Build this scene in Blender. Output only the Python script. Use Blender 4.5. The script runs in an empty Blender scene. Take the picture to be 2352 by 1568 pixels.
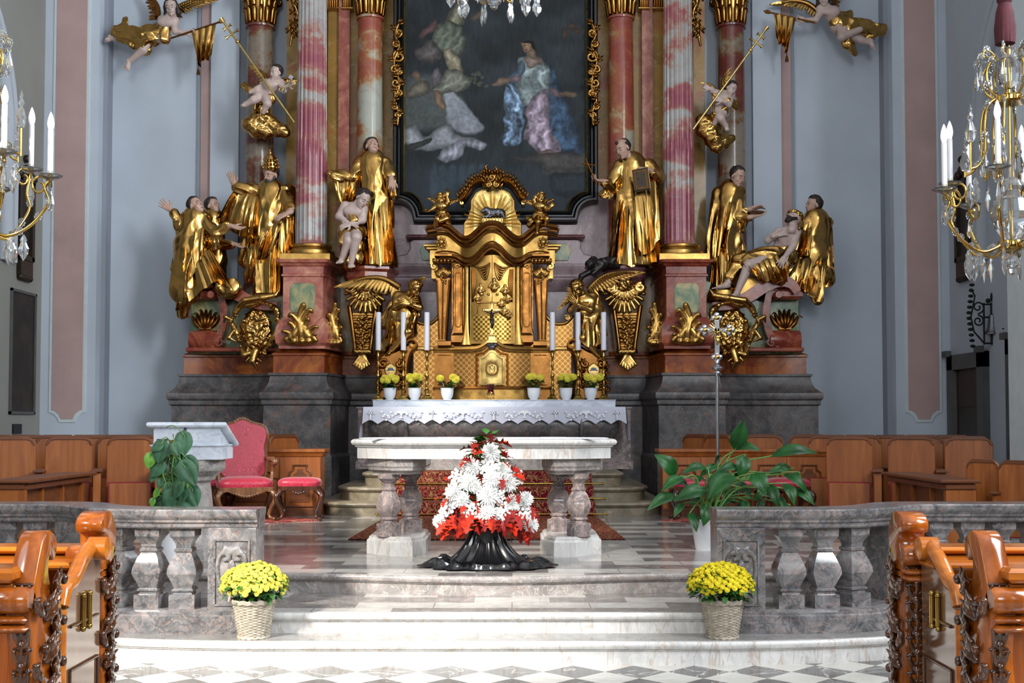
import bpy,math,random
import numpy as np
import openvdb
from mathutils import Vector,Matrix
R=math.radians
PI=math.pi
SC=bpy.context.scene
COL=SC.collection
random.seed(7)

# ------------------------------------------------------------------ camera model (2352 x 1568 frame)
F_PX,CAM_Z,TILT,PX0,PY0=2760.0,1.62,R(2.2),1176.0,864.0
CT,ST=math.cos(TILT),math.sin(TILT)
AX=-0.25  # axis of the altar, in metres right of the camera
FLOOR2=0.457  # chancel floor


def P(px,py,Y):
 """the point of the place at distance Y that the photograph shows at a pixel"""
 xc,yc=(px-PX0)/F_PX,(PY0-py)/F_PX
 s=Y/(CT-yc*ST)
 return Vector((s*xc,Y,CAM_Z+s*(ST+yc*CT)))


def PX(px,Y):
 return P(px,970,Y).x


def PZ(py,Y):
 return P(1176,py,Y).z


 # ------------------------------------------------------------------ objects
def tag(o,label=None,cat=None,group=None,kind=None):
 if label:o['label']=label
 if cat:o['category']=cat
 if group:o['group']=group
 if kind:o['kind']=kind
 return o


ORG={}


def root(name,loc,label,cat,group=None):
 o=bpy.data.objects.new(name,None)
 COL.objects.link(o)
 o.location=loc
 o.empty_display_size=.05
 ORG[o]=Vector(loc)
 return tag(o,label,cat,group)


def origin_of(o):
 while o is not None:
  if o in ORG:return ORG[o]
  o=o.parent
 return Vector((0,0,0))


def link_mesh(name,me,mat,parent=None,org=None):
 o=bpy.data.objects.new(name,me)
 COL.objects.link(o)
 if mat is not None and not me.materials:me.materials.append(mat)
 if parent is not None:o.parent=parent
 return o


def copy_tree(o,parent=None,loc=None,rotz=None,label=None,group=None):
 c=o.copy();COL.objects.link(c)
 if parent is not None:c.parent=parent
 if loc is not None:c.location=loc
 if rotz is not None:c.rotation_euler=(0,0,rotz)
 if label:c['label']=label
 if group:c['group']=group
 for ch in list(o.children):copy_tree(ch,c)
 return c


class MB:
 """collects shapes into ONE mesh"""
 def __init__(s):
  s.v,s.f,s.m=[],[],[]

 def add(s,vs,fs,mi=0):
  n=len(s.v)
  s.v.extend([tuple(v)for v in vs])
  s.f.extend([tuple(i+n for i in f)for f in fs])
  s.m.extend([mi]*len(fs))
  return s

 def merge(s,o,M=None):
  vs=o.v if M is None else[tuple(M@Vector(v))for v in o.v]
  n=len(s.v);s.v.extend(vs)
  flip=M is not None and M.determinant()<0
  for f in o.f:s.f.append(tuple(i+n for i in(reversed(f)if flip else f)))
  s.m.extend(o.m)
  return s

 def box(s,x0,x1,y0,y1,z0,z1,M=None):
  vs=[(x0,y0,z0),(x1,y0,z0),(x1,y1,z0),(x0,y1,z0),(x0,y0,z1),(x1,y0,z1),(x1,y1,z1),(x0,y1,z1)]
  if M is not None:vs=[M@Vector(v)for v in vs]
  return s.add(vs,[(3,2,1,0),(4,5,6,7),(0,1,5,4),(1,2,6,5),(2,3,7,6),(3,0,4,7)])

 def rbox(s,x0,x1,y0,y1,z0,z1,b=.01,M=None):
  """box with softened edges"""
  t=MB().stack([(x0,y0),(x1,y0),(x1,y1),(x0,y1)],[(-b,z0),(0,z0+b),(0,z1-b),(-b,z1)])
  return s.merge(t,M)

 def stack(s,plan,prof,capb=True,capt=True):
  """a closed plan polygon (counter-clockwise) carried up through (offset, z) steps"""
  n=len(plan);loops=[]
  for off,z in prof:
   q=offset(plan,off)if off else plan
   loops.append([(x,y,z)for x,y in q])
  vs=[v for l in loops for v in l];fs=[]
  for k in range(len(loops)-1):
   for i in range(n):
    j=(i+1)%n
    fs.append((k*n+i,k*n+j,(k+1)*n+j,(k+1)*n+i))
  if capb:fs.append(tuple(reversed(range(n))))
  if capt:fs.append(tuple(range((len(loops)-1)*n,len(loops)*n)))
  return s.add(vs,fs)

 def lathe(s,prof,n=24,c=(0,0,0),sx=1,sy=1,ph=0,M=None,flute=None):
  vs,fs=[],[]
  for r,z in prof:
   for i in range(n):
    a=2*PI*i/n+ph
    q=r if flute is None else r*(1-flute(a,z))
    vs.append((c[0]+q*sx*math.cos(a),c[1]+q*sy*math.sin(a),c[2]+z))
  m=len(prof)
  for k in range(m-1):
   for i in range(n):
    j=(i+1)%n
    fs.append((k*n+i,k*n+j,(k+1)*n+j,(k+1)*n+i))
  if prof[0][0]>1e-5:fs.append(tuple(reversed(range(n))))
  if prof[-1][0]>1e-5:fs.append(tuple(range((m-1)*n,m*n)))
  if M is not None:vs=[M@Vector(v)for v in vs]
  return s.add(vs,fs)

 def tube(s,pts,rad,n=8,flat=None):
  """a round bar along points; rad a number or one per point; flat squeezes along a direction"""
  pts=[Vector(p)for p in pts];m=len(pts);n=max(n,10)if n>5 else n
  rad=[rad]*m if not hasattr(rad,'__len__')else list(rad)
  vs,fs=[],[];up=None
  for k in range(m):
   d=(pts[min(k+1,m-1)]-pts[max(k-1,0)])
   if d.length<1e-9:d=Vector((0,0,1))
   d.normalize()
   if up is None:
    up=Vector((0,1,0))if abs(d.y)<.9 else Vector((1,0,0))
   a=d.cross(up)
   if a.length<1e-6:a=d.orthogonal()
   a.normalize();b=a.cross(d).normalized();up=b
   for i in range(n):
    t=2*PI*i/n
    w=a*math.cos(t)*rad[k]+b*math.sin(t)*rad[k]
    if flat is not None:
     fd,fk=flat
     w=w-fd*(w.dot(fd)*(1-fk))
    vs.append(pts[k]+w)
  for k in range(m-1):
   for i in range(n):
    j=(i+1)%n
    fs.append((k*n+i,k*n+j,(k+1)*n+j,(k+1)*n+i))
  fs.append(tuple(reversed(range(n))));fs.append(tuple(range((m-1)*n,m*n)))
  return s.add(vs,fs)

 def ball(s,c,r,n=10,sx=1,sy=1,sz=1,M=None):
  n=max(n,10)
  pr=[(max(1e-6,math.sin(PI*k/(n//2+1)))*r,-math.cos(PI*k/(n//2+1))*r*sz)for k in range(n//2+2)]
  pr[0]=(r*.02,-r*sz);pr[-1]=(r*.02,r*sz)
  return s.lathe(pr,n,c,sx,sy,M=M)

 def plate(s,out,y0,y1,b=.008,M=None):
  """an outline in x,z (counter-clockwise seen from the front) with depth y0 (front) to y1 and a softened front edge"""
  n=len(out);q=offset(out,-b)if b else out
  loops=[[(x,y0,z)for x,z in q],[(x,y0+b,z)for x,z in out],[(x,y1,z)for x,z in out]]
  vs=[v for l in loops for v in l];fs=[tuple(range(n))]
  for k in range(2):
   for i in range(n):
    j=(i+1)%n
    fs.append((k*n+j,k*n+i,(k+1)*n+i,(k+1)*n+j))
  fs.append(tuple(reversed(range(2*n,3*n))))
  if M is not None:vs=[M@Vector(v)for v in vs]
  return s.add(vs,fs)

 def sweep(s,path,sec,closed=False,z=0.0):
  """a closed section [(lateral, height)] carried along a plan path; lateral is to the right of travel"""
  n=len(path);m=len(sec);vs,fs=[],[]
  for i,(x,y)in enumerate(path):
   p0=path[(i-1)%n]if(closed or i)else None
   p1=path[(i+1)%n]if(closed or i<n-1)else None
   nx,ny=miter(p0,(x,y),p1)
   for u,w in sec:vs.append((x+nx*u,y+ny*u,z+w))
  for i in range(n if closed else n-1):
   k=(i+1)%n
   for a in range(m):
    b=(a+1)%m
    fs.append((i*m+a,i*m+b,k*m+b,k*m+a))
  if not closed:
   fs.append(tuple(reversed(range(m))));fs.append(tuple(range((n-1)*m,n*m)))
  return s.add(vs,fs)

 def strip3(s,path,sec,closed=False,depth=Vector((0,1,0))):
  """a section [(out, deep)] along a path in x,z seen from the front: frames, mouldings"""
  n=len(path);m=len(sec);vs,fs=[],[]
  for i,(x,z_)in enumerate(path):
   p0=path[(i-1)%n]if(closed or i)else None
   p1=path[(i+1)%n]if(closed or i<n-1)else None
   nx,nz=miter(p0,(x,z_),p1)
   for u,w in sec:vs.append((x+nx*u+depth.x*w,depth.y*w,z_+nz*u))
  for i in range(n if closed else n-1):
   k=(i+1)%n
   for a in range(m):
    b=(a+1)%m
    fs.append((i*m+a,k*m+a,k*m+b,i*m+b))
  if not closed:
   fs.append(tuple(range(m)));fs.append(tuple(reversed(range((n-1)*m,n*m))))
  return s.add(vs,fs)

 def move(s,dx=0,dy=0,dz=0):
  s.v=[(x+dx,y+dy,z+dz)for x,y,z in s.v];return s

 def warp(s,fn):
  s.v=[tuple(fn(*v))for v in s.v];return s

 def mirror(s,ax=None):
  ax=AX if ax is None else ax
  s.v=[(2*ax-x,y,z)for x,y,z in s.v]
  s.f=[tuple(reversed(f))for f in s.f];return s

 def build(s,name,mat,parent=None,ang=38,fix=False,**kw):
  o=origin_of(parent)
  me=bpy.data.meshes.new(name)
  me.from_pydata([(x-o.x,y-o.y,z-o.z)for x,y,z in s.v],[],s.f)
  mats=mat if isinstance(mat,(list,tuple))else[mat]
  for q in mats:me.materials.append(q)
  if len(mats)>1:me.polygons.foreach_set('material_index',s.m)
  me.polygons.foreach_set('use_smooth',[True]*len(s.f))
  me.update()
  me.set_sharp_from_angle(angle=R(ang))
  ob=link_mesh(name,me,None,parent)
  return tag(ob,**kw)


def miter(p0,p,p1):
 def nrm(a,b):
  dx,dy=b[0]-a[0],b[1]-a[1];l=math.hypot(dx,dy)or 1
  return dy/l,-dx/l
 if p0 is None:return nrm(p,p1)
 if p1 is None:return nrm(p0,p)
 a,b=nrm(p0,p),nrm(p,p1)
 x,y=a[0]+b[0],a[1]+b[1]
 d=max(.35,1+a[0]*b[0]+a[1]*b[1])
 return x/d,y/d


def offset(poly,d):
 n=len(poly);r=[]
 for i in range(n):
  nx,ny=miter(poly[i-1],poly[i],poly[(i+1)%n])
  r.append((poly[i][0]+nx*d,poly[i][1]+ny*d))
 return r


def spline(pts,n=8,closed=False):
 """Catmull-Rom through points of any dimension"""
 P_=[np.array(p,float)for p in pts];out=[];m=len(P_)
 rng=range(m)if closed else range(m-1)
 for i in rng:
  a=P_[i-1]if(closed or i)else P_[0];b=P_[i];c=P_[(i+1)%m]
  d=P_[(i+2)%m]if(closed or i<m-2)else P_[-1]
  for k in range(n):
   t=k/n
   out.append(tuple(.5*(2*b+(c-a)*t+(2*a-5*b+4*c-d)*t*t+(3*b-a-3*c+d)*t**3)))
 if not closed:out.append(tuple(P_[-1]))
 return out


def arc(cx,cy,r,a0,a1,n=12,ry=None):
 ry=r if ry is None else ry
 return[(cx+r*math.cos(R(a0+(a1-a0)*i/n)),cy+ry*math.sin(R(a0+(a1-a0)*i/n)))for i in range(n+1)]


def spiral(cx,cz,r0,r1,a0,turns,n=26):
 return[(cx+(r0+(r1-r0)*i/n)*math.cos(R(a0)+turns*2*PI*i/n),
 cz+(r0+(r1-r0)*i/n)*math.sin(R(a0)+turns*2*PI*i/n))for i in range(n+1)]


 # ------------------------------------------------------------------ implicit solids for carved figures and ornament
def V3(p):return np.array([p[0],p[1],p[2]],np.float32)


class SDF:
 def __init__(s,res=.009,k=.02):
  s.res,s.k,s.p=res,k,[]

 def rc(s,a,b,ra,rb=None,fold=None,sy=1.0,k=None,wr=None,neg=False):
  """tapered rounded bar; fold=(count, depth, twist, phase) cuts drapery folds along it; sy>1 flattens front to back"""
  s.p.append(('rc',V3(a),V3(b),ra,ra if rb is None else rb,fold,sy,s.k if k is None else k,wr,neg));return s

 def chain(s,pts,rad,**kw):
  for i in range(len(pts)-1):s.rc(pts[i],pts[i+1],rad[i],rad[i+1],**kw)
  return s

 def el(s,c,r,M=None,k=None,neg=False,wr=None,fold=None):
  r=(r,r,r)if not hasattr(r,'__len__')else r
  M=np.eye(3,dtype=np.float32)if M is None else np.array(M,np.float32)
  s.p.append(('el',V3(c),np.array(r,np.float32),M,0,fold,1,s.k if k is None else k,wr,neg));return s

 def bounds(s):
  lo,hi=[],[]
  for p in s.p:
   if p[9]:continue
   if p[0]=='rc':
    e=max(p[3],p[4])+(p[5][1]if p[5]else 0)+(p[8][0]if p[8]else 0)
    lo.append(np.minimum(p[1],p[2])-e);hi.append(np.maximum(p[1],p[2])+e)
   else:
    e=p[2].max()+(p[8][0]if p[8]else 0)+(p[5][1]if p[5]else 0);lo.append(p[1]-e);hi.append(p[1]+e)
  return np.min(lo,0)-3*s.res,np.max(hi,0)+3*s.res

 def quads(s,clip=None):
  lo,hi=s.bounds();r=s.res
  n=np.ceil((hi-lo)/r).astype(int)+1
  D=np.full(tuple(n),1.0,np.float32)
  for p in s.p:
   if p[0]=='rc':
    e=max(p[3],p[4]);a_,b_=np.minimum(p[1],p[2]),np.maximum(p[1],p[2])
   else:
    e=p[2].max();a_=b_=p[1]
   m=e+p[7]+3*r+(p[5][1]if p[5]else 0)+(p[8][0]if p[8]else 0)
   i0=np.clip(np.floor((a_-m-lo)/r).astype(int),0,n-1)
   i1=np.clip(np.ceil((b_+m-lo)/r).astype(int)+1,1,n)
   if(i1<=i0).any():continue
   x=(lo[0]+r*np.arange(i0[0],i1[0],dtype=np.float32))[:,None,None]
   y=(lo[1]+r*np.arange(i0[1],i1[1],dtype=np.float32))[None,:,None]
   z=(lo[2]+r*np.arange(i0[2],i1[2],dtype=np.float32))[None,None,:]
   if p[0]=='rc':
    _,a,b,ra,rb,fold,sy,k,wr,neg=p
    ba=(b-a)*np.array([1,sy,1],np.float32)
    l2=float(ba@ba)+1e-12
    X,Y,Z=x-a[0],(y-a[1])*sy,z-a[2]
    t0=(X*ba[0]+Y*ba[1]+Z*ba[2])/l2
    t=np.clip(t0,0,1)
    qx,qy,qz=X-t*ba[0],Y-t*ba[1],Z-t*ba[2]
    d=np.sqrt(qx*qx+qy*qy+qz*qz)-(ra+(rb-ra)*t)
    if fold:
     cnt,amp,tw,ph=fold
     u=ba/math.sqrt(l2)
     e1=np.cross(u,np.array([0,0,1]if abs(u[2])<.8 else[0,-1,0],np.float32));e1/=np.linalg.norm(e1)
     e2=np.cross(u,e1)
     th=np.arctan2(qx*e1[0]+qy*e1[1]+qz*e1[2],qx*e2[0]+qy*e2[1]+qz*e2[2])
     c2=max(3,int(cnt*.6))
     w=c2*.5*(th+.3*np.sin(th+ph*2+1))+tw*t*PI+ph+.9*np.sin(3*t+ph*3+th*0)
     g=(.85-1.7*np.abs(np.sin(w))**.8)*(.7+.5*np.sin(th*2+ph+3*t))+.45*np.sin(2*th+3*t+ph)
     lf=math.sqrt(l2);cap=1-np.clip((t0-1)*lf/max(rb,.01),0,1)**2
     d=d-amp*g*np.clip(t*1.3+.25,0,1)*cap*(1-np.clip(-t0*lf/max(ra,.01),0,1)**2)
   else:
    _,c,rr,M,_,fold,sy,k,wr,neg=p
    X,Y,Z=x-c[0],y-c[1],z-c[2]
    ux=(X*M[0,0]+Y*M[1,0]+Z*M[2,0])/rr[0]
    uy=(X*M[0,1]+Y*M[1,1]+Z*M[2,1])/rr[1]
    uz=(X*M[0,2]+Y*M[1,2]+Z*M[2,2])/rr[2]
    q=np.sqrt(ux*ux+uy*uy+uz*uz)
    d=(q-1)*float(rr.min())
    if fold:
     cnt,amp,tw,ph=fold
     th=np.arctan2(ux,uz);g=np.abs(np.sin(cnt*.5*th+tw*q+ph))*1.6-1
     d=d-amp*g
   if wr:
    am,fr=wr
    d=d+am*(np.sin(fr*x+1.7*np.sin(fr*.6*z))*np.sin(fr*.8*z+1.3*np.sin(fr*.7*y+fr*.5*x))+.5*np.sin(fr*1.9*y+fr*1.3*x+2*np.sin(fr*z)))
   sub=D[i0[0]:i1[0],i0[1]:i1[1],i0[2]:i1[2]]
   if neg:
    h=np.maximum(k-np.abs(-d-sub),0)/k if k>0 else 0
    np.maximum(sub,-d,out=sub);sub+=h*h*k*.25
   else:
    h=np.maximum(k-np.abs(d-sub),0)/k if k>0 else 0
    np.minimum(sub,d,out=sub);sub-=h*h*k*.25
  if clip is not None:  # clip=(axis, value, keep_above)
   for axx,val,keep in clip:
    c=lo[axx]+r*np.arange(n[axx],dtype=np.float32)
    c=(val-c)if keep else(c-val)
    sh=[1,1,1];sh[axx]=-1
    np.maximum(D,c.reshape(sh),out=D)
  D[0]=D[-1]=1;D[:,0]=D[:,-1]=1;D[:,:,0]=D[:,:,-1]=1
  g=openvdb.FloatGrid(1.0);g.copyFromArray(np.ascontiguousarray(D))
  v,q=g.convertToQuads(0.0)
  return v*r+lo,q[:,::-1]


def sdf_obj(name,sds,mat,parent=None,clip=None,label=None):
 """one mesh object from one or more implicit solids (each at its own fineness)"""
 sds=sds if isinstance(sds,(list,tuple))else[sds]
 vs,qs,n=[],[],0
 for s in sds:
  v,q=s.quads(clip)
  vs.append(v);qs.append(q+n);n+=len(v)
 v=np.concatenate(vs).astype(np.float32);q=np.concatenate(qs).astype(np.int32)
 o=origin_of(parent);v=v-np.array([o.x,o.y,o.z],np.float32)
 me=bpy.data.meshes.new(name)
 me.vertices.add(len(v));me.vertices.foreach_set('co',v.ravel())
 me.loops.add(q.size);me.loops.foreach_set('vertex_index',q.ravel())
 me.polygons.add(len(q))
 me.polygons.foreach_set('loop_start',np.arange(0,q.size,4,dtype=np.int32))
 me.polygons.foreach_set('loop_total',np.full(len(q),4,np.int32))
 me.polygons.foreach_set('use_smooth',np.ones(len(q),bool))
 me.update(calc_edges=True)
 ob=link_mesh(name,me,mat,parent)
 if label:ob['label']=label
 return ob
 # ------------------------------------------------------------------ materials
def lin(c):
 """0-255 display colour -> linear"""
 return tuple((x/255/12.92)if x/255<=.04045 else((x/255+.055)/1.055)**2.4 for x in c)+(1.0,)


class NT:
 def __init__(s,name):
  s.mat=bpy.data.materials.new(name);s.mat.use_nodes=True
  s.t=s.mat.node_tree;s.n=s.t.nodes;s.l=s.t.links
  s.b=s.n['Principled BSDF']

 def add(s,typ,**kw):
  n=s.n.new('ShaderNode'+typ)
  for k,v in kw.items():
   if k in n.inputs:n.inputs[k].default_value=v
   else:setattr(n,k,v)
  return n

 def ln(s,a,b):s.l.new(a,b);return s

 def coords(s,scale=1,rnd=False,stretch=None):
  tc=s.add('TexCoord');out=tc.outputs['Object']
  if rnd:
   oi=s.add('ObjectInfo');m=s.add('VectorMath',operation='MULTIPLY_ADD')
   cx=s.add('CombineXYZ');s.ln(oi.outputs['Random'],cx.inputs[0]);s.ln(oi.outputs['Random'],cx.inputs[2])
   s.ln(cx.outputs[0],m.inputs[0]);m.inputs[1].default_value=(17,9,13);s.ln(out,m.inputs[2]);out=m.outputs[0]
  mp=s.add('Mapping');sc=(scale,)*3 if stretch is None else tuple(scale*q for q in stretch)
  mp.inputs['Scale'].default_value=sc
  s.ln(out,mp.inputs[0]);return mp.outputs[0]

 def noise(s,vec,scale,detail=4,rough=.55,dist=0.0):
  n=s.add('TexNoise',Scale=scale,Detail=detail,Roughness=rough,Distortion=dist)
  if vec is not None:s.ln(vec,n.inputs['Vector'])
  return n.outputs['Fac']

 def ramp(s,fac,stops,interp='LINEAR'):
  r=s.add('ValToRGB');r.color_ramp.interpolation=interp
  e=r.color_ramp.elements
  while len(e)<len(stops):e.new(.5)
  for q,(p,c)in zip(e,stops):q.position=p;q.color=c if len(c)==4 else lin(c)
  s.ln(fac,r.inputs[0]);return r.outputs['Color']

 def mix(s,fac,a,b,mode='MIX'):
  m=s.add('Mix',data_type='RGBA',blend_type=mode)
  for sock,v in((m.inputs[0],fac),(m.inputs[6],a),(m.inputs[7],b)):
   if hasattr(v,'is_output'):s.ln(v,sock)
   else:sock.default_value=v
  return m.outputs[2]

 def math(s,op,a,b=0.0,clamp=False):
  m=s.add('Math',operation=op,use_clamp=clamp)
  for i,v in enumerate((a,b)):
   if hasattr(v,'is_output'):s.ln(v,m.inputs[i])
   else:m.inputs[i].default_value=v
  return m.outputs[0]

 def set(s,**kw):
  al=dict(color='Base Color',rough='Roughness',metal='Metallic',spec='Specular IOR Level',coat='Coat Weight',trans='Transmission Weight',
  alpha='Alpha',ior='IOR',sheen='Sheen Weight',emis='Emission Color',es='Emission Strength',coatr='Coat Roughness',sss='Subsurface Weight')
  for k,v in kw.items():
   sock=s.b.inputs[al[k]]
   if hasattr(v,'is_output'):s.ln(v,sock)
   else:sock.default_value=v
  return s

 def bump(s,h,strength=.3,dist=.01):
  b=s.add('Bump',Strength=strength,Distance=dist);s.ln(h,b.inputs['Height']);s.ln(b.outputs[0],s.b.inputs['Normal']);return s


def plain(name,c,rough=.5,metal=0,var=.12,vscale=6,bump=0,bscale=40,**kw):
 t=NT(name);v=t.coords(1,rnd=True)
 n=t.noise(v,vscale,3)
 a=lin(c);d=tuple(x*(1-var*2)for x in a[:3])+(1,);u=tuple(min(1,x*(1+var*2))for x in a[:3])+(1,)
 t.set(color=t.ramp(n,[(.25,d),(.75,u)]),rough=rough,metal=metal,**kw)
 if bump:t.bump(t.noise(v,bscale,3),bump,.004)
 return t.mat


def marble(name,cols,vein=None,scale=1.0,rough=.18,vw=.03,vscale=3.0,stretch=None,dist=1.2,blotch=None,veins2=None,vamt=.5):
 """cols: ramp stops for the clouded ground; vein: colour of thin veins"""
 t=NT(name);v=t.coords(scale,rnd=True,stretch=stretch)
 g=t.noise(v,2.2,7,.62,dist)
 col=t.ramp(g,cols)
 if blotch:
  bc,bs,lo,hi=blotch
  col=t.mix(t.ramp(t.noise(v,bs,5,.6,1.0),[(lo,(0,0,0,1)),(hi,(1,1,1,1))]),col,lin(bc))
 for vc,vs,w in([(vein,vscale,vw)]if vein else[])+(veins2 or[]):
  n=t.noise(v,vs,4,.55,dist*.8)
  a=t.math('ABSOLUTE',t.math('SUBTRACT',n,.5))
  m=t.ramp(a,[(0,(vamt,)*3+(1,)),(w,(0,0,0,1))])
  col=t.mix(m,col,lin(vc))
 t.set(color=col,rough=rough,coat=.0)
 return t.mat


def wood(name,a,b,rough=.3,scale=1.0,axis=2,coat=0.2):
 t=NT(name);st=[6,6,6];st[axis]=.5
 v=t.coords(scale,rnd=True,stretch=tuple(st))
 g=t.noise(v,2.0,6,.6,1.2)
 col=t.ramp(g,[(.25,a),(.5,tuple((p+q)/2 for p,q in zip(a,b))),(.72,b)])
 t.set(color=col,rough=rough,coat=coat,coatr=.12)
 return t.mat


def goldm(name,c=(204,160,90),rough=.19,bump=.25,bscale=22,dark=(112,66,24),recess_tint=True):
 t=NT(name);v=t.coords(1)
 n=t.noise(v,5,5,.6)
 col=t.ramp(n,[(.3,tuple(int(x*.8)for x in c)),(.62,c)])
 if recess_tint:  # darker brown towards the recesses of the gilding
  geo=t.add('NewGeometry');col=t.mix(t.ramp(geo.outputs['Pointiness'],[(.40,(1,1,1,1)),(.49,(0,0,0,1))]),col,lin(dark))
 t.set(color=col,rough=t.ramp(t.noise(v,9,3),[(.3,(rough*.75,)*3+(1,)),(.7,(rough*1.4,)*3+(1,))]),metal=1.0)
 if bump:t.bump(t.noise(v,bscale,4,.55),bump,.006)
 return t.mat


M={}
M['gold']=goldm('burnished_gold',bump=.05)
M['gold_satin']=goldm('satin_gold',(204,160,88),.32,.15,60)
M['gold_bright']=goldm('bright_gold',(228,196,122),.28,.1,30,recess_tint=False)
M['gold_brown']=goldm('brown_gold',(164,112,58),.3,.12,40)
M['brass']=goldm('brass',(196,160,84),.16,0,recess_tint=False)
M['silver']=plain('silver',(176,178,184),.25,1.0,.1)
M['silver_dark']=plain('dull_silver',(120,120,126),.38,1.0,.15,bump=.3)
M['skin']=plain('painted_flesh',(196,160,142),.42,0,.08,9)
M['skin_pale']=plain('painted_pale_flesh',(198,176,168),.42,0,.07,9)
M['hair']=plain('painted_dark_hair',(44,34,28),.5,0,.2,20)
M['beard']=plain('painted_grey_beard',(60,54,48),.55,0,.2,20)
M['lips']=plain('painted_lips',(150,84,78),.4)
M['eye']=plain('painted_eye',(30,22,18),.25)
M['bronze']=plain('dark_bronze',(30,26,26),.32,.2,.2)
M['iron']=plain('black_iron',(22,22,24),.5,.3,.2)
M['black_lacquer']=plain('black_lacquer',(14,17,19),.22,0,.2)
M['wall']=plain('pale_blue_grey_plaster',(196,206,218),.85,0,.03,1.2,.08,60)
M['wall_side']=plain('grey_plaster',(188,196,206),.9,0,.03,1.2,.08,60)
M['nave_wall']=plain('darkened_nave_plaster',(126,118,108),.9,0,.05,1.2)  # unseen nave walls, coloured darker than likely to deepen reflections in the gold
M['rear_wall']=plain('darkened_rear_wall',(70,50,36),.7,0,.2,2)  # unseen rear wall, dark brown added so the gold reflects with contrast
M['wall_warm']=plain('warm_grey_plaster',(150,150,144),.9,0,.03,1.2,.08,60)  # warm grey, with the dimness of the left side wall added in colour
M['wall_shade']=plain('shade_grey_plaster',(150,156,166),.85,0,.03,1.2)  # darker grey strips: shade of pilaster returns and grooves put into the colour
M['wall_pink']=plain('pink_plaster',(186,158,154),.85,0,.05,2.0,.05,60)
M['wall_pale']=plain('white_plaster_band',(206,216,220),.85,0,.03)
M['ceiling']=plain('white_plaster_vault',(200,200,200),.9,0,.03)
M['marble_dark']=marble('dark_brown_marble',[(.28,(44,43,45)),(.5,(76,75,77)),(.74,(112,107,105))],(128,90,78),1.5,.36,.02,2.0,
blotch=((112,76,64),.9,.62,.74),veins2=[((140,128,120),4.5,.016)])
M['marble_grey']=marble('grey_veined_marble',[(.25,(112,107,106)),(.5,(144,139,137)),(.75,(172,166,162))],(206,198,190),2.2,.16,.022,3.5,
veins2=[((132,104,92),2.2,.02)])
M['marble_tread']=marble('shade_grey_tread',[(.28,(116,114,111)),(.5,(140,138,135)),(.72,(158,155,151))],(182,178,174),2.0,.18,.025,4.0)  # same stone as the risers, darkened in colour for less light on treads
M['marble_table']=marble('pale_grey_marble',[(.28,(186,185,183)),(.5,(208,207,205)),(.72,(224,222,219))],(234,232,229),2.0,.16,.03,4.0,stretch=(1.6,1.6,.5),
veins2=[((170,138,108),1.6,.02)])
M['marble_rose']=marble('rose_grey_marble',[(.26,(92,84,86)),(.46,(128,118,118)),(.66,(164,146,140)),(.8,(190,170,162))],(70,62,66),2.4,.16,.03,2.4,
veins2=[((216,196,186),4.0,.025)])
M['marble_rail']=marble('dark_grey_balustrade_marble',[(.25,(62,63,65)),(.45,(104,105,107)),(.6,(136,134,135)),(.78,(176,166,162))],(176,156,148),2.2,.15,.026,3.0,
veins2=[((44,44,52),2.0,.03),((150,118,106),5,.02)])
M['marble_white']=marble('white_marble',[(.3,(176,184,196)),(.55,(206,212,222)),(.75,(222,226,234))],(150,160,178),1.2,.2,.02,2.0,stretch=(1,1,2.2))
M['marble_step']=marble('stone_step',[(.28,(92,84,68)),(.5,(122,112,94)),(.72,(150,140,122))],(104,92,64),2.0,.4,.02,3)
M['scag_red']=marble('red_scagliola',[(.3,(96,38,30)),(.48,(140,62,44)),(.64,(168,92,62)),(.8,(196,148,110))],(184,128,100),1.3,.24,.012,2.2,
blotch=((86,28,30),1.4,.56,.7))
M['scag_rose']=marble('rose_scagliola',[(.3,(142,70,62)),(.48,(176,100,84)),(.62,(200,138,112)),(.8,(220,190,156))],(196,140,112),1.3,.24,.012,2.2)
M['scag_amber']=marble('amber_scagliola',[(.3,(92,36,18)),(.46,(140,66,26)),(.6,(176,100,40)),(.8,(200,140,70))],(80,24,16),.9,.22,.03,1.6)
M['scag_green']=marble('green_scagliola',[(.3,(66,96,74)),(.46,(110,132,96)),(.6,(178,166,112)),(.8,(206,160,100))],(190,176,140),1.4,.22,.015,2.0,stretch=(1,1,.7))
M['scag_ochre']=marble('ochre_scagliola',[(.28,(84,78,46)),(.42,(142,112,56)),(.56,(172,132,66)),(.7,(166,98,58)),(.84,(190,152,104))],(202,172,120),.55,.24,.01,2.0,
blotch=((150,74,48),1.0,.58,.7))
M['scag_mauve']=marble('mauve_scagliola',[(.3,(122,100,106)),(.5,(160,138,142)),(.7,(188,172,170))],(122,80,84),.8,.24,.015,1.8)
M['scag_plum']=marble('plum_scagliola',[(.3,(66,38,42)),(.5,(98,58,62)),(.75,(140,96,96))],(150,110,108),1,.22,.015,2)


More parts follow.
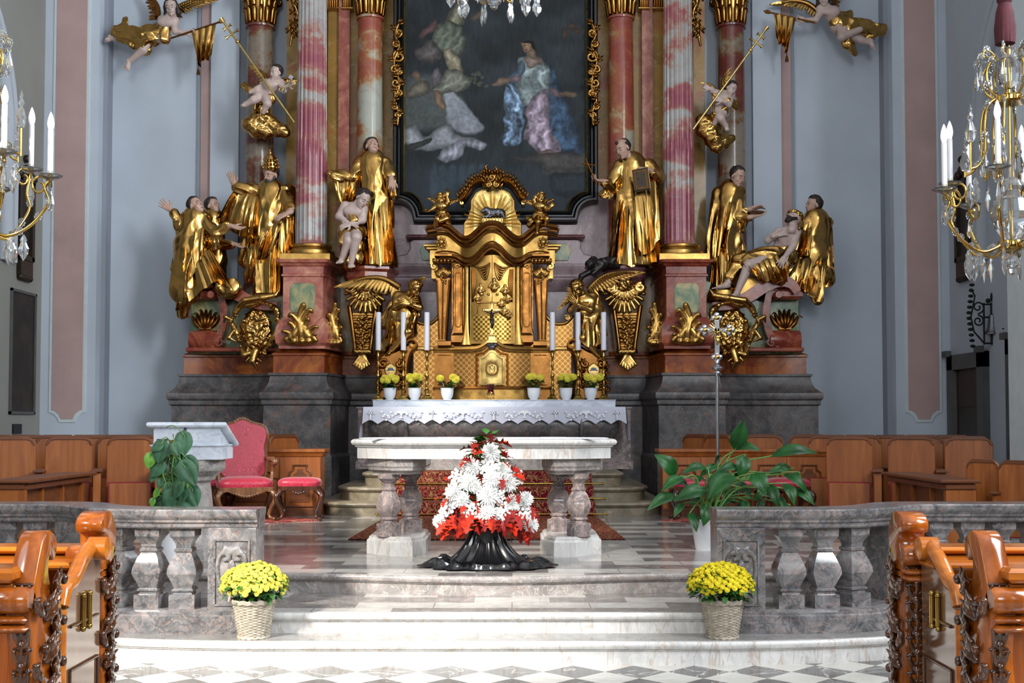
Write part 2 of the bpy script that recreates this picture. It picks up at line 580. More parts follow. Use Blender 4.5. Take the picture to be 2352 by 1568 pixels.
def column_mat(name,red,grey,gold,scale=1.0):
 """broad drifting bands of red and grey with ochre edges, clouded all over"""
 t=NT(name);v=t.coords(scale,rnd=True,stretch=(.5,.5,1.0))
 g=t.noise(v,1.25,3,.5,.5);d=t.noise(t.coords(scale,rnd=True),7,6,.62,.8)
 f=t.math('ADD',t.math('MULTIPLY',g,.8),t.math('MULTIPLY',d,.2))
 dk=tuple(int(x*.8)for x in red);lt=tuple(min(255,int(x*1.08))for x in grey)
 col=t.ramp(f,[(.3,dk),(.44,red),(.485,tuple((p+q)//2 for p,q in zip(red,gold))),(.51,tuple((p+q)//2 for p,q in zip(gold,grey))),(.54,grey),(.7,lt)])
 col=t.mix(t.ramp(t.noise(v,8,6,.66,.6),[(.54,(0,0,0,1)),(.7,(.55,.55,.55,1))]),col,lin(tuple(int(x*.6+y*.4)for x,y in zip(red,grey))))
 t.set(color=col,rough=.22,coat=.15,coatr=.08)
 return t.mat


M['col_pink']=column_mat('pink_and_grey_scagliola',(152,80,94),(168,166,164),(172,116,92))
M['col_warm']=column_mat('red_and_grey_scagliola',(150,74,62),(170,172,160),(170,120,62),.8)
M['col_dark']=column_mat('dark_red_scagliola',(112,52,46),(136,124,110),(120,92,54),1.3)

M['pew']=wood('honey_varnished_wood',(150,78,18),(206,122,38),.2,1.0,0,.25)
M['pew_v']=wood('honey_varnished_wood_upright',(112,52,12),(182,98,28),.17,1.0,2,.35)
M['pew_dark']=wood('dark_carved_wood',(34,17,8),(100,54,24),.13,1.5,2,.7)
M['stall']=wood('warm_oak',(128,66,26),(172,104,50),.38,.8,2,.15)
M['stall_trim']=wood('dark_oak',(84,46,26),(128,74,40),.4,1.0,0,.1)
M['walnut']=wood('carved_walnut',(70,44,28),(142,98,62),.3,1.4,2,.3)
M['walnut_dark']=wood('dark_walnut',(30,18,14),(96,50,26),.22,1.4,2,.4)
M['door']=wood('old_dark_door',(30,24,20),(58,42,32),.5,1.0,2,0)
M['stone_dark']=plain('dark_sandstone',(92,92,92),.8,0,.1,3,.2,50)


def damask(name,c,d):
 t=NT(name);v=t.coords(1)
 w=t.add('TexVoronoi',Scale=9.0,feature='F1');t.ln(v,w.inputs['Vector'])
 ring=t.math('SINE',t.math('MULTIPLY',w.outputs['Distance'],42))
 n=t.noise(v,14,3)
 f=t.math('ADD',t.math('MULTIPLY',ring,.35),n)
 t.set(color=t.ramp(f,[(.3,c),(.75,d)]),rough=.42,sheen=.3)
 return t.mat


M['damask']=damask('crimson_damask',(150,20,44),(186,40,68))


def carpet(name,ground,figs,scale):
 t=NT(name);v=t.coords(scale,stretch=(1,1,1))
 dv=t.add('TexNoise',Scale=2.4,Detail=2.0);t.ln(v,dv.inputs['Vector'])
 wv=t.mix(.34,v,dv.outputs['Color'],'ADD')
 vo=t.add('TexVoronoi',Scale=2.6,feature='F1');t.ln(wv,vo.inputs['Vector'])
 col=lin(ground)
 ring=t.math('SINE',t.math('MULTIPLY',vo.outputs['Distance'],26))
 col=t.mix(t.ramp(ring,[(.55,(0,0,0,1)),(.72,(1,1,1,1))]),col,lin(figs[0]))
 n=t.noise(wv,5.5,2)
 col=t.mix(t.ramp(n,[(.56,(0,0,0,1)),(.6,(1,1,1,1))]),col,lin(figs[1]))
 n2=t.noise(wv,9,2)
 col=t.mix(t.ramp(n2,[(.62,(0,0,0,1)),(.66,(1,1,1,1))]),col,lin(figs[2]))
 t.set(color=col,rough=.95,spec=.1)
 t.bump(t.noise(t.coords(1),240,2),.3,.004)
 return t.mat


M['carpet']=carpet('flowered_carpet',(98,16,30),[(128,106,62),(150,106,76),(78,10,26)],4.2)
M['rug']=carpet('flowered_rug',(146,48,56),[(160,112,88),(172,124,102),(112,24,40)],5.0)


def checker_floor(name,a,b,size,rot,rough=.12):
 t=NT(name);tc=t.add('TexCoord');mp=t.add('Mapping')
 mp.inputs['Rotation'].default_value=(0,0,rot);mp.inputs['Scale'].default_value=(1/size,1/size,1/size)
 t.ln(tc.outputs['Object'],mp.inputs[0])
 ck=t.add('TexChecker',Scale=1.0);t.ln(mp.outputs[0],ck.inputs['Vector'])
 v=t.coords(1)
 n=t.noise(v,3,6,.6,1.6)
 ca=t.ramp(n,[(.3,tuple(int(x*.72)for x in a)),(.7,a)]);cb=t.ramp(n,[(.3,tuple(int(x*.9)for x in b)),(.7,b)])
 vn=t.math('ABSOLUTE',t.math('SUBTRACT',t.noise(v,2.2,4,.5,1.2),.5))
 ca=t.mix(t.ramp(vn,[(0,(1,1,1,1)),(.014,(0,0,0,1))]),ca,lin((190,186,182)))
 col=t.mix(ck.outputs['Fac'],cb,ca)
 t.set(color=col,rough=rough)
 return t.mat


M['nave_floor']=checker_floor('black_and_white_tile_floor',(92,90,90),(212,208,200),.286,R(45))


def band_floor(name):
 """long pale slabs let into a dark brown-grey marble floor"""
 t=NT(name);tc=t.add('TexCoord');mp=t.add('Mapping');mp.inputs['Rotation'].default_value=(0,0,0)
 t.ln(tc.outputs['Object'],mp.inputs[0])
 br=t.add('TexBrick',Scale=1.0);br.offset=.5;br.squash=1.0
 for k,q in(('Mortar Size',.004),('Brick Width',.56),('Row Height',.26),('Bias',-.08),('Mortar Smooth',0.0)):br.inputs[k].default_value=q
 br.inputs['Color1'].default_value=(0,0,0,1);br.inputs['Color2'].default_value=(1,1,1,1);br.inputs['Mortar'].default_value=(.0,.0,.0,1)
 t.ln(mp.outputs[0],br.inputs['Vector'])
 v=t.coords(1)
 n=t.noise(v,2.6,7,.62,2.0)
 dk=t.ramp(n,[(.28,(86,82,82)),(.5,(120,115,113)),(.74,(154,148,145))])
 lt=t.ramp(n,[(.3,(164,161,156)),(.7,(198,195,190))])
 col=t.mix(t.ramp(br.outputs['Color'],[(.46,(0,0,0,1)),(.5,(1,1,1,1))]),dk,lt)
 vn=t.math('ABSOLUTE',t.math('SUBTRACT',t.noise(v,1.8,4,.5,1.2),.5))
 col=t.mix(t.ramp(vn,[(0,(.7,.7,.7,1)),(.012,(0,0,0,1))]),col,lin((170,156,148)))
 t.set(color=col,rough=.15)
 return t.mat


M['chancel_floor']=band_floor('slab_floor')
M['cloth']=plain('white_linen',(226,230,238),.8,0,.02,8)


def lace(name):
 t=NT(name);v=t.coords(1)
 t.set(color=lin((196,200,216)),rough=.9)
 n=t.add('TexVoronoi',Scale=190.0);t.ln(v,n.inputs['Vector'])
 t.set(alpha=t.ramp(n.outputs['Distance'],[(.3,(.84,)*3+(1,)),(.6,(.97,)*3+(1,))]))
 return t.mat


M['lace']=lace('white_lace')
M['candle']=plain('white_wax',(226,226,236),.45,0,.02,sss=.0)
M['wick']=plain('burnt_wick',(20,18,18),.9)
M['pot']=plain('white_glazed_ceramic',(222,226,232),.3,0,.03,8)
M['pot_white']=plain('white_planter',(226,228,232),.35,0,.02)
M['soil']=plain('soil',(50,38,30),.95)
M['petal_yellow']=plain('yellow_petals',(240,214,34),.6,0,.14,30)
M['petal_lemon']=plain('lemon_petals',(236,226,92),.6,0,.1,30)
M['petal_white']=plain('white_petals',(236,238,236),.6,0,.03,30)
M['leaf_dark']=plain('dark_green_leaf',(28,74,30),.3,0,.3,10,coat=.2)
M['leaf_lily']=plain('glossy_green_leaf',(26,74,28),.42,0,.35,7,spec=.35)
M['leaf_pothos']=plain('grey_green_leaf',(58,98,70),.4,0,.25,8,spec=.4)
M['leaf_young']=plain('bright_green_leaf',(96,148,52),.35,0,.2,10)
M['leaf_mum']=plain('chrysanthemum_foliage',(50,100,34),.55,0,.35,18)
M['leaf_red']=plain('red_autumn_leaf',(172,36,12),.55,0,.35,12,spec=.25)
M['leaf_crimson']=plain('dark_red_autumn_leaf',(124,20,14),.55,0,.35,12,spec=.25)
M['stem']=plain('green_stem',(88,130,58),.5)
M['coir']=plain('coir_pole',(158,110,72),.95,0,.3,40,.8,90)
M['satin']=plain('black_satin',(12,13,16),.2,0,.2,3,coat=.4)
M['wicker']=plain('weathered_wicker',(168,158,142),.75,0,.2,30,.3,80)
M['ruby']=plain('ruby_glass',(70,4,18),.12,0,.1,5,trans=.3,coat=.4)
M['tassel']=plain('maroon_cord',(72,18,28),.8,0,.2,20)
M['red_edge']=plain('red_seat_edging',(128,14,40),.7)
M['mic']=plain('black_microphone',(18,18,20),.5)
M['text_red']=plain('painted_red_letters',(176,60,34),.5)
M['paint_blue']=plain('painted_blue_device',(90,98,120),.5)
M['canvas_dim']=marble('darkened_wall_painting',[(.3,(18,16,15)),(.5,(32,28,26)),(.7,(58,48,42))],None,1.2,.5)
M['frame_dark']=plain('dark_gilt_frame',(58,48,34),.4,.5,.2,20,.4,30)


def crystal(name):
 t=NT(name)
 t.set(color=lin((236,242,246)),rough=.03,trans=.9,ior=1.5)
 return t.mat


M['crystal']=crystal('cut_crystal')


def bulb(name,es):
 t=NT(name);t.set(color=lin((240,240,250)),rough=.3,emis=(1,.97,1,1),es=es);return t.mat


M['bulb']=bulb('candle_bulb',.4)
M['tube_white']=plain('white_candle_sleeve',(236,236,240),.4,0,.02)
M['flame']=bulb('small_red_light',1.5)
M['flame'].node_tree.nodes['Principled BSDF'].inputs['Emission Color'].default_value=(1,.05,.1,1)


def lattice_gold(name):
 """gold sheet punched with a diaper of small flowers"""
 t=NT(name);tc=t.add('TexCoord');sx=t.add('SeparateXYZ');t.ln(tc.outputs['Object'],sx.inputs[0])
 f=2*PI/.058
 a=t.math('MULTIPLY',t.math('ADD',sx.outputs[0],sx.outputs[2]),f*.72);b=t.math('MULTIPLY',t.math('SUBTRACT',sx.outputs[0],sx.outputs[2]),f*.72)
 ca,cb=t.math('COSINE',a),t.math('COSINE',b)
 grid=t.math('MAXIMUM',ca,cb)
 dots=t.math('MULTIPLY',t.math('COSINE',t.math('MULTIPLY',a,2.0)),t.math('COSINE',t.math('MULTIPLY',b,2.0)))
 h=t.math('ADD',t.ramp(grid,[(.8,(0,0,0,1)),(.9,(1,1,1,1))]),t.ramp(dots,[(.55,(0,0,0,1)),(.75,(.8,.8,.8,1))]),clamp=True)
 t.set(color=t.mix(h,lin((168,112,52)),lin((226,184,116))),metal=1.0,rough=.34)
 t.bump(h,.5,.006)
 return t.mat


M['gold_lattice']=lattice_gold('diapered_gold')


def check_gold(name):
 t=NT(name);tc=t.add('TexCoord');mp=t.add('Mapping');mp.inputs['Scale'].default_value=(1/.034,0,1/.034)
 t.ln(tc.outputs['Object'],mp.inputs[0])
 c=t.add('TexChecker',Scale=1.0);t.ln(mp.outputs[0],c.inputs['Vector'])
 t.set(color=t.mix(c.outputs['Fac'],lin((226,190,104)),lin((120,84,30))),metal=1.0,rough=.3)
 return t.mat


M['gold_check']=check_gold('chequered_gold')
# ------------------------------------------------------------------ the room
WX=6.9  # side walls at AX -/+ WX
YB,YF,ZC=18.63,-12.0,12.5


def struct(name,mb,mat,**kw):
 return mb.build(name,mat,kind='structure',**kw)


XL,XR=AX-WX,AX+WX
struct('floor',MB().box(XL-.3,XR+.3,YF,9.0,-.2,0),M['nave_floor'])


def sym_curve(fn,half,n=40):
 return[(AX+.07-half+2*half*i/n,fn(abs(-half+2*half*i/n)))for i in range(n+1)]


def step1(d):return 8.06+(.12*max(0,d-1.5)**2 if d<3.3 else.12*1.8**2+(d-3.3)*.12)
def step3(d):return 9.12+.24*(.5-.5*math.cos(min(1,d/1.75)*PI))


def step_plan(curve,yb):return curve+[(curve[-1][0],yb),(curve[0][0],yb)]


NOSE=lambda z0,z1:[(-.03,z0),(-.03,z1-.062),(-.018,z1-.058),(-.018,z1-.05),(-.006,z1-.046),(0,z1-.034),(.004,z1-.022),(0,z1-.01),(-.01,z1)]
c1=sym_curve(step1,6.6)
struct('lower_step_floor',MB().stack(step_plan(c1,9.1),NOSE(0,.16)),M['marble_table'])
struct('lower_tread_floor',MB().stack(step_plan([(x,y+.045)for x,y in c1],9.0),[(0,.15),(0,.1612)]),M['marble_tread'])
c2=[(AX+.07-1.72,8.62),(AX+.07-1.66,8.36),(AX+.07+1.66,8.36),(AX+.07+1.72,8.62),(AX+.07+1.72,9.6),(AX+.07-1.72,9.6)]
struct('middle_step_floor',MB().stack(c2,NOSE(.16,.305)),M['marble_table'])
struct('landing_floor',MB().box(AX-6.5,AX+6.6,8.56,9.6,.15,.3049),M['chancel_floor'])
struct('landing_slab_floor',MB().stack([(AX+.07-1.62,8.41),(AX+.07+1.62,8.41),(AX+.07+1.62,9.5),(AX+.07-1.62,9.5)],[(0,.3),(0,.3062)]),M['chancel_floor'])
c3=sym_curve(step3,6.6)
struct('upper_step_floor',MB().stack(step_plan(c3,11.0),NOSE(.305,FLOOR2-.002)),M['marble_grey'])
struct('chancel_floor',MB().stack([(x,y+.05)for x,y in c3]+[(c3[-1][0],YB),(c3[0][0],YB)],[(0,.2),(0,FLOOR2)]),M['chancel_floor'])

# walls ------------------------------------------------------------
T=.4


def wall_side(name,x0,x1,holes):
 """a side wall with rectangular window openings (y0, y1, z0, z1) in order of y"""
 m=MB();y=YF
 for a,b,c,d in holes:
  m.box(x0,x1,y,a,0,ZC);m.box(x0,x1,a,b,0,c);m.box(x0,x1,a,b,d,ZC);y=b
 m.box(x0,x1,y,13.4,0,ZC)
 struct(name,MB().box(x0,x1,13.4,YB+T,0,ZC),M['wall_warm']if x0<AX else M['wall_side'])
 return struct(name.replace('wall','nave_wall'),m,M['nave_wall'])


SUNWIN=(-2.9,2.2,4.6,10.2)
wins=[(-9.5,-7.3,5,10.5),SUNWIN,(6.2,8.4,5.2,10.5),(11.2,13.2,5.4,10.5)]
WINR=[(-9.5,-7.3,5,10.5),(.8,4.2,5,10.5),(6.8,8.4,5.2,10.5),(11.0,13.3,5.0,11)]
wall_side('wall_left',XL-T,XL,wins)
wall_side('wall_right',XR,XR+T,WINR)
struct('wall_back',MB().box(XL-T,XR+T,YB,YB+T,0,ZC),M['wall'])
struct('wall_front',MB().box(XL-T,XR+T,YF-T,YF,0,ZC),M['rear_wall'])
struct('ceiling',MB().box(XL-T,XR+T,YF-T,YB+T,ZC,ZC+.3),M['ceiling'])
k=0
for side,ws in((XL,wins),(XR,WINR)):
 for(a,b,c,d)in ws:
  k+=1
  s=1 if side==XL else-1
  m=MB();xo=side-s*.25
  for i in range(1,4):
   m.box(min(xo,xo+.03),max(xo,xo+.03),a+(b-a)*i/4-.02,a+(b-a)*i/4+.02,c,d)
  for i in range(1,8):
   m.box(min(xo,xo+.03),max(xo,xo+.03),a,b,c+(d-c)*i/8-.015,c+(d-c)*i/8+.015)
  struct('window_%d'%k,m,M['iron'])

  # plaster pilasters with pink panels, both sides of the altar
def notched(x0,x1,z0,z1,r):
 """panel outline with quarter-round bites out of the two lower corners"""
 p=[(x0,z1),(x0,z0+r)]+[(x0+r*math.sin(R(a)),z0+r*math.cos(R(a)))for a in(0,30,60,90)][0:0]
 p+=[(x0+r*.35,z0+r*.92),(x0+r*.8,z0+r*.55),(x0+r,z0+r*.1),(x0+r*1.02,z0)]
 p+=[(x1-r*1.02,z0),(x1-r,z0+r*.1),(x1-r*.8,z0+r*.55),(x1-r*.35,z0+r*.92),(x1,z0+r),(x1,z1)]
 return p


for nm,sg in(('left',-1),('right',1)):
 def bx(a,b,y0,z0=0,z1=ZC):return MB().box(min(AX+sg*a,AX+sg*b),max(AX+sg*a,AX+sg*b),y0,YB,z0,z1)
 struct('trim_%d'%(1+(nm=='right')),bx(6.07,6.9,18.2),M['wall'])
 x0,x1=sorted((AX+sg*6.25,AX+sg*6.72))
 ex0,ex1=x0-.045,x1+.045
 struct('trim_%d'%(3+(nm=='right')),MB().plate(notched(ex0,ex1,1.62,ZC-.4,.15),18.185,18.2,.004),M['wall_pale'])
 struct('trim_%d'%(5+(nm=='right')),MB().plate(notched(x0,x1,1.67,ZC-.5,.14),18.178,18.2,.004),M['wall_pink'])
 struct('trim_%d'%(7+(nm=='right')),MB().box(min(AX+sg*6.0,AX+sg*6.07),max(AX+sg*6.0,AX+sg*6.07),18.4,YB,0,ZC),M['wall_shade'])
 struct('trim_%d'%(9+(nm=='right')),bx(4.44,4.60,18.56),M['wall_pink'])
 struct('trim_%d'%(11+(nm=='right')),bx(4.60,4.66,18.58),M['wall_shade'])
 struct('trim_%d'%(13+(nm=='right')),bx(3.99,4.43,18.48),M['wall'])
 struct('trim_%d'%(15+(nm=='right')),bx(3.86,3.99,18.55),M['wall_shade'])
 # round-headed arch moulding on the side wall
 ring=MB();yc,zc,ra=14.6,5.6,2.2
 for q,w_ in((0,.22),(.3,.1)):
  pts=[(AX+sg*(WX-.03),yc+(ra+q)*math.sin(R(a)),zc+(ra+q)*math.cos(R(a)))for a in range(-90,91,6)]
  ring.tube([(x,y,z)for x,y,z in[(pts[0][0],pts[0][1],3.9)]+pts+[(pts[-1][0],pts[-1][1],3.9)]],w_*.5,8)
 struct('trim_%d'%(17+(nm=='right')),ring,M['wall_side'])


for i,sg in enumerate((-1,1)):struct('trim_%d'%(19+i),MB().box(min(AX+sg*5.75,AX+sg*WX),max(AX+sg*5.75,AX+sg*WX),12.5,13.3,0,ZC),M['wall_pale'])
# doors on the right-hand side wall: stone frame, dark leaf
def side_door(n,y0,y1,ztop):
 m=MB()
 f=.22
 m.box(XR-.1,XR,y0,y0+f,FLOOR2,ztop).box(XR-.1,XR,y1-f,y1,FLOOR2,ztop).box(XR-.1,XR,y0,y1,ztop-f,ztop)
 m.box(XR-.16,XR-.08,y0-.03,y0+f*.7,ztop-.02,ztop+.07).box(XR-.16,XR-.08,y1-f*.7,y1+.03,ztop-.02,ztop+.07)
 m.box(XR-.14,XR,y0,y1,FLOOR2,FLOOR2+.5)if False else None
 o=struct('door_%d'%n,m,M['stone_dark'])
 l=MB().box(XR-.03,XR-.004,y0+f,y1-f,FLOOR2,ztop-f)
 for i in range(3):
  z0=FLOOR2+.15+i*.62
  l.box(XR-.045,XR-.03,y0+f+.1,y1-f-.1,z0,z0+.5)
 l.build('door_leaf',M['door'],o)


side_door(1,16.72,18.1,2.62)
side_door(2,14.6,15.95,2.74)

# pictures and fittings on the side walls
def side_picture(x,sg,y0,y1,z0,z1,label,finial=True):
 r=root('wall_picture',(x,(y0+y1)/2,z0),label,'picture')
 a,b=sorted((x,x-sg*.07))
 fr=MB();w=.09
 for q in((y0,y0+w,z0,z1),(y1-w,y1,z0,z1),(y0,y1,z0,z0+w),(y0,y1,z1-w,z1)):fr.rbox(a,b,q[0],q[1],q[2],q[3],.015)
 if finial:
  fr.rbox(a,b,y0+.06,y1-.06,z0-.24,z0+.01,.02)
  for i in range(5):fr.ball((x-sg*.04,y0+.1+(y1-y0-.2)*i/4,z0-.25),.05,8)
  for i in range(5):fr.ball((x-sg*.04,(y0+y1)/2+(i-2)*.12,z1+.12-abs(i-2)*.05),.07,8)
  fr.ball((x-sg*.04,(y0+y1)/2,z1+.28),.06,8)
 fr.build('picture_frame',M['frame_dark'],r)
 a,b=sorted((x,x-sg*.03))
 MB().box(a,b,y0+w*.8,y1-w*.8,z0+w*.8,z1-w*.8).build('canvas',M['canvas_dim'],r)


side_picture(XL,-1,17.2,17.75,3.98,5.2,'dark framed picture with scrolled frame above the darkened wall painting')
side_picture(XR,1,17.25,17.8,3.98,5.2,'dark framed picture with scrolled frame hanging above the stone doorway')
r=root('wall_painting',(XL,17.5,1.78),'tall darkened painting set low in the grey side wall','painting')
MB().box(XL,XL+.012,17.1,17.92,1.78,3.5).build('canvas',M['canvas_dim'],r)
m=MB()
for q in((17.06,17.1,1.74,3.54),(17.92,17.96,1.74,3.54),(17.06,17.96,3.5,3.54),(17.06,17.96,1.74,1.78)):m.box(XL,XL+.03,*q)
m.build('picture_frame',M['stone_dark'],r)
tag(MB().box(XL,XL+.02,17.2,17.5,1.46,1.6).build('wall_vent',M['iron']),'small dark square vent low on the grey side wall','vent')

# sanctuary bell on its wrought bracket
bc=P(2280,745,16.6)
r=root('sanctuary_bell',(XR,16.6,bc.z-.3),'small bell hanging in a leafy black iron wall bracket above the doorway','bell')
m=MB()
x1,x0=XR,bc.x-.22
for z in(.3,.12):m.tube([(x1,16.6,bc.z+z-.02),(bc.x-.12,16.6,bc.z+z-.02)],.012,6)
m.tube([(x1,16.6,bc.z-.26),(bc.x-.12,16.6,bc.z-.26)],.012,6)
for xx in(x1-.012,bc.x-.12):m.tube([(xx,16.6,bc.z+.3),(xx,16.6,bc.z-.28)],.014,6)
m.tube([(x,16.6,z)for x,z in spiral(bc.x-.2,bc.z+.24,.09,.02,-90,1.4)],.011,6)
m.tube([(x,16.6,z)for x,z in spiral(bc.x-.2,bc.z+.05,.08,.02,90,-1.4)],.011,6)
m.tube([(bc.x-.12,16.6,bc.z-.26),(bc.x-.26,16.6,bc.z-.1),(bc.x-.3,16.6,bc.z+.1),(bc.x-.24,16.6,bc.z+.4),(bc.x-.3,16.6,bc.z+.5)],.012,6)
for i in range(12):
 a=i/11
 px_,pz_=bc.x-.3+.1*abs(a-.5),bc.z-.3+.85*a
 m.ball((px_-.03,16.6,pz_),.04,8,1,.35,.6)
m.ball((bc.x,16.6,bc.z+.38),.05,8,.6,.6,1.4)
for q in(-1,1):m.ball((bc.x+q*.06,16.6,bc.z+.33),.035,8)
m.build('bracket',M['iron'],r)
MB().lathe([(.02,.15),(.05,.13),(.062,.05),(.07,-.03),(.1,-.1),(.118,-.12),(.118,-.135),(.1,-.135)],24,(bc.x,16.6,bc.z)).build('bell_body',M['silver_dark'],r)
MB().tube([(bc.x,16.6,bc.z-.1),(bc.x,16.6,bc.z-.21)],.014,8).build('clapper',M['iron'],r)
MB().tube([(bc.x,16.6,bc.z-.02),(bc.x+.3,16.45,bc.z-.05),(XR-.02,16.2,bc.z-.09)],.01,6).build('cord',M['iron'],r)
# ------------------------------------------------------------------ ornament helpers
def plume(m,base,tip,n=4,spread=.4,r=.02,bow=.3,rnd=None,y=None,lift=.03):
 """a flame of acanthus: n tapering ribs from base to tip, fanning out and curling at the ends"""
 rnd=rnd or random
 b,t=Vector(base),Vector(tip);d=t-b;L=d.length
 s=Vector((-d.z,0,d.x)).normalized()
 for i in range(n):
  q=(i/(n-1)-.5)*2 if n>1 else 0
  h=1-.28*abs(q)-rnd.random()*.1
  e=b+d*h+s*(q*spread*L)
  c=b+d*h*.45+s*(q*spread*L*(.55+bow))+Vector((0,-lift*(1.4-abs(q)),0))
  e2=e+s*(q*spread*L*.28)-d*.05*abs(q)+Vector((0,-lift,0))
  pts=spline([b,c,e,e2],5)
  k=len(pts)
  m.tube(pts,[r*(.75+.6*math.sin(PI*min(1,j/(k-1)*1.15)))*(1-.75*(j/(k-1))**2)for j in range(k)],7)
 return m


def cscroll(m,c,r0,a0,turns,rad,yy,r1=None,n=26,lift=.0):
 """a C- or S-scroll bar with a bead in its eye"""
 r1=r0*.18 if r1 is None else r1
 pts=[(x,yy-lift*i/n,z)for i,(x,z)in enumerate(spiral(c[0],c[1],r0,r1,a0,turns,n))]
 m.tube(pts,[rad*(.55+.75*math.sin(PI*(.15+.7*i/n)))for i in range(n+1)],8)
 m.ball(pts[-1],rad*1.25,8)
 return m


def flame(S,x,z,y,h,w=1.0):
 """rocaille flame: wavering ribs of unequal height with curled, beaded tips"""
 for a,t,b,r in((-.17,.3,-.1,.026),(-.12,.52,-.06,.03),(-.06,.74,-.09,.034),(-.015,1.0,.05,.036),(.04,.86,.1,.034),(.09,.62,.04,.03),(.15,.42,.1,.026),(.19,.22,.06,.022)):
  H=h*t
  p=[(x+a*.75*w,y,z),(x+(a*1.05+b*.35)*w,y-.045,z+H*.28),(x+(a*.8-b*.3)*w,y-.03,z+H*.6),(x+(a*.75+b*.45)*w,y-.05,z+H*.88),(x+(a*.75+b*1.05)*w,y-.075,z+H),(x+(a*.75+b*1.35)*w,y-.07,z+H*.93)]
  sp=spline(p,5);k=len(sp)
  S.chain(sp,[1.45*r*(.75+.45*math.sin(PI*i/k))*(1-.6*i/k)*(.7+.3*w)for i in range(k)],k=.012)
  S.el(sp[-1],r*.62,k=.006)
 for q in(-.6,.1,.7):S.el((x+q*.16*w,y-.04,z+.02),.045,k=.012)


def volute_plate(m,x,z,r,y0,y1,a0=90,turns=1.6,th=.03):
 """a rolled ribbon (scroll console end) with real depth"""
 sp=spiral(x,z,r,r*.2,a0,turns,34)
 vs,fs=[],[]
 for i,(px_,pz_)in enumerate(sp):
  dx,dz=px_-x,pz_-z;l=math.hypot(dx,dz)or 1
  t=th*(1-.5*i/len(sp))
  for q in(0,-t):
   vs+=[(px_+dx/l*q,y0,pz_+dz/l*q),(px_+dx/l*q,y1,pz_+dz/l*q)]
 for i in range(len(sp)-1):
  a=i*4;b=a+4
  fs+=[(a,a+1,b+1,b),(a+2,b+2,b+3,a+3),(a,b,b+2,a+2),(a+1,a+3,b+3,b+1)]
 fs+=[(0,2,3,1),]
 m.add(vs,fs)
 m.lathe([(r*.2,0),(r*.2,1)],12,M=Matrix(((1,0,0,x),(0,0,(y1-y0-.01),y0),(0,-1,0,z),(0,0,0,1))))
 return m


def both(fn):
 """build on the left of the altar's axis, then its mirror on the right"""
 for sg in(-1,1):fn(sg)


def mirror_obj(o):
 """turn a finished carving into its mirror twin across the altar's axis"""
 og=origin_of(o.parent);me=o.data
 n=len(me.vertices);v=np.empty(n*3,np.float32);me.vertices.foreach_get('co',v)
 v=v.reshape(-1,3);v[:,0]=2*(AX-og.x)-v[:,0]
 me.vertices.foreach_set('co',v.ravel());me.flip_normals();me.update()


def half_plan(pts,yb):
 """full closed plan from (distance from axis, y) going outward from the axis"""
 left=[(AX-d,y)for d,y in reversed(pts)];right=[(AX+d,y)for d,y in pts]
 if pts[0][0]==0:right=right[1:]
 w=pts[-1][0]
 return left+right+[(AX+w,yb),(AX-w,yb)]


 # ------------------------------------------------------------------ steps of the altar, carpet, rugs
def apse_step(half,y0,rr,z0,z1,yb=17.9):
 a=[(half-rr*(1-math.sin(R(t))),y0+rr*(1-math.cos(R(t))))for t in range(0,91,9)]
 plan=half_plan([(0,y0)]+a+[(half,yb-.2)],yb)
 return MB().stack(plan,[(-.035,z0),(-.035,z1-.07),(-.02,z1-.055),(-.004,z1-.045),(.006,z1-.025),(0,z1-.008),(-.012,z1)])


STZ=[FLOOR2,FLOOR2+.17,FLOOR2+.34,FLOOR2+.51]
struct('altar_lower_step_floor',apse_step(2.2,14.92,.55,STZ[0],STZ[1]),M['marble_step'])
struct('altar_middle_step_floor',apse_step(2.02,15.27,.5,STZ[1],STZ[2]),M['marble_step'])
struct('altar_upper_step_floor',apse_step(1.72,15.62,.25,STZ[2],STZ[3]),M['marble_step'])

prof=[(11.95,FLOOR2),(14.9,FLOOR2)]
yy=[14.9,15.25,15.6]
for i in range(3):
 prof+=[(yy[i]-.02,STZ[i]+.0),(yy[i]-.02,STZ[i+1]-.02),(yy[i],STZ[i+1])]
 if i<2:prof+=[(yy[i+1]-.03,STZ[i+1])]
prof+=[(16.28,STZ[3])]
m=MB();vs,fs=[],[]
for i,(y,z)in enumerate(prof):
 w=1.37 if y<14.5 else 1.28
 for dz in(.014,.002):vs+=[(AX-w,y-(.014 if dz>.01 else 0),z+dz),(AX+w,y-(.014 if dz>.01 else 0),z+dz)]
for i in range(len(prof)-1):
 a,b=i*4,i*4+4
 fs+=[(a,a+1,b+1,b),(a+3,a+2,b+2,b+3),(a,b,b+2,a+2),(a+1,a+3,b+3,b+1)]
fs+=[(0,2,3,1),(4*len(prof)-4,4*len(prof)-3,4*len(prof)-1,4*len(prof)-2)]
tag(m.add(vs,fs).build('carpet_runner',M['carpet']),'long red flowered carpet running up the altar steps','carpet')
for i,nm in enumerate(('lowest','middle','topmost')):
 m=MB().tube([(AX-1.42,yy[i]-.045,STZ[i]+.035),(AX+1.42,yy[i]-.045,STZ[i]+.035)],.011,8)
 for s in(-1,1):m.ball((AX+s*1.42,yy[i]-.045,STZ[i]+.035),.018,8)
 r=root('stair_rod',(AX,yy[i]-.045,STZ[i]),nm+' of three brass rods holding the carpet on the altar steps','stair rod','brass stair rods')
 m.build('rod',M['brass'],r)
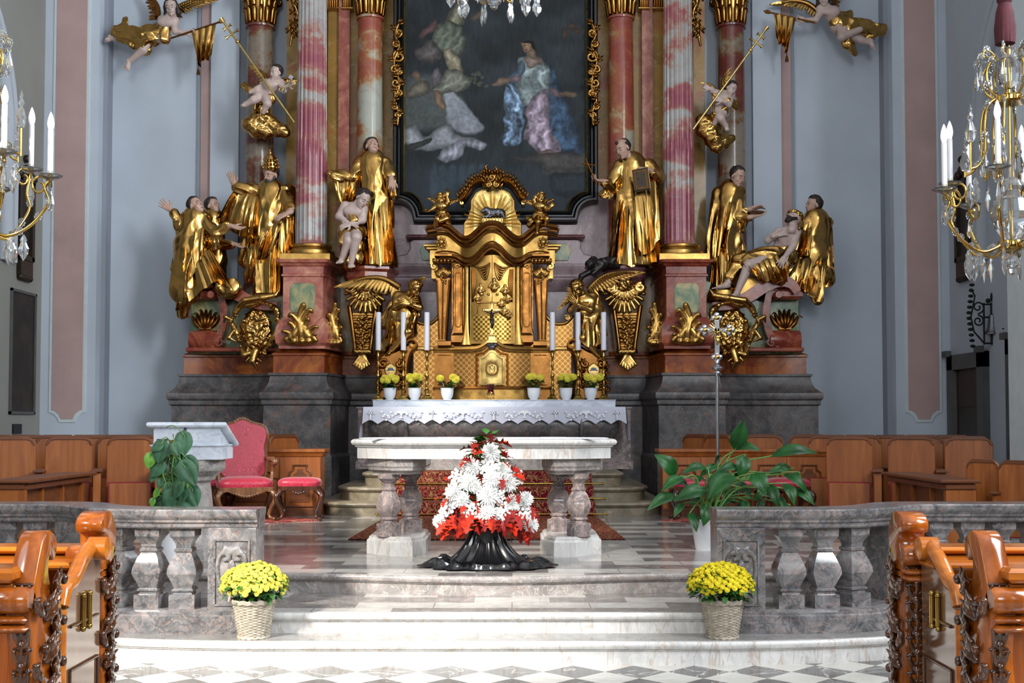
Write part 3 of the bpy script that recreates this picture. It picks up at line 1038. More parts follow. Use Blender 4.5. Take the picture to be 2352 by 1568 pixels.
for sg,lab in((-1,'red flowered rug lying under the crimson armchair and stools'),(1,'red flowered rug under the stools behind the peace lily')):
 pl=[(AX+sg*d,y)for d,y in((2.0,14.25),(4.9,13.05),(5.6,14.1),(2.7,15.0))]
 if sg<0:pl=list(reversed(pl))
 if sum(pl[i-1][0]*pl[i][1]-pl[i][0]*pl[i-1][1]for i in range(4))<0:pl=list(reversed(pl))
 tag(MB().stack(pl,[(-.004,FLOOR2+.001),(0,FLOOR2+.012),(-.01,FLOOR2+.014)]).build('rug',M['rug']),lab,'rug')

 # ------------------------------------------------------------------ the retable
RT=root('high_altar_retable',(AX,17.9,FLOOR2),'tall marbled high altar retable with dark stone plinth and red scagliola pedestals','altar')
LIP=[(0,18.05),(2.16,18.05),(2.3,17.15),(3.39,17.15),(3.39,17.5),(3.9,17.62),(4.4,17.6),(4.79,17.5),(4.79,17.9)]
LIP=[(0,18.05),(2.16,18.05),(2.3,17.15),(3.36,17.15),(3.42,17.5),(3.8,17.64),(4.3,17.62),(4.79,17.5)]
plan=half_plan(LIP,YB)
MB().stack(plan,[(-.03,FLOOR2),(-.03,1.12),(-.06,1.17),(-.06,1.86),(-.03,1.885),(-.03,1.94),(-.005,1.965),(.0,2.0),(-.005,2.05),(-.035,2.07),(-.09,2.12),(-.13,2.2),(-.145,2.29),(-.12,2.3),(-.12,2.335),(-.2,2.336)]).build('plinth',M['marble_dark'],RT,ang=30)
pod=offset(plan,-.19)
MB().stack(pod,[(0,2.335),(0,2.58),(.022,2.592),(.022,2.62),(-.04,2.65),(-.06,2.7),(-.1,2.7)]).build('podium',M['scag_amber'],RT,ang=30)


def pedestal(sg):
 Y0=17.28
 xa,xb=PX(648,Y0),PX(740,Y0)
 p=[(xa,Y0),(xb,Y0),(xb+.09,Y0+.55),(xb+.09,18.3),(xa,18.3)]
 pd=MB().stack(p,[(.05,2.68),(.05,2.72),(.085,2.76),(.1,2.87),(.085,2.99),(.03,3.1),(0,3.14),(0,3.72),(.022,3.73),(.022,3.755),(.005,3.77),(.005,3.87),(.03,3.88),(.05,3.91),(.085,3.925),(.095,3.965),(.05,3.975)])
 if sg>0:pd.mirror()
 o=pd.build('pedestal',M['scag_rose']if sg<0 else M['scag_red'],RT,ang=30)
 # inlaid coloured panels
 def panel(x0,x1,z0,z1,c):
  return[(x0,z1-c),(x0,z0+c),(x0+c,z0),(x1-c,z0),(x1,z0+c),(x1,z1-c),(x1-c,z1),(x0+c,z1)]
 q=MB().plate(panel(PX(664,Y0),PX(722,Y0),3.2,PZ(650,Y0),.05),Y0-.012,Y0+.02,.006)
 if sg>0:q.mirror()
 q.build('inlaid_panel',M['scag_green'],o)
 for pn,z0,z1,bl in(((xa+.03,xb-.03),2.76,3.3,Y0-.12),((xb+.06,xb+.1),2.76,3.34,Y0+.18)):
  cx=(pn[0]+pn[1])/2
  side=pn[1]-pn[0]<.2
  S=SDF(.0085,.012)
  if not side:
   flame(S,cx,z0,bl,z1-z0)
   for s in(-1,1):S.chain([(x_,bl-.02,z_)for x_,z_ in spiral(cx+s*.17,z0+.04,.055,.015,200 if s<0 else-20,s*1.1,14)],[.02]*15)
  else:flame(S,cx+.06,z0,bl,z1-z0,.5)
  lo_=sdf_obj('gilded_leaf',S,M['gold_satin'],o)
  if sg>0:mirror_obj(lo_)
 g=MB().stack([(PX(640,17.3),17.28),(PX(756,17.3),17.28),(PX(775,17.6),17.95),(PX(640,17.3),17.95)],[(0,3.972),(0,4.06),(-.02,4.065)])
 if sg>0:g.mirror()
 g.build('gilded_block',M['gold_satin'],RT)


both(pedestal)


def wing(sg):
 """the flanking scroll: a rolled red console below, a broken curved pediment above, a green field between"""
 Y0=17.62
 X=lambda p:PX(p,Y0);Z=lambda p:PZ(p,Y0)
 f=MB().plate([(X(430),Z(812)),(X(650),Z(812)),(X(650),Z(640)),(X(520),Z(690)),(X(505),Z(660)),(X(432),Z(660))],Y0+.12,18.4,.01)
 if sg>0:f.mirror()
 f.build('wing_field',M['scag_green'],RT)
 c=MB()
 # lower roll: a thick S ribbon seen end-on
 def ribbon(pts,w,y0,y1):
  n=len(pts);out=[]
  L=[];Rr=[]
  for i in range(n):
   nx,nz=miter(pts[i-1]if i else None,pts[i],pts[i+1]if i<n-1 else None)
   L.append((pts[i][0]+nx*w[i],pts[i][1]+nz*w[i]));Rr.append((pts[i][0]-nx*w[i],pts[i][1]-nz*w[i]))
  vs,fs=[],[]
  for i in range(n):vs+=[(L[i][0],y0,L[i][1]),(Rr[i][0],y0,Rr[i][1]),(L[i][0],y1,L[i][1]),(Rr[i][0],y1,Rr[i][1])]
  for i in range(n-1):
   a,b=i*4,i*4+4
   fs+=[(a,b,b+1,a+1),(a+2,a+3,b+3,b+2),(a,a+2,b+2,b),(a+1,b+1,b+3,a+3)]
  fs+=[(0,1,3,2),(4*n-4,4*n-2,4*n-1,4*n-3)]
  return vs,fs
 s=spline([(X(488),Z(664)),(X(503),Z(668)),(X(512),Z(700)),(X(514),Z(735)),(X(505),Z(770)),(X(484),Z(795))],7)
 c.add(*ribbon(s,[.05]*len(s),Y0-.08,18.3))
 c.lathe([(.15,0),(.15,.01),(.155,.02),(.155,.45),(.13,.47),(.05,.47)],24,M=Matrix(((0,0,1,X(434)),(0,-1,0,Y0+.05),(1,0,0,Z(782)),(0,0,0,1))))
 c.rbox(X(432),X(512),Y0+.1,18.3,Z(810),Z(755),.04)
 volute_plate(c,X(504),Z(788),.07,Y0-.12,18.2,60,-1.3,.025)
 t=spline([(X(446),Z(674)),(X(460),Z(655)),(X(486),Z(648)),(X(520),Z(660)),(X(560),Z(685)),(X(600),Z(702)),(X(640),Z(706))],7)
 c.add(*ribbon(t,[.035+.06*math.sin(PI*i/(len(t)-1))*.6+.02 for i in range(len(t))],Y0-.2,18.3))
 c.lathe([(.05,0),(.06,.02),(.06,.8),(.03,.82)],16,M=Matrix(((1,0,0,X(490)),(0,0,1,Y0-.24),(0,-1,0,Z(680)),(0,0,0,1))))
 c.rbox(X(430),X(500),Y0-.1,18.3,Z(688),Z(664),.04)
 c.rbox(X(436),X(490),Y0+.18,18.3,Z(760),Z(680),.02)
 c.rbox(X(428),X(650),Y0-.08,18.35,Z(808),Z(798),.015)
 if sg>0:c.mirror()
 c.build('wing_scroll',M['scag_red'],RT)
 l=MB();rr=random.Random(9)
 b=(X(466),Y0+.1,Z(758))
 plume(l,b,(X(466),Y0+.14,Z(706)),7,.62,.028,.1,rr,lift=.05)
 l.rbox(X(452),X(480),Y0+.06,Y0+.2,Z(760),Z(735),.03)
 if sg>0:l.mirror()
 l.build('gilded_shell',M['gold_brown'],RT)


both(wing)


def cartouche(sg):
 """a gilded rocaille shield hanging on the wing"""
 Y0=17.28
 X=lambda p:PX(p,Y0);Z=lambda p:PZ(p,Y0)
 rr=random.Random(21)
 S=SDF(.0095,.016)
 ce=(X(582),Y0+.12,Z(758))
 S.el(ce,(.225,.08,.31),wr=(.006,42))
 for i in range(60):
  a=rr.random()*6.28;q=.02+.18*rr.random()
  S.el((ce[0]+q*math.cos(a),ce[1]-.075,ce[2]+q*1.25*math.sin(a)),(.014+.022*rr.random(),.022,.016+.03*rr.random()),k=.008)
 rim=spline([(X(566),Z(700)),(X(600),Z(694)),(X(632),Z(712)),(X(634),Z(752)),(X(616),Z(792)),(X(590),Z(812)),(X(554),Z(800)),(X(540),Z(766)),(X(530),Z(735)),(X(544),Z(706))],4,True)
 for i in range(len(rim)):
  a,b=rim[i-1],rim[i]
  S.rc((a[0],Y0+.04,a[1]),(b[0],Y0+.04,b[1]),.03+.016*math.sin(i*.9),.03+.016*math.sin(i*.9+.9),k=.02)
 S.chain([(X(540),Y0+.02,Z(705)),(X(560),Y0-.02,Z(690)),(X(600),Y0-.02,Z(684)),(X(630),Y0,Z(678)),(X(640),Y0,Z(664))],[.03,.045,.05,.035,.012])
 S.chain([(X(636),Y0,Z(730)),(X(646),Y0-.02,Z(750)),(X(636),Y0-.02,Z(780)),(X(650),Y0,Z(790))],[.02,.05,.035,.01])
 S.chain([(X(530),Y0,Z(735)),(X(516),Y0-.02,Z(728)),(X(512),Y0,Z(740))],[.03,.03,.012])
 S.chain([(X(535),Y0,Z(760)),(X(524),Y0-.02,Z(776)),(X(540),Y0,Z(784))],[.03,.03,.012])
 S.chain([(X(586),Y0,Z(806)),(X(560),Y0-.02,Z(815)),(X(552),Y0,Z(800))],[.03,.045,.02])
 S.chain([(X(586),Y0,Z(806)),(X(580),Y0-.03,Z(830)),(X(592),Y0,Z(852))],[.06,.05,.008])
 for q in(-2,-1,0,1,2):S.rc((X(576),Y0,Z(815)),(X(582+q*9),Y0-.02,Z(840-abs(q)*5)),.02,.014,k=.01)
 for i in range(9):
  a=rim[(i*4+2)%len(rim)]
  S.el((a[0]+rr.uniform(-.05,.05),Y0,a[1]+rr.uniform(-.05,.05)),(.035,.03,.035),wr=(.01,70))
 o=sdf_obj('cartouche',S,M['gold'],RT)
 if sg>0:mirror_obj(o)


both(cartouche)


def bracket(sg):
 """gilded console carrying a saint: shell top, tapering panelled shaft, leaf drop"""
 Y0=17.45
 X=lambda p:PX(p,Y0);Z=lambda p:PZ(p,Y0)
 S=SDF(.011,.02)
 # fluted shell
 for i in range(13):
  a=R(180+15*i)
  S.rc((X(838),Y0+.02,Z(662)),(X(838)+.31*math.cos(a),Y0+.08-.1*abs(math.sin(a)),Z(662)+.37*math.sin(a)+.02),.04,.026,k=.01)
  S.rc((X(838),Y0-.06,Z(660)),(X(838)+.22*math.cos(a+.1),Y0-.08-.06*abs(math.sin(a)),Z(660)+.2*math.sin(a+.1)),.03,.02,k=.008)
 for s_,cx in((-1,802),(1,872)):
  S.chain([(x,Y0-.08,z)for x,z in spiral(X(cx),Z(662),.075,.02,90,s_*1.2,12)],[.035]*13)
 S.el((X(838),Y0-.1,Z(655)),(.1,.08,.11),wr=(.014,60));S.rc((X(800),Y0+.1,Z(650)),(X(878),Y0+.1,Z(650)),.07,.07)
 for i in range(7):S.rc((X(838-7+i*2.4),Y0-.16,Z(640)),(X(838-12+i*4),Y0-.14,Z(668)),.013,.012,k=.006)
 # drop at the foot
 for i in range(7):
  q=i-3
  S.rc((X(832),Y0+.02,Z(808)),(X(830+q*6.2),Y0-.01,Z(850-abs(q)*4)),.035,.02,k=.01)
 for i in range(8):S.el((X(815+5*i),Y0-.02,Z(806+3*(i%2))),(.03,.03,.03))
 o=sdf_obj('console_bracket',S,M['gold'],RT)
 if sg>0:mirror_obj(o)
 # tapering shaft with fruit festoon
 t=MB().plate([(X(814),Z(812)),(X(850),Z(812)),(X(862),Z(716)),(X(800),Z(716))],Y0+.06,18.1,.01)
 for e in((800,814),(862,850)):
  t.tube([(X(e[0]),Y0+.05,Z(700)),(X(e[1]),Y0+.03,Z(795)),(X(e[1]),Y0+.0,Z(812))],[.035,.03,.045],10)
 for i in range(14):t.box(X(806+i*.6),X(857-i*.6),Y0+.05,Y0+.07,Z(722+i*6),Z(724.5+i*6))
 if sg>0:t.mirror()
 t.build('bracket_shaft',M['gold'],o)
 f=MB();rr=random.Random(4)
 for i in range(26):
  u=i/25
  f.ball((X(831)+rr.uniform(-.07,.07)*(1-.5*u),Y0+.02,Z(728+72*u)),rr.uniform(.02,.034),8)
 for i in range(6):plume(f,(X(831),Y0+.03,Z(735+i*11)),(X(831)+(-1)**i*.13,Y0+.02,Z(730+i*11)),3,.4,.012,.2,rr)
 if sg>0:f.mirror()
 f.build('fruit_festoon',M['gold'],o)
 sh=MB().stack([(X(780),Y0+.2),(X(792),Y0+.02),(X(838),Y0-.1),(X(890),Y0),(X(903),18.0),(X(780),18.0)],[(-.06,Z(652)),(-.05,Z(642)),(-.02,Z(636)),(-.02,Z(624)),(.02,Z(618)),(.02,Z(612)),(-.02,Z(611))])
 if sg>0:sh.mirror()
 sh.build('statue_shelf',M['scag_plum']if sg>0 else M['scag_red'],RT,ang=30)


both(bracket)


def back_panels(sg):
 Yb=18.36
 X=lambda p:PX(p,Yb)
 w=MB().box(X(655),X(906),Yb,YB,2.7,8.6)
 if sg>0:w.mirror()
 w.build('back_panel',M['scag_ochre'],RT)
 for a,b,d in((776,801,.14),(750,776,.07),(655,682,.1)):
  s=MB().box(X(a),X(b),Yb-d,Yb,3.98,8.6)
  if sg>0:s.mirror()
  s.build('pilaster_strip',M['scag_rose']if a==776 else M['scag_ochre'],RT)
  # gilded pendants high beside the columns, and small gilded capitals on the strips
 g=MB();rr=random.Random(8)
 Y=17.75;XX=lambda p:PX(p,Y);ZZ=lambda p:PZ(p,Y)
 pts=spline([(XX(676),Y,ZZ(-40)),(XX(668),Y-.05,ZZ(0)),(XX(678),Y-.02,ZZ(35)),(XX(668),Y-.04,ZZ(60)),(XX(664),Y,ZZ(82)),(XX(660),Y,ZZ(106))],5)
 g.tube(pts,[.05*(1-.7*i/len(pts))for i in range(len(pts))],8)
 for i in range(9):
  p=pts[2+i*2];plume(g,p,(p[0]+(-1)**i*.09,p[1]-.02,p[2]-.09),3,.35,.018,.2,rr)
 if sg>0:g.mirror()
 g.build('gilded_pendant',M['gold'],RT)
 c=MB()
 for p0,p1 in((748,774),(786,806)):
  for i in range(5):
   u=X(p0)+(X(p1)-X(p0))*(i+.5)/5
   c.tube([(u,Yb-.16,PZ(26,Yb)),(u,Yb-.18,PZ(0,Yb)),(u,Yb-.22,PZ(-20,Yb))],[.02,.026,.03],7)
  c.rbox(X(p0)-.02,X(p1)+.02,Yb-.19,Yb,PZ(30,Yb),PZ(25,Yb),.01)
 if sg>0:c.mirror()
 c.build('strip_capital',M['gold_satin'],RT)


both(back_panels)

# mauve bank behind the tabernacle
Y0=18.05
X=lambda p:PX(p,Y0);Z=lambda p:PZ(p,Y0)
m=MB().box(AX-1.72,AX+1.72,Y0+.2,YB,2.3,Z(420))
m.stack([(AX-1.5,Y0),(AX+1.5,Y0),(AX+1.5,18.5),(AX-1.5,18.5)],[(0,2.33),(0,Z(836)),(-.02,Z(830)),(-.02,Z(670)),(.02,Z(664)),(.03,Z(655)),(.06,Z(648)),(.06,Z(640)),(.02,Z(634)),(.02,Z(622)),(.05,Z(615)),(.05,Z(608)),(0,Z(606))])
out=[]
for px_,pz_ in((905,608),(903,596),(912,586),(932,582),(940,568),(938,556),(948,548)):out.append((X(px_),Z(pz_)))
full=out+[(2*AX-x,z)for x,z in reversed(out)]
m.plate(full[::-1]if sum(full[i-1][0]*full[i][1]-full[i][0]*full[i-1][1]for i in range(len(full)))<0 else full,Y0+.02,18.5,.02)
m.box(AX-1.3,AX+1.3,Y0+.06,YB,Z(550),Z(515))
m.build('mauve_bank',M['scag_mauve'],RT)
MB().rbox(X(930),2*AX-X(930),Y0-.06,18.5,Z(549),Z(539),.03).build('plum_moulding',M['scag_plum'],RT)
for sg in(-1,1):
 q=MB().plate([(X(962),Z(574)),(X(970),Z(598)),(X(1010),Z(598)),(X(1010),Z(556)),(X(972),Z(560))],Y0+.0,Y0+.1,.006)
 if sg>0:q.mirror()
 q.build('inlaid_panel',M['scag_green'],RT)

 # ------------------------------------------------------------------ columns
def column(px,Y,r,z0,z1,mat,fl,cap,sg,label):
 x=PX(px,Y);x=2*AX-x if sg>0 else x
 o=root('column',(x,Y,z0),label,'column')
 if fl:
  MB().lathe([(r*1.5,0),(r*1.52,.03),(r*1.5,.06),(r*1.3,.07),(r*1.25,.095),(r*1.32,.12),(r*1.3,.15),(r*1.14,.165)],40,(x,Y,z0-.14)).build('column_base',M['gold_satin'],o)
  nf=20
  zt=z0+1.42
  def flute(a,z):
   c=math.cos(a*nf)
   if z<.05 or c>.62:return 0
   d=min(1,(.62-c)/.5)*.085
   return-.01 if z<1.4 and False else(d*(.45 if z<1.42 else 1))
  pr=[(r*1.1,0),(r*1.04,.03),(r,.06),(r,.08)]+[(r*(1-.13*(i/14)**1.4),.1+(z1-z0-.1)*i/14)for i in range(15)]
  pr.insert(8,(r*.995,1.40));pr.insert(9,(r*.995,1.43))
  pr=sorted(pr,key=lambda q:q[1])
  MB().lathe(pr,nf*10,(x,Y,z0),flute=flute).build('shaft',mat,o,ang=60)
 else:
  pr=[(r*1.1,0),(r,.06)]+[(r*(1-.12*(i/14)**1.4),.1+(z1-z0-.1)*i/14)for i in range(15)]
  e=pr[-1];pr+=[(e[0]*1.14,e[1]+.0),(e[0]*1.16,e[1]+.03),(e[0]*1.02,e[1]+.05)]
  MB().lathe(pr,40,(x,Y,z0)).build('shaft',mat,o)
  if z0>3.9:pass
 if cap:
  m=MB();rc_=r*.88
  m.lathe([(rc_,0),(rc_*.96,.05),(rc_,.3),(rc_*1.2,.5),(rc_*1.35,.58)],32,(x,Y,z1+.05))
  for row,(n,zz,h)in enumerate(((14,.02,.22),(12,.12,.26))):
   for i in range(n):
    a=2*PI*(i+.5*row)/n
    ca,sa=math.cos(a),math.sin(a)
    q=[(x+ca*rc_*f,Y+sa*rc_*f,z1+.05+zz+h*t)for f,t in((1.03,0),(1.08,.4),(1.12,.8),(1.3,.97),(1.33,.86))]
    m.tube(q,[.03,.036,.034,.028,.012],6)
  for i in range(4):
   a=PI/4+i*PI/2;ca,sa=math.cos(a),math.sin(a)
   sp=[(x+ca*(rc_*1.55+u),Y+sa*(rc_*1.55+u),z1+.5+w)for u,w in spiral(0,0,.1,.02,90,1.5,20)]
   m.tube(sp,[.035*(1-.4*j/20)for j in range(21)],8)
  m.rbox(x-rc_*1.7,x+rc_*1.7,Y-rc_*1.7,Y+rc_*1.7,z1+.6,z1+.7,.02)
  m.build('capital',M['gold'],o)
 return o


for sg,w in((-1,'beside the bearded figure in a triple crown'),(1,'beside the cloaked figure holding a dish')):
 column(712,17.6,.232,4.2,8.5,M['col_pink'],True,False,sg,'tall fluted pink and grey marbled column '+w)
for sg,w in((-1,'behind the saint with the seated beggar'),(1,'behind the saint holding a brown book')):
 column(846,18.02,.205,3.95,PZ(46,18.0),M['col_warm'],False,True,sg,'smooth red and grey marbled column '+w)
for sg,w in((-1,'behind the winged child on a cloud holding keys'),(1,'behind the winged child whose face is turned down on a cloud')):
 column(591,18.2,.225,3.4,PZ(64,18.15),M['col_dark'],False,True,sg,'smooth dark red marbled column '+w)

 # ------------------------------------------------------------------ the altar painting
PF=root('altar_painting',(AX,18.2,PZ(512,18.15)),'large dark altarpiece painting of a kneeling robed figure, in a black and gold frame','painting')
Yp=18.14
X=lambda p:PX(p,Yp);Z=lambda p:PZ(p,Yp)


def frame_path(x0,x1,zb,zt,r,n=8):
 """closed outline with concave quarter rounds at the two lower corners, from top left downwards"""
 p=[(x0,zt),(x0,zb+r)]
 p+=[(x0+r*math.sin(R(t))*.0+r*(1-math.cos(R(t)))*.0+(r*math.sin(R(t))),zb+r*math.cos(R(t)))for t in[]]
 for i in range(1,n):
  t=R(90*i/n);p.append((x0+r*math.sin(t)*.98,zb+r-r*(1-math.cos(t))))
 p+=[(x0+r,zb),(x1-r,zb)]
 for i in range(1,n):
  t=R(90*(1-i/n));p.append((x1-r*math.sin(t)*.98,zb+r-r*(1-math.cos(t))))
 p+=[(x1,zb+r),(x1,zt)]
 return p


ZT=8.55
fo=frame_path(X(914),X(1362),Z(499),ZT,.3)
MB().strip3(fo,[(-.075,Yp-.02),(-.075,Yp-.1),(-.05,Yp-.13),(-.02,Yp-.09),(.0,Yp-.09),(.03,Yp-.15),(.06,Yp-.15),(.085,Yp-.08),(.085,18.5),(-.075,18.5)],depth=Vector((0,1,0))).build('black_frame',M['black_lacquer'],PF)
fi=frame_path(X(926),X(1350),Z(488),ZT,.3)
MB().strip3(fi,[(-.022,Yp-.01),(-.022,Yp-.07),(0,Yp-.1),(.022,Yp-.07),(.022,Yp-.01)]).build('gilded_fillet',M['gold_bright'],PF)


def rocaille(sg):
 m=MB();rr=random.Random(5);y=Yp-.2
 XX=lambda p:PX(p,y);ZZ=lambda p:PZ(p,y)
 spec=[(912,75,.07,200,1.1),(905,100,.06,20,-1.2),(914,130,.1,120,1.2),(903,160,.085,-60,1.3),(916,165,.05,100,1.2),(906,190,.09,60,-1.2),(914,215,.07,240,-1.3),(905,245,.06,80,1.2),(912,265,.05,200,-1.2)]
 for px_,py_,r0,a0,tn in spec:cscroll(m,(XX(px_),ZZ(py_)),r0,a0,tn,.02,y)
 pts=[(XX(a),y,ZZ(b))for a,b in((912,55),(905,80),(914,108),(902,140),(910,170),(914,200),(903,228),(912,255),(910,288))]
 sp=spline(pts,5);m.tube(sp,[.022]*len(sp),7)
 for i in range(0,len(sp),3):
  p=sp[i];plume(m,p,(p[0]+(-1)**i*.09,y-.01,p[2]+.07),3,.35,.014,.2,rr)
 if sg>0:m.mirror();
 m.build('gilded_rocaille',M['gold'],PF)


both(rocaille)


def paint_canvas():
 """the picture itself: a colour per point of a fine grid, laid on in simple shapes"""
 x0,x1,z0,z1=X(924),X(1352),Z(489),Z(-60)
 nx,nz=330,430
 gx,gz=np.meshgrid(np.linspace(924,1352,nx),np.linspace(489,-60,nz))
 rs=np.random.RandomState(3)
 def nz2(sx,sy,seed):
  r=np.random.RandomState(seed);h,w=int(549/sy)+3,int(428/sx)+3
  g=r.rand(h,w);u=(gx-924)/sx;v=(gz+60)/sy
  i,j=v.astype(int),u.astype(int);fv,fu=v-i,u-j
  fv,fu=fv*fv*(3-2*fv),fu*fu*(3-2*fu)
  return(g[i,j]*(1-fu)+g[i,j+1]*fu)*(1-fv)+(g[i+1,j]*(1-fu)+g[i+1,j+1]*fu)*fv
 n1=.6*nz2(70,60,1)+.4*nz2(24,22,2);n2=.6*nz2(30,26,5)+.4*nz2(9,9,6);br=nz2(3,16,9);n3=nz2(4,5,21)
 img=np.zeros((nz,nx,3))
 base=np.array([40,46,50.]);img[:]=base
 img+=((n1-.5)*34)[...,None]*np.array([.9,1,1.1])+((br-.5)*10)[...,None]
 low=np.clip((gz-360)/60,0,1)[...,None];img=img*(1-low*.4)+low*.4*np.array([54,66,76.])
 wx=gx+(nz2(14,14,11)-.5)*8;wz=gz+(nz2(14,14,12)-.5)*8
 def poly(pts,col,soft=3,fold=None,amt=.3,alpha=1.0):
  nonlocal img
  p=np.array(spline(pts,5,True));ins=np.zeros(gx.shape,bool);dist=np.full(gx.shape,1e9)
  for i in range(len(p)):
   (ax_,az_),(bx_,bz_)=p[i-1],p[i]
   c=((az_>wz)!=(bz_>wz))&(wx<(bx_-ax_)*(wz-az_)/(bz_-az_+1e-9)+ax_);ins^=c
   dx,dz=bx_-ax_,bz_-az_;t=np.clip(((wx-ax_)*dx+(wz-az_)*dz)/(dx*dx+dz*dz+1e-9),0,1)
   dist=np.minimum(dist,np.hypot(wx-ax_-t*dx,wz-az_-t*dz))
  sd=np.where(ins,dist,-dist);a=np.clip(sd/(soft*.5)+.5,0,1)[...,None]*alpha
  c=np.array(col,float)[None,None]
  sh=1+((n2-.5)*1.2+(n3-.5)*.7)[...,None]*amt
  if fold:
   fx,fz,fr=fold
   sh=sh+amt*.55*((1-2*np.abs(np.sin((fx*wx+fz*wz)*fr*.3+7*n1+2.5*n2)))*(.4+n1))[...,None]
  sh=sh*(1-.45*np.clip(1-sd/14,0,1))[...,None]if soft<9 else sh
  img=img*(1-a)+c*sh*a
  # clouds and smoke
 poly([(930,190),(1000,180),(1060,230),(1050,290),(980,300),(926,300)],(96,102,98),30,alpha=.6)
 poly([(1020,210),(1060,230),(1090,270),(1110,300),(1060,310),(1030,280)],(150,156,166),14,alpha=.85)
 poly([(930,300),(950,290),(975,315),(1000,300),(1030,285),(1050,312),(1090,318),(1080,335),(1020,345),(960,345),(930,330)],(160,164,172),7,alpha=.9)
 poly([(1000,360),(1030,335),(1060,322),(1100,322),(1118,338),(1100,348),(1070,335),(1058,360),(1020,372)],(176,178,192),4,(1,.4,.5))
 poly([(938,335),(985,320),(985,332),(940,345)],(70,74,72),4)
 for s_ in range(6):poly([(985+s_*22,395),(1000+s_*22,380),(1008+s_*22,440),(995+s_*22,480)],(70,86,100),14,alpha=.5)
 # angel on clouds
 poly([(1036,20),(1066,8),(1062,60),(1020,66)],(134,132,112),4,(1,.4,.3))
 poly([(1000,60),(1030,50),(1062,70),(1070,110),(1050,130),(1000,120),(990,90)],(104,112,100),5,(1,.6,.3))
 poly([(1014,122),(1040,116),(1060,150),(1058,180),(1030,166)],(160,152,128),4,(.6,1,.2))
 poly([(1028,160),(1064,172),(1084,190),(1060,210),(1010,216),(992,208)],(132,134,122),4,(1,.8,.35))
 poly([(958,80),(985,55),(1000,46),(998,66),(970,88)],(116,88,92),5)
 poly([(952,120),(990,95),(1010,130),(990,146),(966,142)],(98,92,92),6,(1,1,.3))
 poly([(996,212),(1012,214),(1022,250),(1010,252),(996,232)],(150,126,104),3)
 poly([(944,174),(956,164),(964,178),(956,190)],(140,112,92),4)
 poly([(930,210),(950,190),(980,190),(985,216),(940,226)],(112,106,94),8)
 poly([(990,170),(1004,156),(1010,180),(998,202)],(140,130,140),4)
 poly([(1080,40),(1100,24),(1112,30),(1092,52)],(110,98,84),5);poly([(1040,4),(1072,12),(1060,22)],(128,100,72),4)
 for i in range(14):
  u,v=rs.uniform(1080,1120),rs.uniform(165,205);poly([(u-5,v),(u,v-4),(u+5,v),(u,v+4)],(116,126,108),3)
  # cherub heads
 for u,v in((1300,78),(1316,62),(1330,72)):poly([(u-10,v),(u,v-11),(u+10,v),(u,v+12)],(92,74,62),7)
 # kneeling figure: mantle, tunic, rose skirt, arms, head
 poly([(1198,138),(1230,128),(1262,148),(1290,190),(1306,240),(1338,330),(1340,356),(1300,352),(1262,330),(1230,240)],(62,86,112),4,(1,.3,.22),.45)
 poly([(1158,205),(1190,190),(1206,240),(1206,290),(1196,326),(1176,335),(1152,326),(1158,280),(1160,240)],(128,154,184),4,(1,-.1,.32),.7)
 poly([(1192,138),(1226,132),(1258,150),(1264,205),(1230,240),(1196,236),(1190,180)],(142,158,160),4,(1,.5,.26),.4)
 poly([(1152,190),(1180,170),(1198,140),(1206,160),(1190,192),(1170,198)],(104,122,142),4)
 poly([(1208,250),(1226,222),(1256,210),(1264,250),(1268,300),(1290,350),(1262,366),(1236,355),(1214,325),(1202,318),(1210,290)],(176,160,178),4,(1,.2,.35),.45)
 poly([(1236,355),(1262,345),(1286,356),(1260,370),(1246,368)],(158,132,128),3)
 poly([(1170,184),(1192,176),(1196,188),(1176,192)],(164,140,148),4);poly([(1126,194),(1150,184),(1172,184),(1170,196),(1140,200)],(168,142,122),3)
 poly([(1262,206),(1290,212),(1296,222),(1270,222)],(156,132,136),4);poly([(1288,212),(1322,214),(1320,226),(1294,224)],(150,124,102),3)
 poly([(1206,136),(1220,126),(1246,134),(1240,150),(1216,158)],(154,136,124),4)
 poly([(1210,128),(1214,112),(1224,112),(1228,134)],(158,132,110),3)
 poly([(1196,100),(1212,92),(1226,98),(1228,116),(1214,124),(1202,118)],(172,140,114),3)
 poly([(1198,98),(1210,92),(1228,98),(1232,116),(1226,116),(1222,104),(1206,99)],(40,30,26),3)
 for u in(1203,1214):poly([(u-2,106),(u,104),(u+3,106),(u,108)],(104,74,58),2)
 poly([(1205,116),(1210,115),(1212,117),(1208,118)],(136,84,74),2)
 # steps at the foot
 poly([(1175,362),(1350,352),(1350,392),(1255,392),(1240,380)],(84,80,76),4,alpha=.8);poly([(1250,392),(1350,388),(1350,400),(1262,402)],(100,98,94),3,alpha=.7)
 poly([(1265,402),(1350,402),(1350,445),(1280,450)],(46,56,66),6,alpha=.8)
 img=np.clip(img,4,250)
 l=np.where(img/255<=.04045,img/255/12.92,((img/255+.055)/1.055)**2.4)
 og=origin_of(PF)
 xs=np.linspace(x0,x1,nx);zs=np.linspace(z0,z1,nz)
 vx,vz=np.meshgrid(xs,zs)
 v=np.stack([vx-og.x,np.full_like(vx,Yp-.015-og.y),vz-og.z],-1).reshape(-1,3).astype(np.float32)
 idx=np.arange(nx*nz).reshape(nz,nx)
 q=np.stack([idx[:-1,:-1],idx[:-1,1:],idx[1:,1:],idx[1:,:-1]],-1).reshape(-1,4)
 # trim the two lower corners where the frame curves in
 cx=(vx[:-1,:-1]+vx[1:,1:]).ravel()/2;cz=(vz[:-1,:-1]+vz[1:,1:]).ravel()/2
 kx0,kx1,kz=X(926),X(1350),Z(488)
 keep=(np.hypot(cx-kx0,cz-kz)>.285)&(np.hypot(cx-kx1,cz-kz)>.285);q=q[keep]
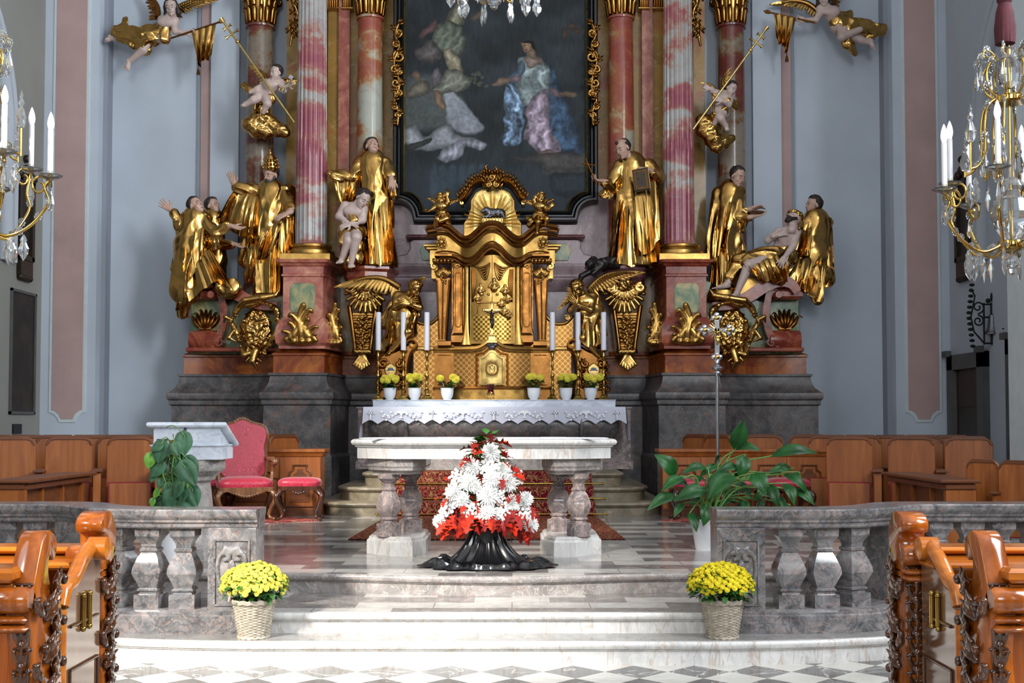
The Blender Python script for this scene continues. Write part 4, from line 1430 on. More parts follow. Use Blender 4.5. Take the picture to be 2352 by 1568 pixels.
 me=bpy.data.meshes.new('canvas');me.vertices.add(len(v));me.vertices.foreach_set('co',v.ravel())
 me.loops.add(q.size);me.loops.foreach_set('vertex_index',q.ravel().astype(np.int32));me.polygons.add(len(q))
 me.polygons.foreach_set('loop_start',np.arange(0,q.size,4,dtype=np.int32));me.polygons.foreach_set('loop_total',np.full(len(q),4,np.int32));me.update(calc_edges=True)
 ca=me.color_attributes.new('paint','FLOAT_COLOR','POINT')
 ca.data.foreach_set('color',np.concatenate([l.reshape(-1,3),np.ones((nx*nz,1))],1).astype(np.float32).ravel())
 t=NT('oil_painting');a=t.add('Attribute',attribute_name='paint')
 t.set(color=a.outputs['Color'],rough=.55,spec=.2);t.bump(t.noise(t.coords(1),60,4),.15,.004)
 link_mesh('canvas',me,t.mat,PF)


paint_canvas()
# ------------------------------------------------------------------ high altar table and what stands on it
GAX=AX
YM=16.45
HT=root('high_altar_table',(AX,YM,STZ[3]),'dark bellied marble altar table under the lace cloth below the gold tabernacle','altar table')
zt=PZ(935,YM)
hp=half_plan([(0,YM),(1.58,YM),(1.72,YM+.08),(1.74,YM+.2)],17.3)
MB().stack(hp,[(-.42,STZ[3]),(-.42,1.22),(-.34,1.25),(-.2,1.32),(-.06,1.43),(0,1.55),(-.02,1.66),(-.08,1.73),(-.1,zt-.06)]).build('body',M['marble_dark'],HT,ang=50)
MB().stack(hp,[(-.05,zt-.06),(.01,zt-.045),(.01,zt-.006),(0,zt-.002)]).build('tabletop',M['marble_grey'],HT)
m=MB()
for sx in(-1.2,1.2):
 m.tube([(AX+sx,YM-.01+u,z)for u,z in((.34,1.26),(.2,1.33),(.06,1.44),(-.01,1.55),(.0,1.66),(.07,1.74))],.025,8)
m.build('rib',M['marble_dark'],HT)
MB().stack(half_plan([(0,YM+.15),(1.5,YM+.15)],17.3),[(.0,STZ[3]),(.0,STZ[3]+.28),(-.02,STZ[3]+.3)]).build('base',M['marble_grey'],HT)
MB().stack(half_plan([(0,16.95),(1.92,16.95)],18.0),[(.03,STZ[3]),(.03,STZ[3]+.1),(0,STZ[3]+.13),(0,1.8),(.02,1.82),(.02,1.84)]).build('rear_block',M['marble_rose'],HT)
zp=PZ(917.5,16.85)
MB().stack(half_plan([(0,16.85),(1.7,16.85)],17.6),[(0,zt),(0,zp-.012),(.012,zp-.01),(.012,zp-.002),(.008,zp)]).build('predella',M['marble_white'],HT)

# lace cloth on the high altar
def cloth_front():
 m=MB();y=YM-.03;n=17;x0,x1=AX-1.78,AX+1.8
 top=zt+.006;vs,fs=[],[]
 N=n*8+1
 for i in range(N):
  u=i/(N-1);x=x0+(x1-x0)*u
  w=abs(math.sin(PI*u*n));edge=.235-.055*(1-(1-w)**.8)
  wv=.008*math.sin(u*40)+.006*math.sin(u*17)
  for k,q in enumerate((0,.12,.35,.7,1)):
   vs.append((x+(u-.5)*.03*q,y-.012*min(1,q*6)+wv*q,top-edge*q))
  vs.append((x,16.84,top+.001))
 for i in range(N-1):
  a,b=i*6,i*6+6
  for k in range(4):fs.append((a+k,a+k+1,b+k+1,b+k))
  fs.append((a+5,a,b,b+5))
 m.add(vs,fs)
 for sg in(-1,1):  # the longer falls at both ends
  xe=x0 if sg<0 else x1;vs,fs=[],[];K=26
  for i in range(K):
   v=i/(K-1);yy_=y+.015+v*.42
   for k in range(6):
    q=k/5;sc=.03*abs(math.sin(v*12))
    vs.append((xe+sg*(.01+.05*q+.012*math.sin(v*16)*q),yy_-.02*q*(1-v),top-q*(.43+sc)))
  for i in range(K-1):
   for k in range(5):
    a=i*6+k;fs.append((a,a+1,a+7,a+6))
  m.add(vs,fs)
 return m


AC=tag(cloth_front().build('altar_cloth',M['lace']),'white lace cloth with scalloped edge and embroidered crosses on the high altar','altar cloth')
e=MB();rr=random.Random(2)
ye=YM-.064
for i in range(5):
 cx=AX-1.68+i*.84;cz=zt-.1
 e.box(cx-.007,cx+.007,ye-.003,ye,cz-.06,cz+.06).box(cx-.04,cx+.04,ye-.003,ye,cz+.012,cz+.026)
 for q in((0,.06),(0,-.06),(.04,.02),(-.04,.02)):e.box(cx+q[0]-.013,cx+q[0]+.013,ye-.003,ye,cz+q[1]-.006,cz+q[1]+.006)
 if i<4:
  c2_=cx+.42
  e.lathe([(.008,-.05),(.03,-.045),(.008,-.03),(.012,0),(.045,.03),(.05,.055)],10,(c2_,ye,cz),1,.06)
  for sg in(-1,1):
   for j in range(4):
    a=R(20+j*34);e.ball((c2_+sg*(.05+.028*math.cos(a)),ye,cz-.01+.04*math.sin(a)),.014,6,1.5,.15,.7)
   pts=[(c2_+sg*(.1+.17*t),ye-.002,cz-.02+.03*math.sin(t*8))for t in[k/8 for k in range(9)]]
   e.tube(pts,.004,4)
   for k in range(1,9):
    p=pts[k];e.ball((p[0],ye,p[2]+(-1)**k*.025),.016,6,1,.15,.8)
e.build('embroidery',M['cloth'],AC)

# ------------------------------------------------------------------ the tabernacle
YT=17.12
X=lambda p:PX(p,YT);Z=lambda p:PZ(p,YT)
TC=X(1130.5)
TB=root('tabernacle',(TC,17.3,zp),'great gilded tabernacle with wavy cornice, lamb relief and sunburst','tabernacle')


def pair(o,name,mat,parent):
 """the piece and its mirror twin about the tabernacle's own axis, two parts"""
 o.build(name,mat,parent)
 q=MB();q.v=list(o.v);q.f=list(o.f);q.m=list(o.m)
 q.mirror(TC).build(name,mat,parent)


def bulge(x,hw,amt):return amt*max(0,math.cos(min(1,abs(x-TC)/hw)*PI/2))


def curved_wall(x0,x1,z0,z1,y,hw,amt,n=24,thick=.3,ztop=None):
 m=MB();vs,fs=[],[]
 for i in range(n+1):
  x=x0+(x1-x0)*i/n;yy_=y-bulge(x,hw,amt);t=z1 if ztop is None else ztop(x)
  vs+=[(x,yy_,z0),(x,yy_,t),(x,y+thick,t),(x,y+thick,z0)]
 for i in range(n):
  a,b=i*4,i*4+4
  fs+=[(a,b,b+1,a+1),(a+1,b+1,b+2,a+2),(a,a+3,b+3,b)]
 fs+=[(0,1,2,3),(4*n,4*n+3,4*n+2,4*n+1)]
 return m.add(vs,fs)


hwB=X(1225)-TC
ogee=lambda x:Z(803)+(Z(786)-Z(803))*math.exp(-((x-TC)/.13)**2)
curved_wall(X(1042),X(1219),zp,Z(806),YT,hwB,.16,30,.4,lambda x:ogee(x)-.01).build('base_front',M['gold_lattice'],TB)
m=MB()
m.box(X(998),X(1042),YT-.02,17.6,zp,Z(806)).rbox(X(1004),X(1036),YT-.035,YT,Z(885),Z(815),.012)
pair(m,'base_flank',M['gold_brown'],TB)


def wavy(path,sec,y,hw,amt):
 """a moulding following a wavy line seen from the front and bulging forward in plan"""
 m=MB().strip3(path,sec)
 return m.warp(lambda x,yy_,z:(x,y+yy_-bulge(x,hw,amt),z))


SEC=lambda h,d:[(-h,.06),(-h,-d*.3),(-h*.5,-d*.45),(-h*.4,-d*.9),(0,-d),(h*.35,-d*.85),(h*.5,-d*.6),(h,-d*.55),(h,.06)]
def symm(pts):return[(X(a),Z(b))for a,b in pts]+[(2*TC-X(a),Z(b))for a,b in reversed(pts)][(1 if abs(pts[-1][0]-1130.5)<.6 else 0):]


pth=[(X(995)+(X(1266)-X(995))*i/60,ogee(X(995)+(X(1266)-X(995))*i/60))for i in range(61)]
wavy(pth,SEC(.04,.07),YT,hwB,.16).build('base_moulding',M['gold_satin'],TB)
wavy([(X(995)+(X(1266)-X(995))*i/40,Z(891))for i in range(41)],SEC(.025,.05),YT,hwB,.16).build('plinth_moulding',M['gold_brown'],TB)
curved_wall(X(1040),X(1221),zp,Z(895),YT-.02,hwB,.16,24).build('plinth_front',M['gold_satin'],TB)
# small leaf boss over the door
m=MB();rr=random.Random(2)
for i in range(5):plume(m,(TC,YT-.22,Z(792)),(TC+(i-2)*.04,YT-.24,Z(803)),2,.3,.016,.2,rr)
m.ball((TC,YT-.24,Z(792)),.035,10)
m.build('leaf_boss',M['silver_dark'],TB)
# door
dtop=lambda x:Z(823)+(Z(808)-Z(823))*(0.5+.5*math.cos(min(1,abs(x-TC)/(X(1154)-TC))*PI))
D=MB();xs=[X(1105)+(X(1156)-X(1105))*i/20 for i in range(21)]
vs,fs=[],[]
for x in xs:vs+=[(x,YT-.035-bulge(x,hwB,.16),Z(882)),(x,YT-.035-bulge(x,hwB,.16),dtop(x))]
for i in range(20):fs.append((i*2,i*2+2,i*2+3,i*2+1))
D.add(vs,fs)
do=D.build('tabernacle_door',M['gold_bright'],TB)
outl=[(X(1104),Z(883)),(X(1104),Z(823))]+[(x,dtop(x))for x in xs]+[(X(1157),Z(823)),(X(1157),Z(883))]
wavy(outl+[outl[0]],[(-.012,.02),(-.012,-.05),(.012,-.05),(.012,.02)],YT-.02,hwB,.16).build('door_frame',M['gold_bright'],do)
o2=[(X(1094),Z(890)),(X(1094),Z(815)),(X(1110),Z(812)),(X(1130.5),Z(797)),(X(1151),Z(812)),(X(1167),Z(815)),(X(1167),Z(890))]
wavy(o2,[(-.01,.02),(-.01,-.03),(.01,-.03),(.01,.02)],YT-.005,hwB,.16).build('outer_door_frame',M['gold_satin'],TB)
m=MB();cz=Z(848)
for i in range(48):
 a=2*PI*i/48;ca,sa=math.cos(a),math.sin(a)
 r1=min(abs((X(1150)-TC)/(ca+1e-6)),abs((Z(818)-cz)/(sa+1e-6)),.3)
 if r1<.09:continue
 m.tube([(TC+ca*.085,YT-.2,cz+sa*.085),(TC+ca*r1*.93,YT-.19+.02*abs(ca),cz+sa*r1*.93)],[.005,.002],4)
for rad in(.082,.074):m.tube([(TC+rad*math.cos(R(a)),YT-.2,cz+rad*math.sin(R(a)))for a in range(0,361,12)],.005,6)
m.build('sunburst',M['gold_satin'],do)
# monogram: I, S, H strokes
m=MB();y=YT-.205
m.tube([(TC-.035,y,cz-.035),(TC-.035,y,cz+.035)],.007,6)
m.tube([(TC+.035,y,cz-.035),(TC+.035,y,cz+.035)],.007,6);m.tube([(TC-.035,y,cz),(TC+.035,y,cz)],.005,6)
m.tube([(TC+x,y-.006,cz+z)for x,z in spline([(.022,.04),(.0,.056),(-.02,.038),(0,.0),(.022,-.038),(0,-.058),(-.024,-.04)],5)],.008,6)
m.build('monogram',M['gold_bright'],do)

# wings with diapered sheets, concave tops
m=MB()
def sheet(x0,x1,z0,top,y):return curved_wall(x0,x1,z0,0,y,99,0,14,.05,top)
lw=sheet(X(948),X(1000),zp,lambda x:Z(802),YT+.1)
uw_top=lambda x:Z(742)+(Z(720)-Z(742))*(2*abs((x-X(975))/(X(1008)-X(943))))**2.6
uw=sheet(X(943),X(1008),Z(796),uw_top,YT+.16)
pair(lw.merge(uw),'diapered_wing',M['gold_lattice'],TB)
m=MB()
m.rbox(X(945),X(1002),YT+.05,YT+.3,Z(803),Z(795),.01)
t=[(X(943)+(X(1008)-X(943))*i/14,uw_top(X(943)+(X(1008)-X(943))*i/14))for i in range(15)]
m.tube([(a,YT+.16,b)for a,b in t],.025,8)
volute_plate(m,X(946),Z(792),.1,YT-.05,YT+.2,150,-1.3,.03)
volute_plate(m,X(1304-2*0-0)if False else X(957),Z(728),.05,YT+.08,YT+.2,30,1.4,.02)
pair(m,'wing_moulding',M['gold_satin'],TB)
# volute plinths on which the angels sit, with shield cartouches
def angel_base(sg):
 m=MB()
 pl=spline([(X(868),Z(826)),(X(880),Z(812)),(X(905),Z(806)),(X(935),Z(790)),(X(955),Z(786)),(X(958),Z(800)),(X(945),Z(812)),(X(938),Z(850)),(X(940),Z(914)),(X(868),Z(914)),(X(876),Z(880)),(X(866),Z(850))],5,True)
 if sum(pl[i-1][0]*pl[i][1]-pl[i][0]*pl[i-1][1]for i in range(len(pl)))<0:pl=pl[::-1]
 m.plate(pl,YT-.02,YT+.34,.03)
 for c_,r_,a_,t_ in((880,.07,40,1.2),(917,.06,100,-1.2)):
  cscroll(m,(X(c_),Z(836)),r_,a_,t_,.02,YT-.06);cscroll(m,(X(c_+(2 if c_<900 else-2)),Z(885)),r_*.8,-a_,-t_,.018,YT-.06)
 rr=random.Random(6)
 for i in range(8):plume(m,(X(872+(i%2)*48),YT-.05,Z(900-i*9)),(X(872+(i%2)*48+(-6 if i%2==0 else 6)),YT-.05,Z(885-i*9)),3,.4,.014,.2,rr)
 if sg>0:m.mirror(TC)
 o=m.build('angel_plinth',M['gold_brown'],TB)
 s=MB();cx=X(898)if sg<0 else 2*TC-X(898)
 sh=spline([(cx-.085,Z(892)),(cx-.07,Z(865)),(cx-.09,Z(848)),(cx-.05,Z(838)),(cx,Z(834)),(cx+.05,Z(838)),(cx+.09,Z(848)),(cx+.07,Z(865)),(cx+.085,Z(892)),(cx,Z(900))],5,True)
 if sum(sh[i-1][0]*sh[i][1]-sh[i][0]*sh[i-1][1]for i in range(len(sh)))<0:sh=sh[::-1]
 s.plate(sh,YT-.09,YT,.015)
 so=s.build('shield',M['gold_bright'],o)
 words=('ECCE','HOMO')if sg<0 else('VENITE','ADOR')
 for k,w in enumerate(words):
  cu=bpy.data.curves.new('inscription','FONT');cu.body=w;cu.size=.066 if len(w)<5 else.054;cu.extrude=.002;cu.align_x='CENTER';cu.align_y='CENTER'
  t_=bpy.data.objects.new('inscription',cu);COL.objects.link(t_)
  bpy.context.view_layer.update()
  me=bpy.data.meshes.new_from_object(t_.evaluated_get(bpy.context.evaluated_depsgraph_get()));bpy.data.objects.remove(t_)
  og=origin_of(so);me.transform(Matrix.Translation(Vector((cx,YT-.094,Z(860+k*13)))-og)@Matrix.Rotation(PI/2,4,'X'))
  me.materials.clear();link_mesh('inscription',me,M['text_red'],so)
 d=MB().ball((cx,YT-.092,Z(848)),.03,8,1.4,.1,.8)
 for q in(-1,1):d.ball((cx+q*.04,YT-.092,Z(851)),.014,6,1.6,.2,.6)
 d.build('painted_device',M['paint_blue'],so)


for sg in(-1,1):angel_base(sg)

# body: bombe flanks, panels, herm pilasters, inner colonnettes, bowed doors
m=MB().box(X(1036),X(1225),YT+.12,17.75,Z(806),Z(560))
m.build('body',M['gold_brown'],TB)
m=MB()
m.plate([(X(1040),Z(788)),(X(1066),Z(788)),(X(1064),Z(770)),(X(1062),Z(745)),(X(1062),Z(612)),(X(1040),Z(612)),(X(1040),Z(745)),(X(1034),Z(770))][::1],YT+.02,YT+.14,.01)
m.rbox(X(1036),X(1070),YT-.03,YT+.1,Z(792),Z(764),.04)
p=[(X(1045),Z(745)),(X(1045),Z(630)),(X(1047),Z(626)),(X(1056),Z(626)),(X(1058),Z(630)),(X(1058),Z(745)),(X(1055),Z(750)),(X(1048),Z(750)),(X(1045),Z(745))]
m.strip3(p,[(-.008,YT+.02),(-.008,YT-.0),(.008,YT),(.008,YT+.02)])
volute_plate(m,X(1050),Z(612),.045,YT-.02,YT+.12,0,1.3,.02)
pair(m,'flank_panel',M['gold_brown'],TB)
m=MB().lathe([(.11,Z(792)),(.09,Z(780)),(.06,Z(760)),(.045,Z(735)),(.042,Z(620)),(.05,Z(612)),(.06,Z(602)),(.07,Z(590)),(.07,Z(585))],20,(X(1072),YT+.02,0),1,.8)
pair(m,'inner_colonnette',M['gold_satin'],TB)
hwN=X(1184)-TC
arch=lambda x:Z(612)+(Z(588)-Z(612))*max(0,1-((x-TC)/hwN)**2)
curved_wall(X(1080),X(1183),Z(790),0,YT-.0,hwN*1.35,.13,26,.1,arch).build('bowed_door',M['gold_satin'],TB)
curved_wall(X(1088),X(1173),Z(783),Z(725),YT-.012,hwN*1.35,.13,22,.02).build('chequered_relief',M['gold_check'],TB)
m=MB()
for a,b in((1080,1086),):m.box(X(a),X(b),YT-.06,YT+.05,Z(788),Z(608))
pair(m,'door_jamb',M['gold_bright'],TB)
MB().box(TC-.004,TC+.004,YT-.134,YT-.12,Z(715),Z(530)).build('door_seam',M['iron'],TB)
# relief: swags above, a table scene with figures
m=MB()
for sg in(-1,1):
 for j in range(6):
  a,b=TC+sg*.03,TC+sg*(.28-.02*j)
  pts=[(a+(b-a)*t,YT-.02-bulge(a+(b-a)*t,hwN*1.35,.13),Z(603)-(.06+.035*j)*math.sin(PI*(t*.85+.1))-.05*t)for t in[k/10 for k in range(11)]]
  m.tube(pts,[.006+.008*math.sin(PI*k/10)for k in range(11)],6)
 for j in range(4):m.tube([(TC+sg*(.25+.014*j),YT-.075,Z(620)),(TC+sg*(.235+.016*j),YT-.085,Z(650)),(TC+sg*(.25+.012*j),YT-.075,Z(695))],[.012,.016,.006],6)
m.build('swag_relief',M['gold'],TB)
S=SDF(.006,.008);rr=random.Random(11)
def fig(px_,py_,s=1.0):
 x,z=X(px_),Z(py_);y=YT-.145+.09*((x-TC)/hwN)**2
 S.el((x,y,z),.022*s);S.rc((x,y,z-.03*s),(x,y,z-.1*s),.028*s,.045*s,fold=(8,.006,1,px_))
 for q in(-1,1):S.chain([(x+q*.03*s,y-.01,z-.035*s),(x+q*.06*s,y-.02,z-.08*s),(x+q*.02*s,y-.035,z-.095*s)],[.014*s,.012*s,.009*s])
fig(1135,645,1.25);fig(1104,656);fig(1160,658);fig(1097,676,.9);fig(1166,676);fig(1152,690,.9);fig(1158,706);fig(1168,715,.9)
S.rc((X(1096),YT-.13,Z(697)),(X(1160),YT-.13,Z(697)),.012)
for q in(1122,1106,1143):S.el((X(q),YT-.15,Z(678)),(.025,.01,.018))
for q in range(5):S.rc((X(1098+q*6),YT-.1,Z(700)),(X(1096+q*8),YT-.1,Z(722)),.012,.007,k=.004)
sdf_obj('supper_relief',S,M['gold'],TB)
# herm pilasters
m=MB()
vs=[]
def taper(x0,x1,x2,x3,z0,z1,y0,y1):
 return[(x0,y0,z0),(x1,y0,z0),(x1,y1,z0),(x0,y1,z0),(x2,y0-.02,z1),(x3,y0-.02,z1),(x3,y1,z1),(x2,y1,z1)]
BF=[(3,2,1,0),(4,5,6,7),(0,1,5,4),(1,2,6,5),(2,3,7,6),(3,0,4,7)]
m.add(taper(X(1008),X(1024),X(1002),X(1034),Z(783),Z(640),YT-.08,YT+.3),BF)
for a,b in((1009,1004),(1016,1018),(1023,1032)):m.tube([(X(a),YT-.085,Z(780)),(X(b),YT-.105,Z(645))],.012,6)
m.rbox(X(1004),X(1036),YT-.1,YT+.3,Z(795),Z(783),.01)
m.rbox(X(998),X(1038),YT-.14,YT+.3,Z(592),Z(584),.01)
pair(m,'herm_pilaster',M['gold_brown'],TB)
m=MB();rr=random.Random(14)
for i in range(6):plume(m,(X(1018),YT-.12,Z(640)),(X(1004+i*6),YT-.15,Z(612)),2,.3,.02,.2,rr)
volute_plate(m,X(996),Z(612),.055,YT-.06,YT+.1,60,1.4,.02)
for i in range(5):plume(m,(X(1002+i*8),YT-.12,Z(608)),(X(1001+i*8.4),YT-.17,Z(593)),2,.3,.018,.3,rr)
for i in range(9):m.ball((X(1012+rr.random()*12),YT-.14,Z(628+i*3)),.016,6)
m.ball((X(1014),YT-.16,Z(560)),.05,10)
for i in range(8):m.ball((X(1014)+.06*math.cos(i*.785),YT-.16,Z(560)+.06*math.sin(i*.785)),.022,6)
pair(m,'pilaster_leafwork',M['gold'],TB)
m=MB().rbox(X(972),X(1004),YT+.0,YT+.4,Z(566),Z(560),.01).rbox(X(978),X(1004),YT+.03,YT+.4,Z(572),Z(566),.01).rbox(X(986),X(1004),YT+.05,YT+.4,Z(606),Z(572),.01).rbox(X(990),X(1004),YT+.05,YT+.4,Z(640),Z(606),.01)
pair(m,'outer_pier',M['gold_satin'],TB)
# waving entablature
hwE=X(1203)-TC
wave=[(980,527),(1000,523),(1016,521),(1030,525),(1046,538),(1060,549),(1072,552),(1084,548),(1097,538),(1110,527),(1121,522),(1130.5,521)]
up=spline(symm(wave),4)
wavy(up,SEC(.055,.13),YT,hwE,.21).build('waving_cornice',M['gold_brown'],TB)
low=spline(symm([(1000,592),(1020,588),(1046,592),(1062,602),(1074,606),(1086,603),(1100,592),(1113,579),(1130.5,571)]),4)
wavy(low,SEC(.045,.08),YT+.0,hwE,.21).build('waving_architrave',M['gold_brown'],TB)
def lerp_path(p,x):
 for i in range(len(p)-1):
  if p[i][0]<=x<=p[i+1][0]:t=(x-p[i][0])/(p[i+1][0]-p[i][0]+1e-9);return p[i][1]+(p[i+1][1]-p[i][1])*t
 return p[-1][1]if x>p[-1][0]else p[0][1]
for dz,h_,d_z,nm in((-.085,.014,.06,'cornice_bead'),(-.11,.01,.045,'cornice_fillet')):wavy([(x,z+dz)for x,z in up],SEC(h_,d_z),YT,hwE,.21).build(nm,M['gold_satin'],TB)
for dz,h_,d_z,nm in((.07,.012,.05,'architrave_bead'),):wavy([(x,z+dz)for x,z in low],SEC(h_,d_z),YT,hwE,.21).build(nm,M['gold_satin'],TB)
vs,fs=[],[];n=70;xa,xb=X(1003),2*TC-X(1003)
for i in range(n+1):
 x=xa+(xb-xa)*i/n;y=YT+.0-bulge(x,hwE,.21)
 vs+=[(x,y,lerp_path(low,x)),(x,y,lerp_path(up,x)),(x,17.7,lerp_path(up,x)-.02),(x,17.7,lerp_path(low,x))]
for i in range(n):
 a,b=i*4,i*4+4;fs+=[(a,b,b+1,a+1),(a+1,b+1,b+2,a+2),(a+3,a,b,b+3)]
MB().add(vs,fs).build('frieze',M['gold_satin'],TB)
m=MB().rbox(X(975),X(1016),YT-.1,YT+.5,Z(530),Z(520),.02)
pair(m,'cornice_end',M['walnut'],TB)
# attic with arched hood and bright sheet
at=[(1062,545),(1062,505),(1072,490),(1078,470),(1078,452),(1090,432),(1108,422),(1130.5,418)]
a_=symm(at);a_=a_ if sum(a_[i-1][0]*a_[i][1]-a_[i][0]*a_[i-1][1]for i in range(len(a_)))>0 else a_[::-1]
MB().plate(a_,YT+.3,YT+.6,.01).build('attic',M['gold_satin'],TB)
b_=symm([(1085,548),(1085,450),(1093,436),(1106,426),(1130.5,421)]);b_=b_ if sum(b_[i-1][0]*b_[i][1]-b_[i][0]*b_[i-1][1]for i in range(len(b_)))>0 else b_[::-1]
MB().plate(b_,YT+.27,YT+.31,.005).build('attic_sheet',M['gold_bright'],TB)
hood=spline(symm([(1053,453),(1062,447),(1072,432),(1084,416),(1098,409),(1112,413),(1118,422)])[:7],4)
m=MB().strip3(hood,[(-.045,YT+.4),(-.045,YT+.1),(-.01,YT+.02),(.02,YT+.05),(.05,YT+.02),(.06,YT+.4)])
cscroll(m,(X(1121),Z(422)),.05,100,-1.2,.02,YT+.05)
volute_plate(m,X(1060),Z(462),.04,YT+.1,YT+.4,100,1.2,.02)
rr=random.Random(12)
for i in range(2,len(hood)-2,2):plume(m,(hood[i][0],YT+.04,hood[i][1]),(hood[i][0]-.02,YT+.02,hood[i][1]+.1),3,.5,.014,.2,rr)
pair(m,'hood_moulding',M['gold'],TB)
m=MB()
m.tube([(x,YT+.1,z)for x,z in spline([(X(1112),Z(424)),(X(1105),Z(408)),(X(1112),Z(398)),(X(1120),Z(392)),(X(1114),Z(380)),(X(1120),Z(376))],5)],[.04-.0011*i for i in range(26)],8)
m.tube([(x,YT+.1,z)for x,z in spline([(X(1150),Z(424)),(X(1157),Z(408)),(X(1148),Z(400)),(X(1138),Z(396)),(X(1140),Z(384)),(X(1136),Z(380))],5)],[.04-.0011*i for i in range(26)],8)
for i in range(7):plume(m,(X(1112+i*6),YT+.1,Z(398)),(X(1110+i*6.5),YT+.07,Z(384+6*(i%2))),3,.5,.016,.3,rr)
cscroll(m,(X(1128),Z(404)),.06,200,1.2,.018,YT+.1);cscroll(m,(X(1141),Z(402)),.05,-20,-1.2,.018,YT+.1)
m.build('crest',M['gold'],TB)
m=MB();c0=(TC,Z(505))
for a in(-6,4,14,24,40,50,62,70,86,94,110,118,130,140,156,166,176,186):
 L=.42 if a%4 else.38
 for da in(-1.2,1.2):
  ra=R(a+da);m.tube([(c0[0]+.13*math.cos(ra),YT+.14,c0[1]+.13*math.sin(ra)),(c0[0]+L*math.cos(ra),YT+.12,c0[1]+L*math.sin(ra))],[.011,.004],4)
m.build('ray_burst',M['gold_bright'],TB)
m=MB().rbox(X(1107),X(1155),YT-.0,YT+.2,Z(513),Z(499),.015)
for i in range(7):m.tube([(X(1110+i*7),YT-.01,Z(500)),(X(1110+i*7),YT-.02,Z(509))],.01,6).ball((X(1110+i*7),YT-.02,Z(511)),.022,8,1,.5,1)
m.rbox(X(1096),X(1165),YT-.02,YT+.3,Z(522),Z(512),.03)
m.build('sealed_book',M['gold_bright'],TB)
S=SDF(.007,.02)
S.rc((X(1122),YT+.06,Z(487)),(X(1150),YT+.06,Z(488)),.068,.066,wr=(.005,90));S.el((X(1116),YT+.05,Z(481)),(.05,.045,.042));S.rc((X(1114),YT+.03,Z(481)),(X(1106),YT+.02,Z(485)),.03,.02)
S.rc((X(1120),YT+.0,Z(476)),(X(1126),YT-.01,Z(479)),.014,.008);S.rc((X(1124),YT+.02,Z(496)),(X(1108),YT-.01,Z(498)),.022,.014);S.rc((X(1130),YT,Z(494)),(X(1124),YT-.03,Z(499)),.02,.014)
S.rc((X(1153),YT+.02,Z(490)),(X(1158),YT-.01,Z(500)),.03,.016);S.rc((X(1158),YT+.05,Z(488)),(X(1160),YT+.03,Z(498)),.014,.01)
sdf_obj('lamb_relief',S,M['silver_dark'],TB,label='dull silver lamb lying on a sealed book before the rays')

# crucifix standing on the tabernacle's base
zc_=Z(790);yc_=YT-.26
CX=root('altar_crucifix',(TC,yc_,zc_-.0),'small pale crucifix with dark figure before the bowed gold tabernacle doors','crucifix')
MB().stack([(TC-.07,yc_-.06),(TC+.07,yc_-.06),(TC+.07,yc_+.06),(TC-.07,yc_+.06)],[(0,zc_),(0,zc_+.03),(-.02,zc_+.035),(-.025,zc_+.09),(-.015,zc_+.1),(-.02,zc_+.12)]).build('foot',M['gold_bright'],CX)
m=MB().rbox(TC-.014,TC+.014,yc_-.012,yc_+.012,zc_+.1,zc_+.56,.004).rbox(TC-.12,TC+.12,yc_-.012,yc_+.012,zc_+.45,zc_+.478,.004)
for q in((-.12,.464),(.12,.464),(0,.56)):
 for k in range(3):m.ball((TC+q[0]+.016*math.cos(k*2.1),yc_,zc_+q[1]+.016*math.sin(k*2.1)),.016,8)
m.build('cross',M['gold_bright'],CX)


def corpus(x,y,z,h):
 """small crucified figure; z is the height of the feet, h its height"""
 S=SDF(h*.022,h*.03)
 k=h
 S.el((x-.02*k,y-.05*k,z+.93*k),(.06*k,.065*k,.08*k));S.rc((x,y-.02*k,z+.88*k),(x,y-.02*k,z+.8*k),.035*k,.05*k)
 S.rc((x,y-.03*k,z+.76*k),(x+.01*k,y-.03*k,z+.5*k),.1*k,.075*k)
 for s in(-1,1):
  S.chain([(x+s*.09*k,y-.02*k,z+.8*k),(x+s*.25*k,y-.01*k,z+.88*k),(x+s*.42*k,y,z+.98*k)],[.04*k,.03*k,.022*k])
  S.chain([(x+s*.05*k,y-.03*k,z+.48*k),(x+s*.05*k+.03*k,y-.08*k,z+.26*k),(x+s*.02*k,y-.03*k,z+.02*k)],[.065*k,.045*k,.03*k])
 S.rc((x-.07*k,y-.05*k,z+.5*k),(x+.08*k,y-.06*k,z+.46*k),.06*k,.07*k,fold=(8,.01*k,1,0))
 return S


sdf_obj('figure',corpus(TC,yc_-.018,zc_+.2,.26),M['bronze'],CX,label='dark crucified figure')

# ------------------------------------------------------------------ candlesticks, candles, pots, lamp
YC=17.0
zs_=zp
cs=root('candlestick',(0,0,0),'','candlestick','brass candlesticks on the high altar')
MB().lathe([(.085,0),(.088,.015),(.075,.03),(.06,.035),(.05,.06),(.035,.075),(.032,.085)],6,ph=.5).build('foot',M['brass'],cs,ang=25)
MB().lathe([(.03,.08),(.02,.1),(.033,.125),(.034,.14),(.018,.16),(.014,.2),(.026,.22),(.016,.24),(.013,.3),(.027,.325),(.03,.345),(.02,.37),(.012,.39),(.012,.46),(.026,.48),(.014,.5),(.011,.58),(.02,.6),(.024,.63),(.015,.65),(.02,.68)],16).build('stem',M['brass'],cs)
MB().lathe([(.02,.675),(.055,.69),(.06,.7),(.05,.703),(.02,.7),(.02,.715)],20).build('drip_pan',M['brass'],cs)
ca=root('altar_candle',(0,0,0),'','candle','white candles on the high altar')
MB().lathe([(.037,0),(.038,.02),(.038,.53),(.032,.542),(.006,.54)],20).build('wax',M['candle'],ca)
MB().tube([(0,0,.53),(0,0,.55),(.006,0,.56)],.004,5).build('wick',M['wick'],ca)
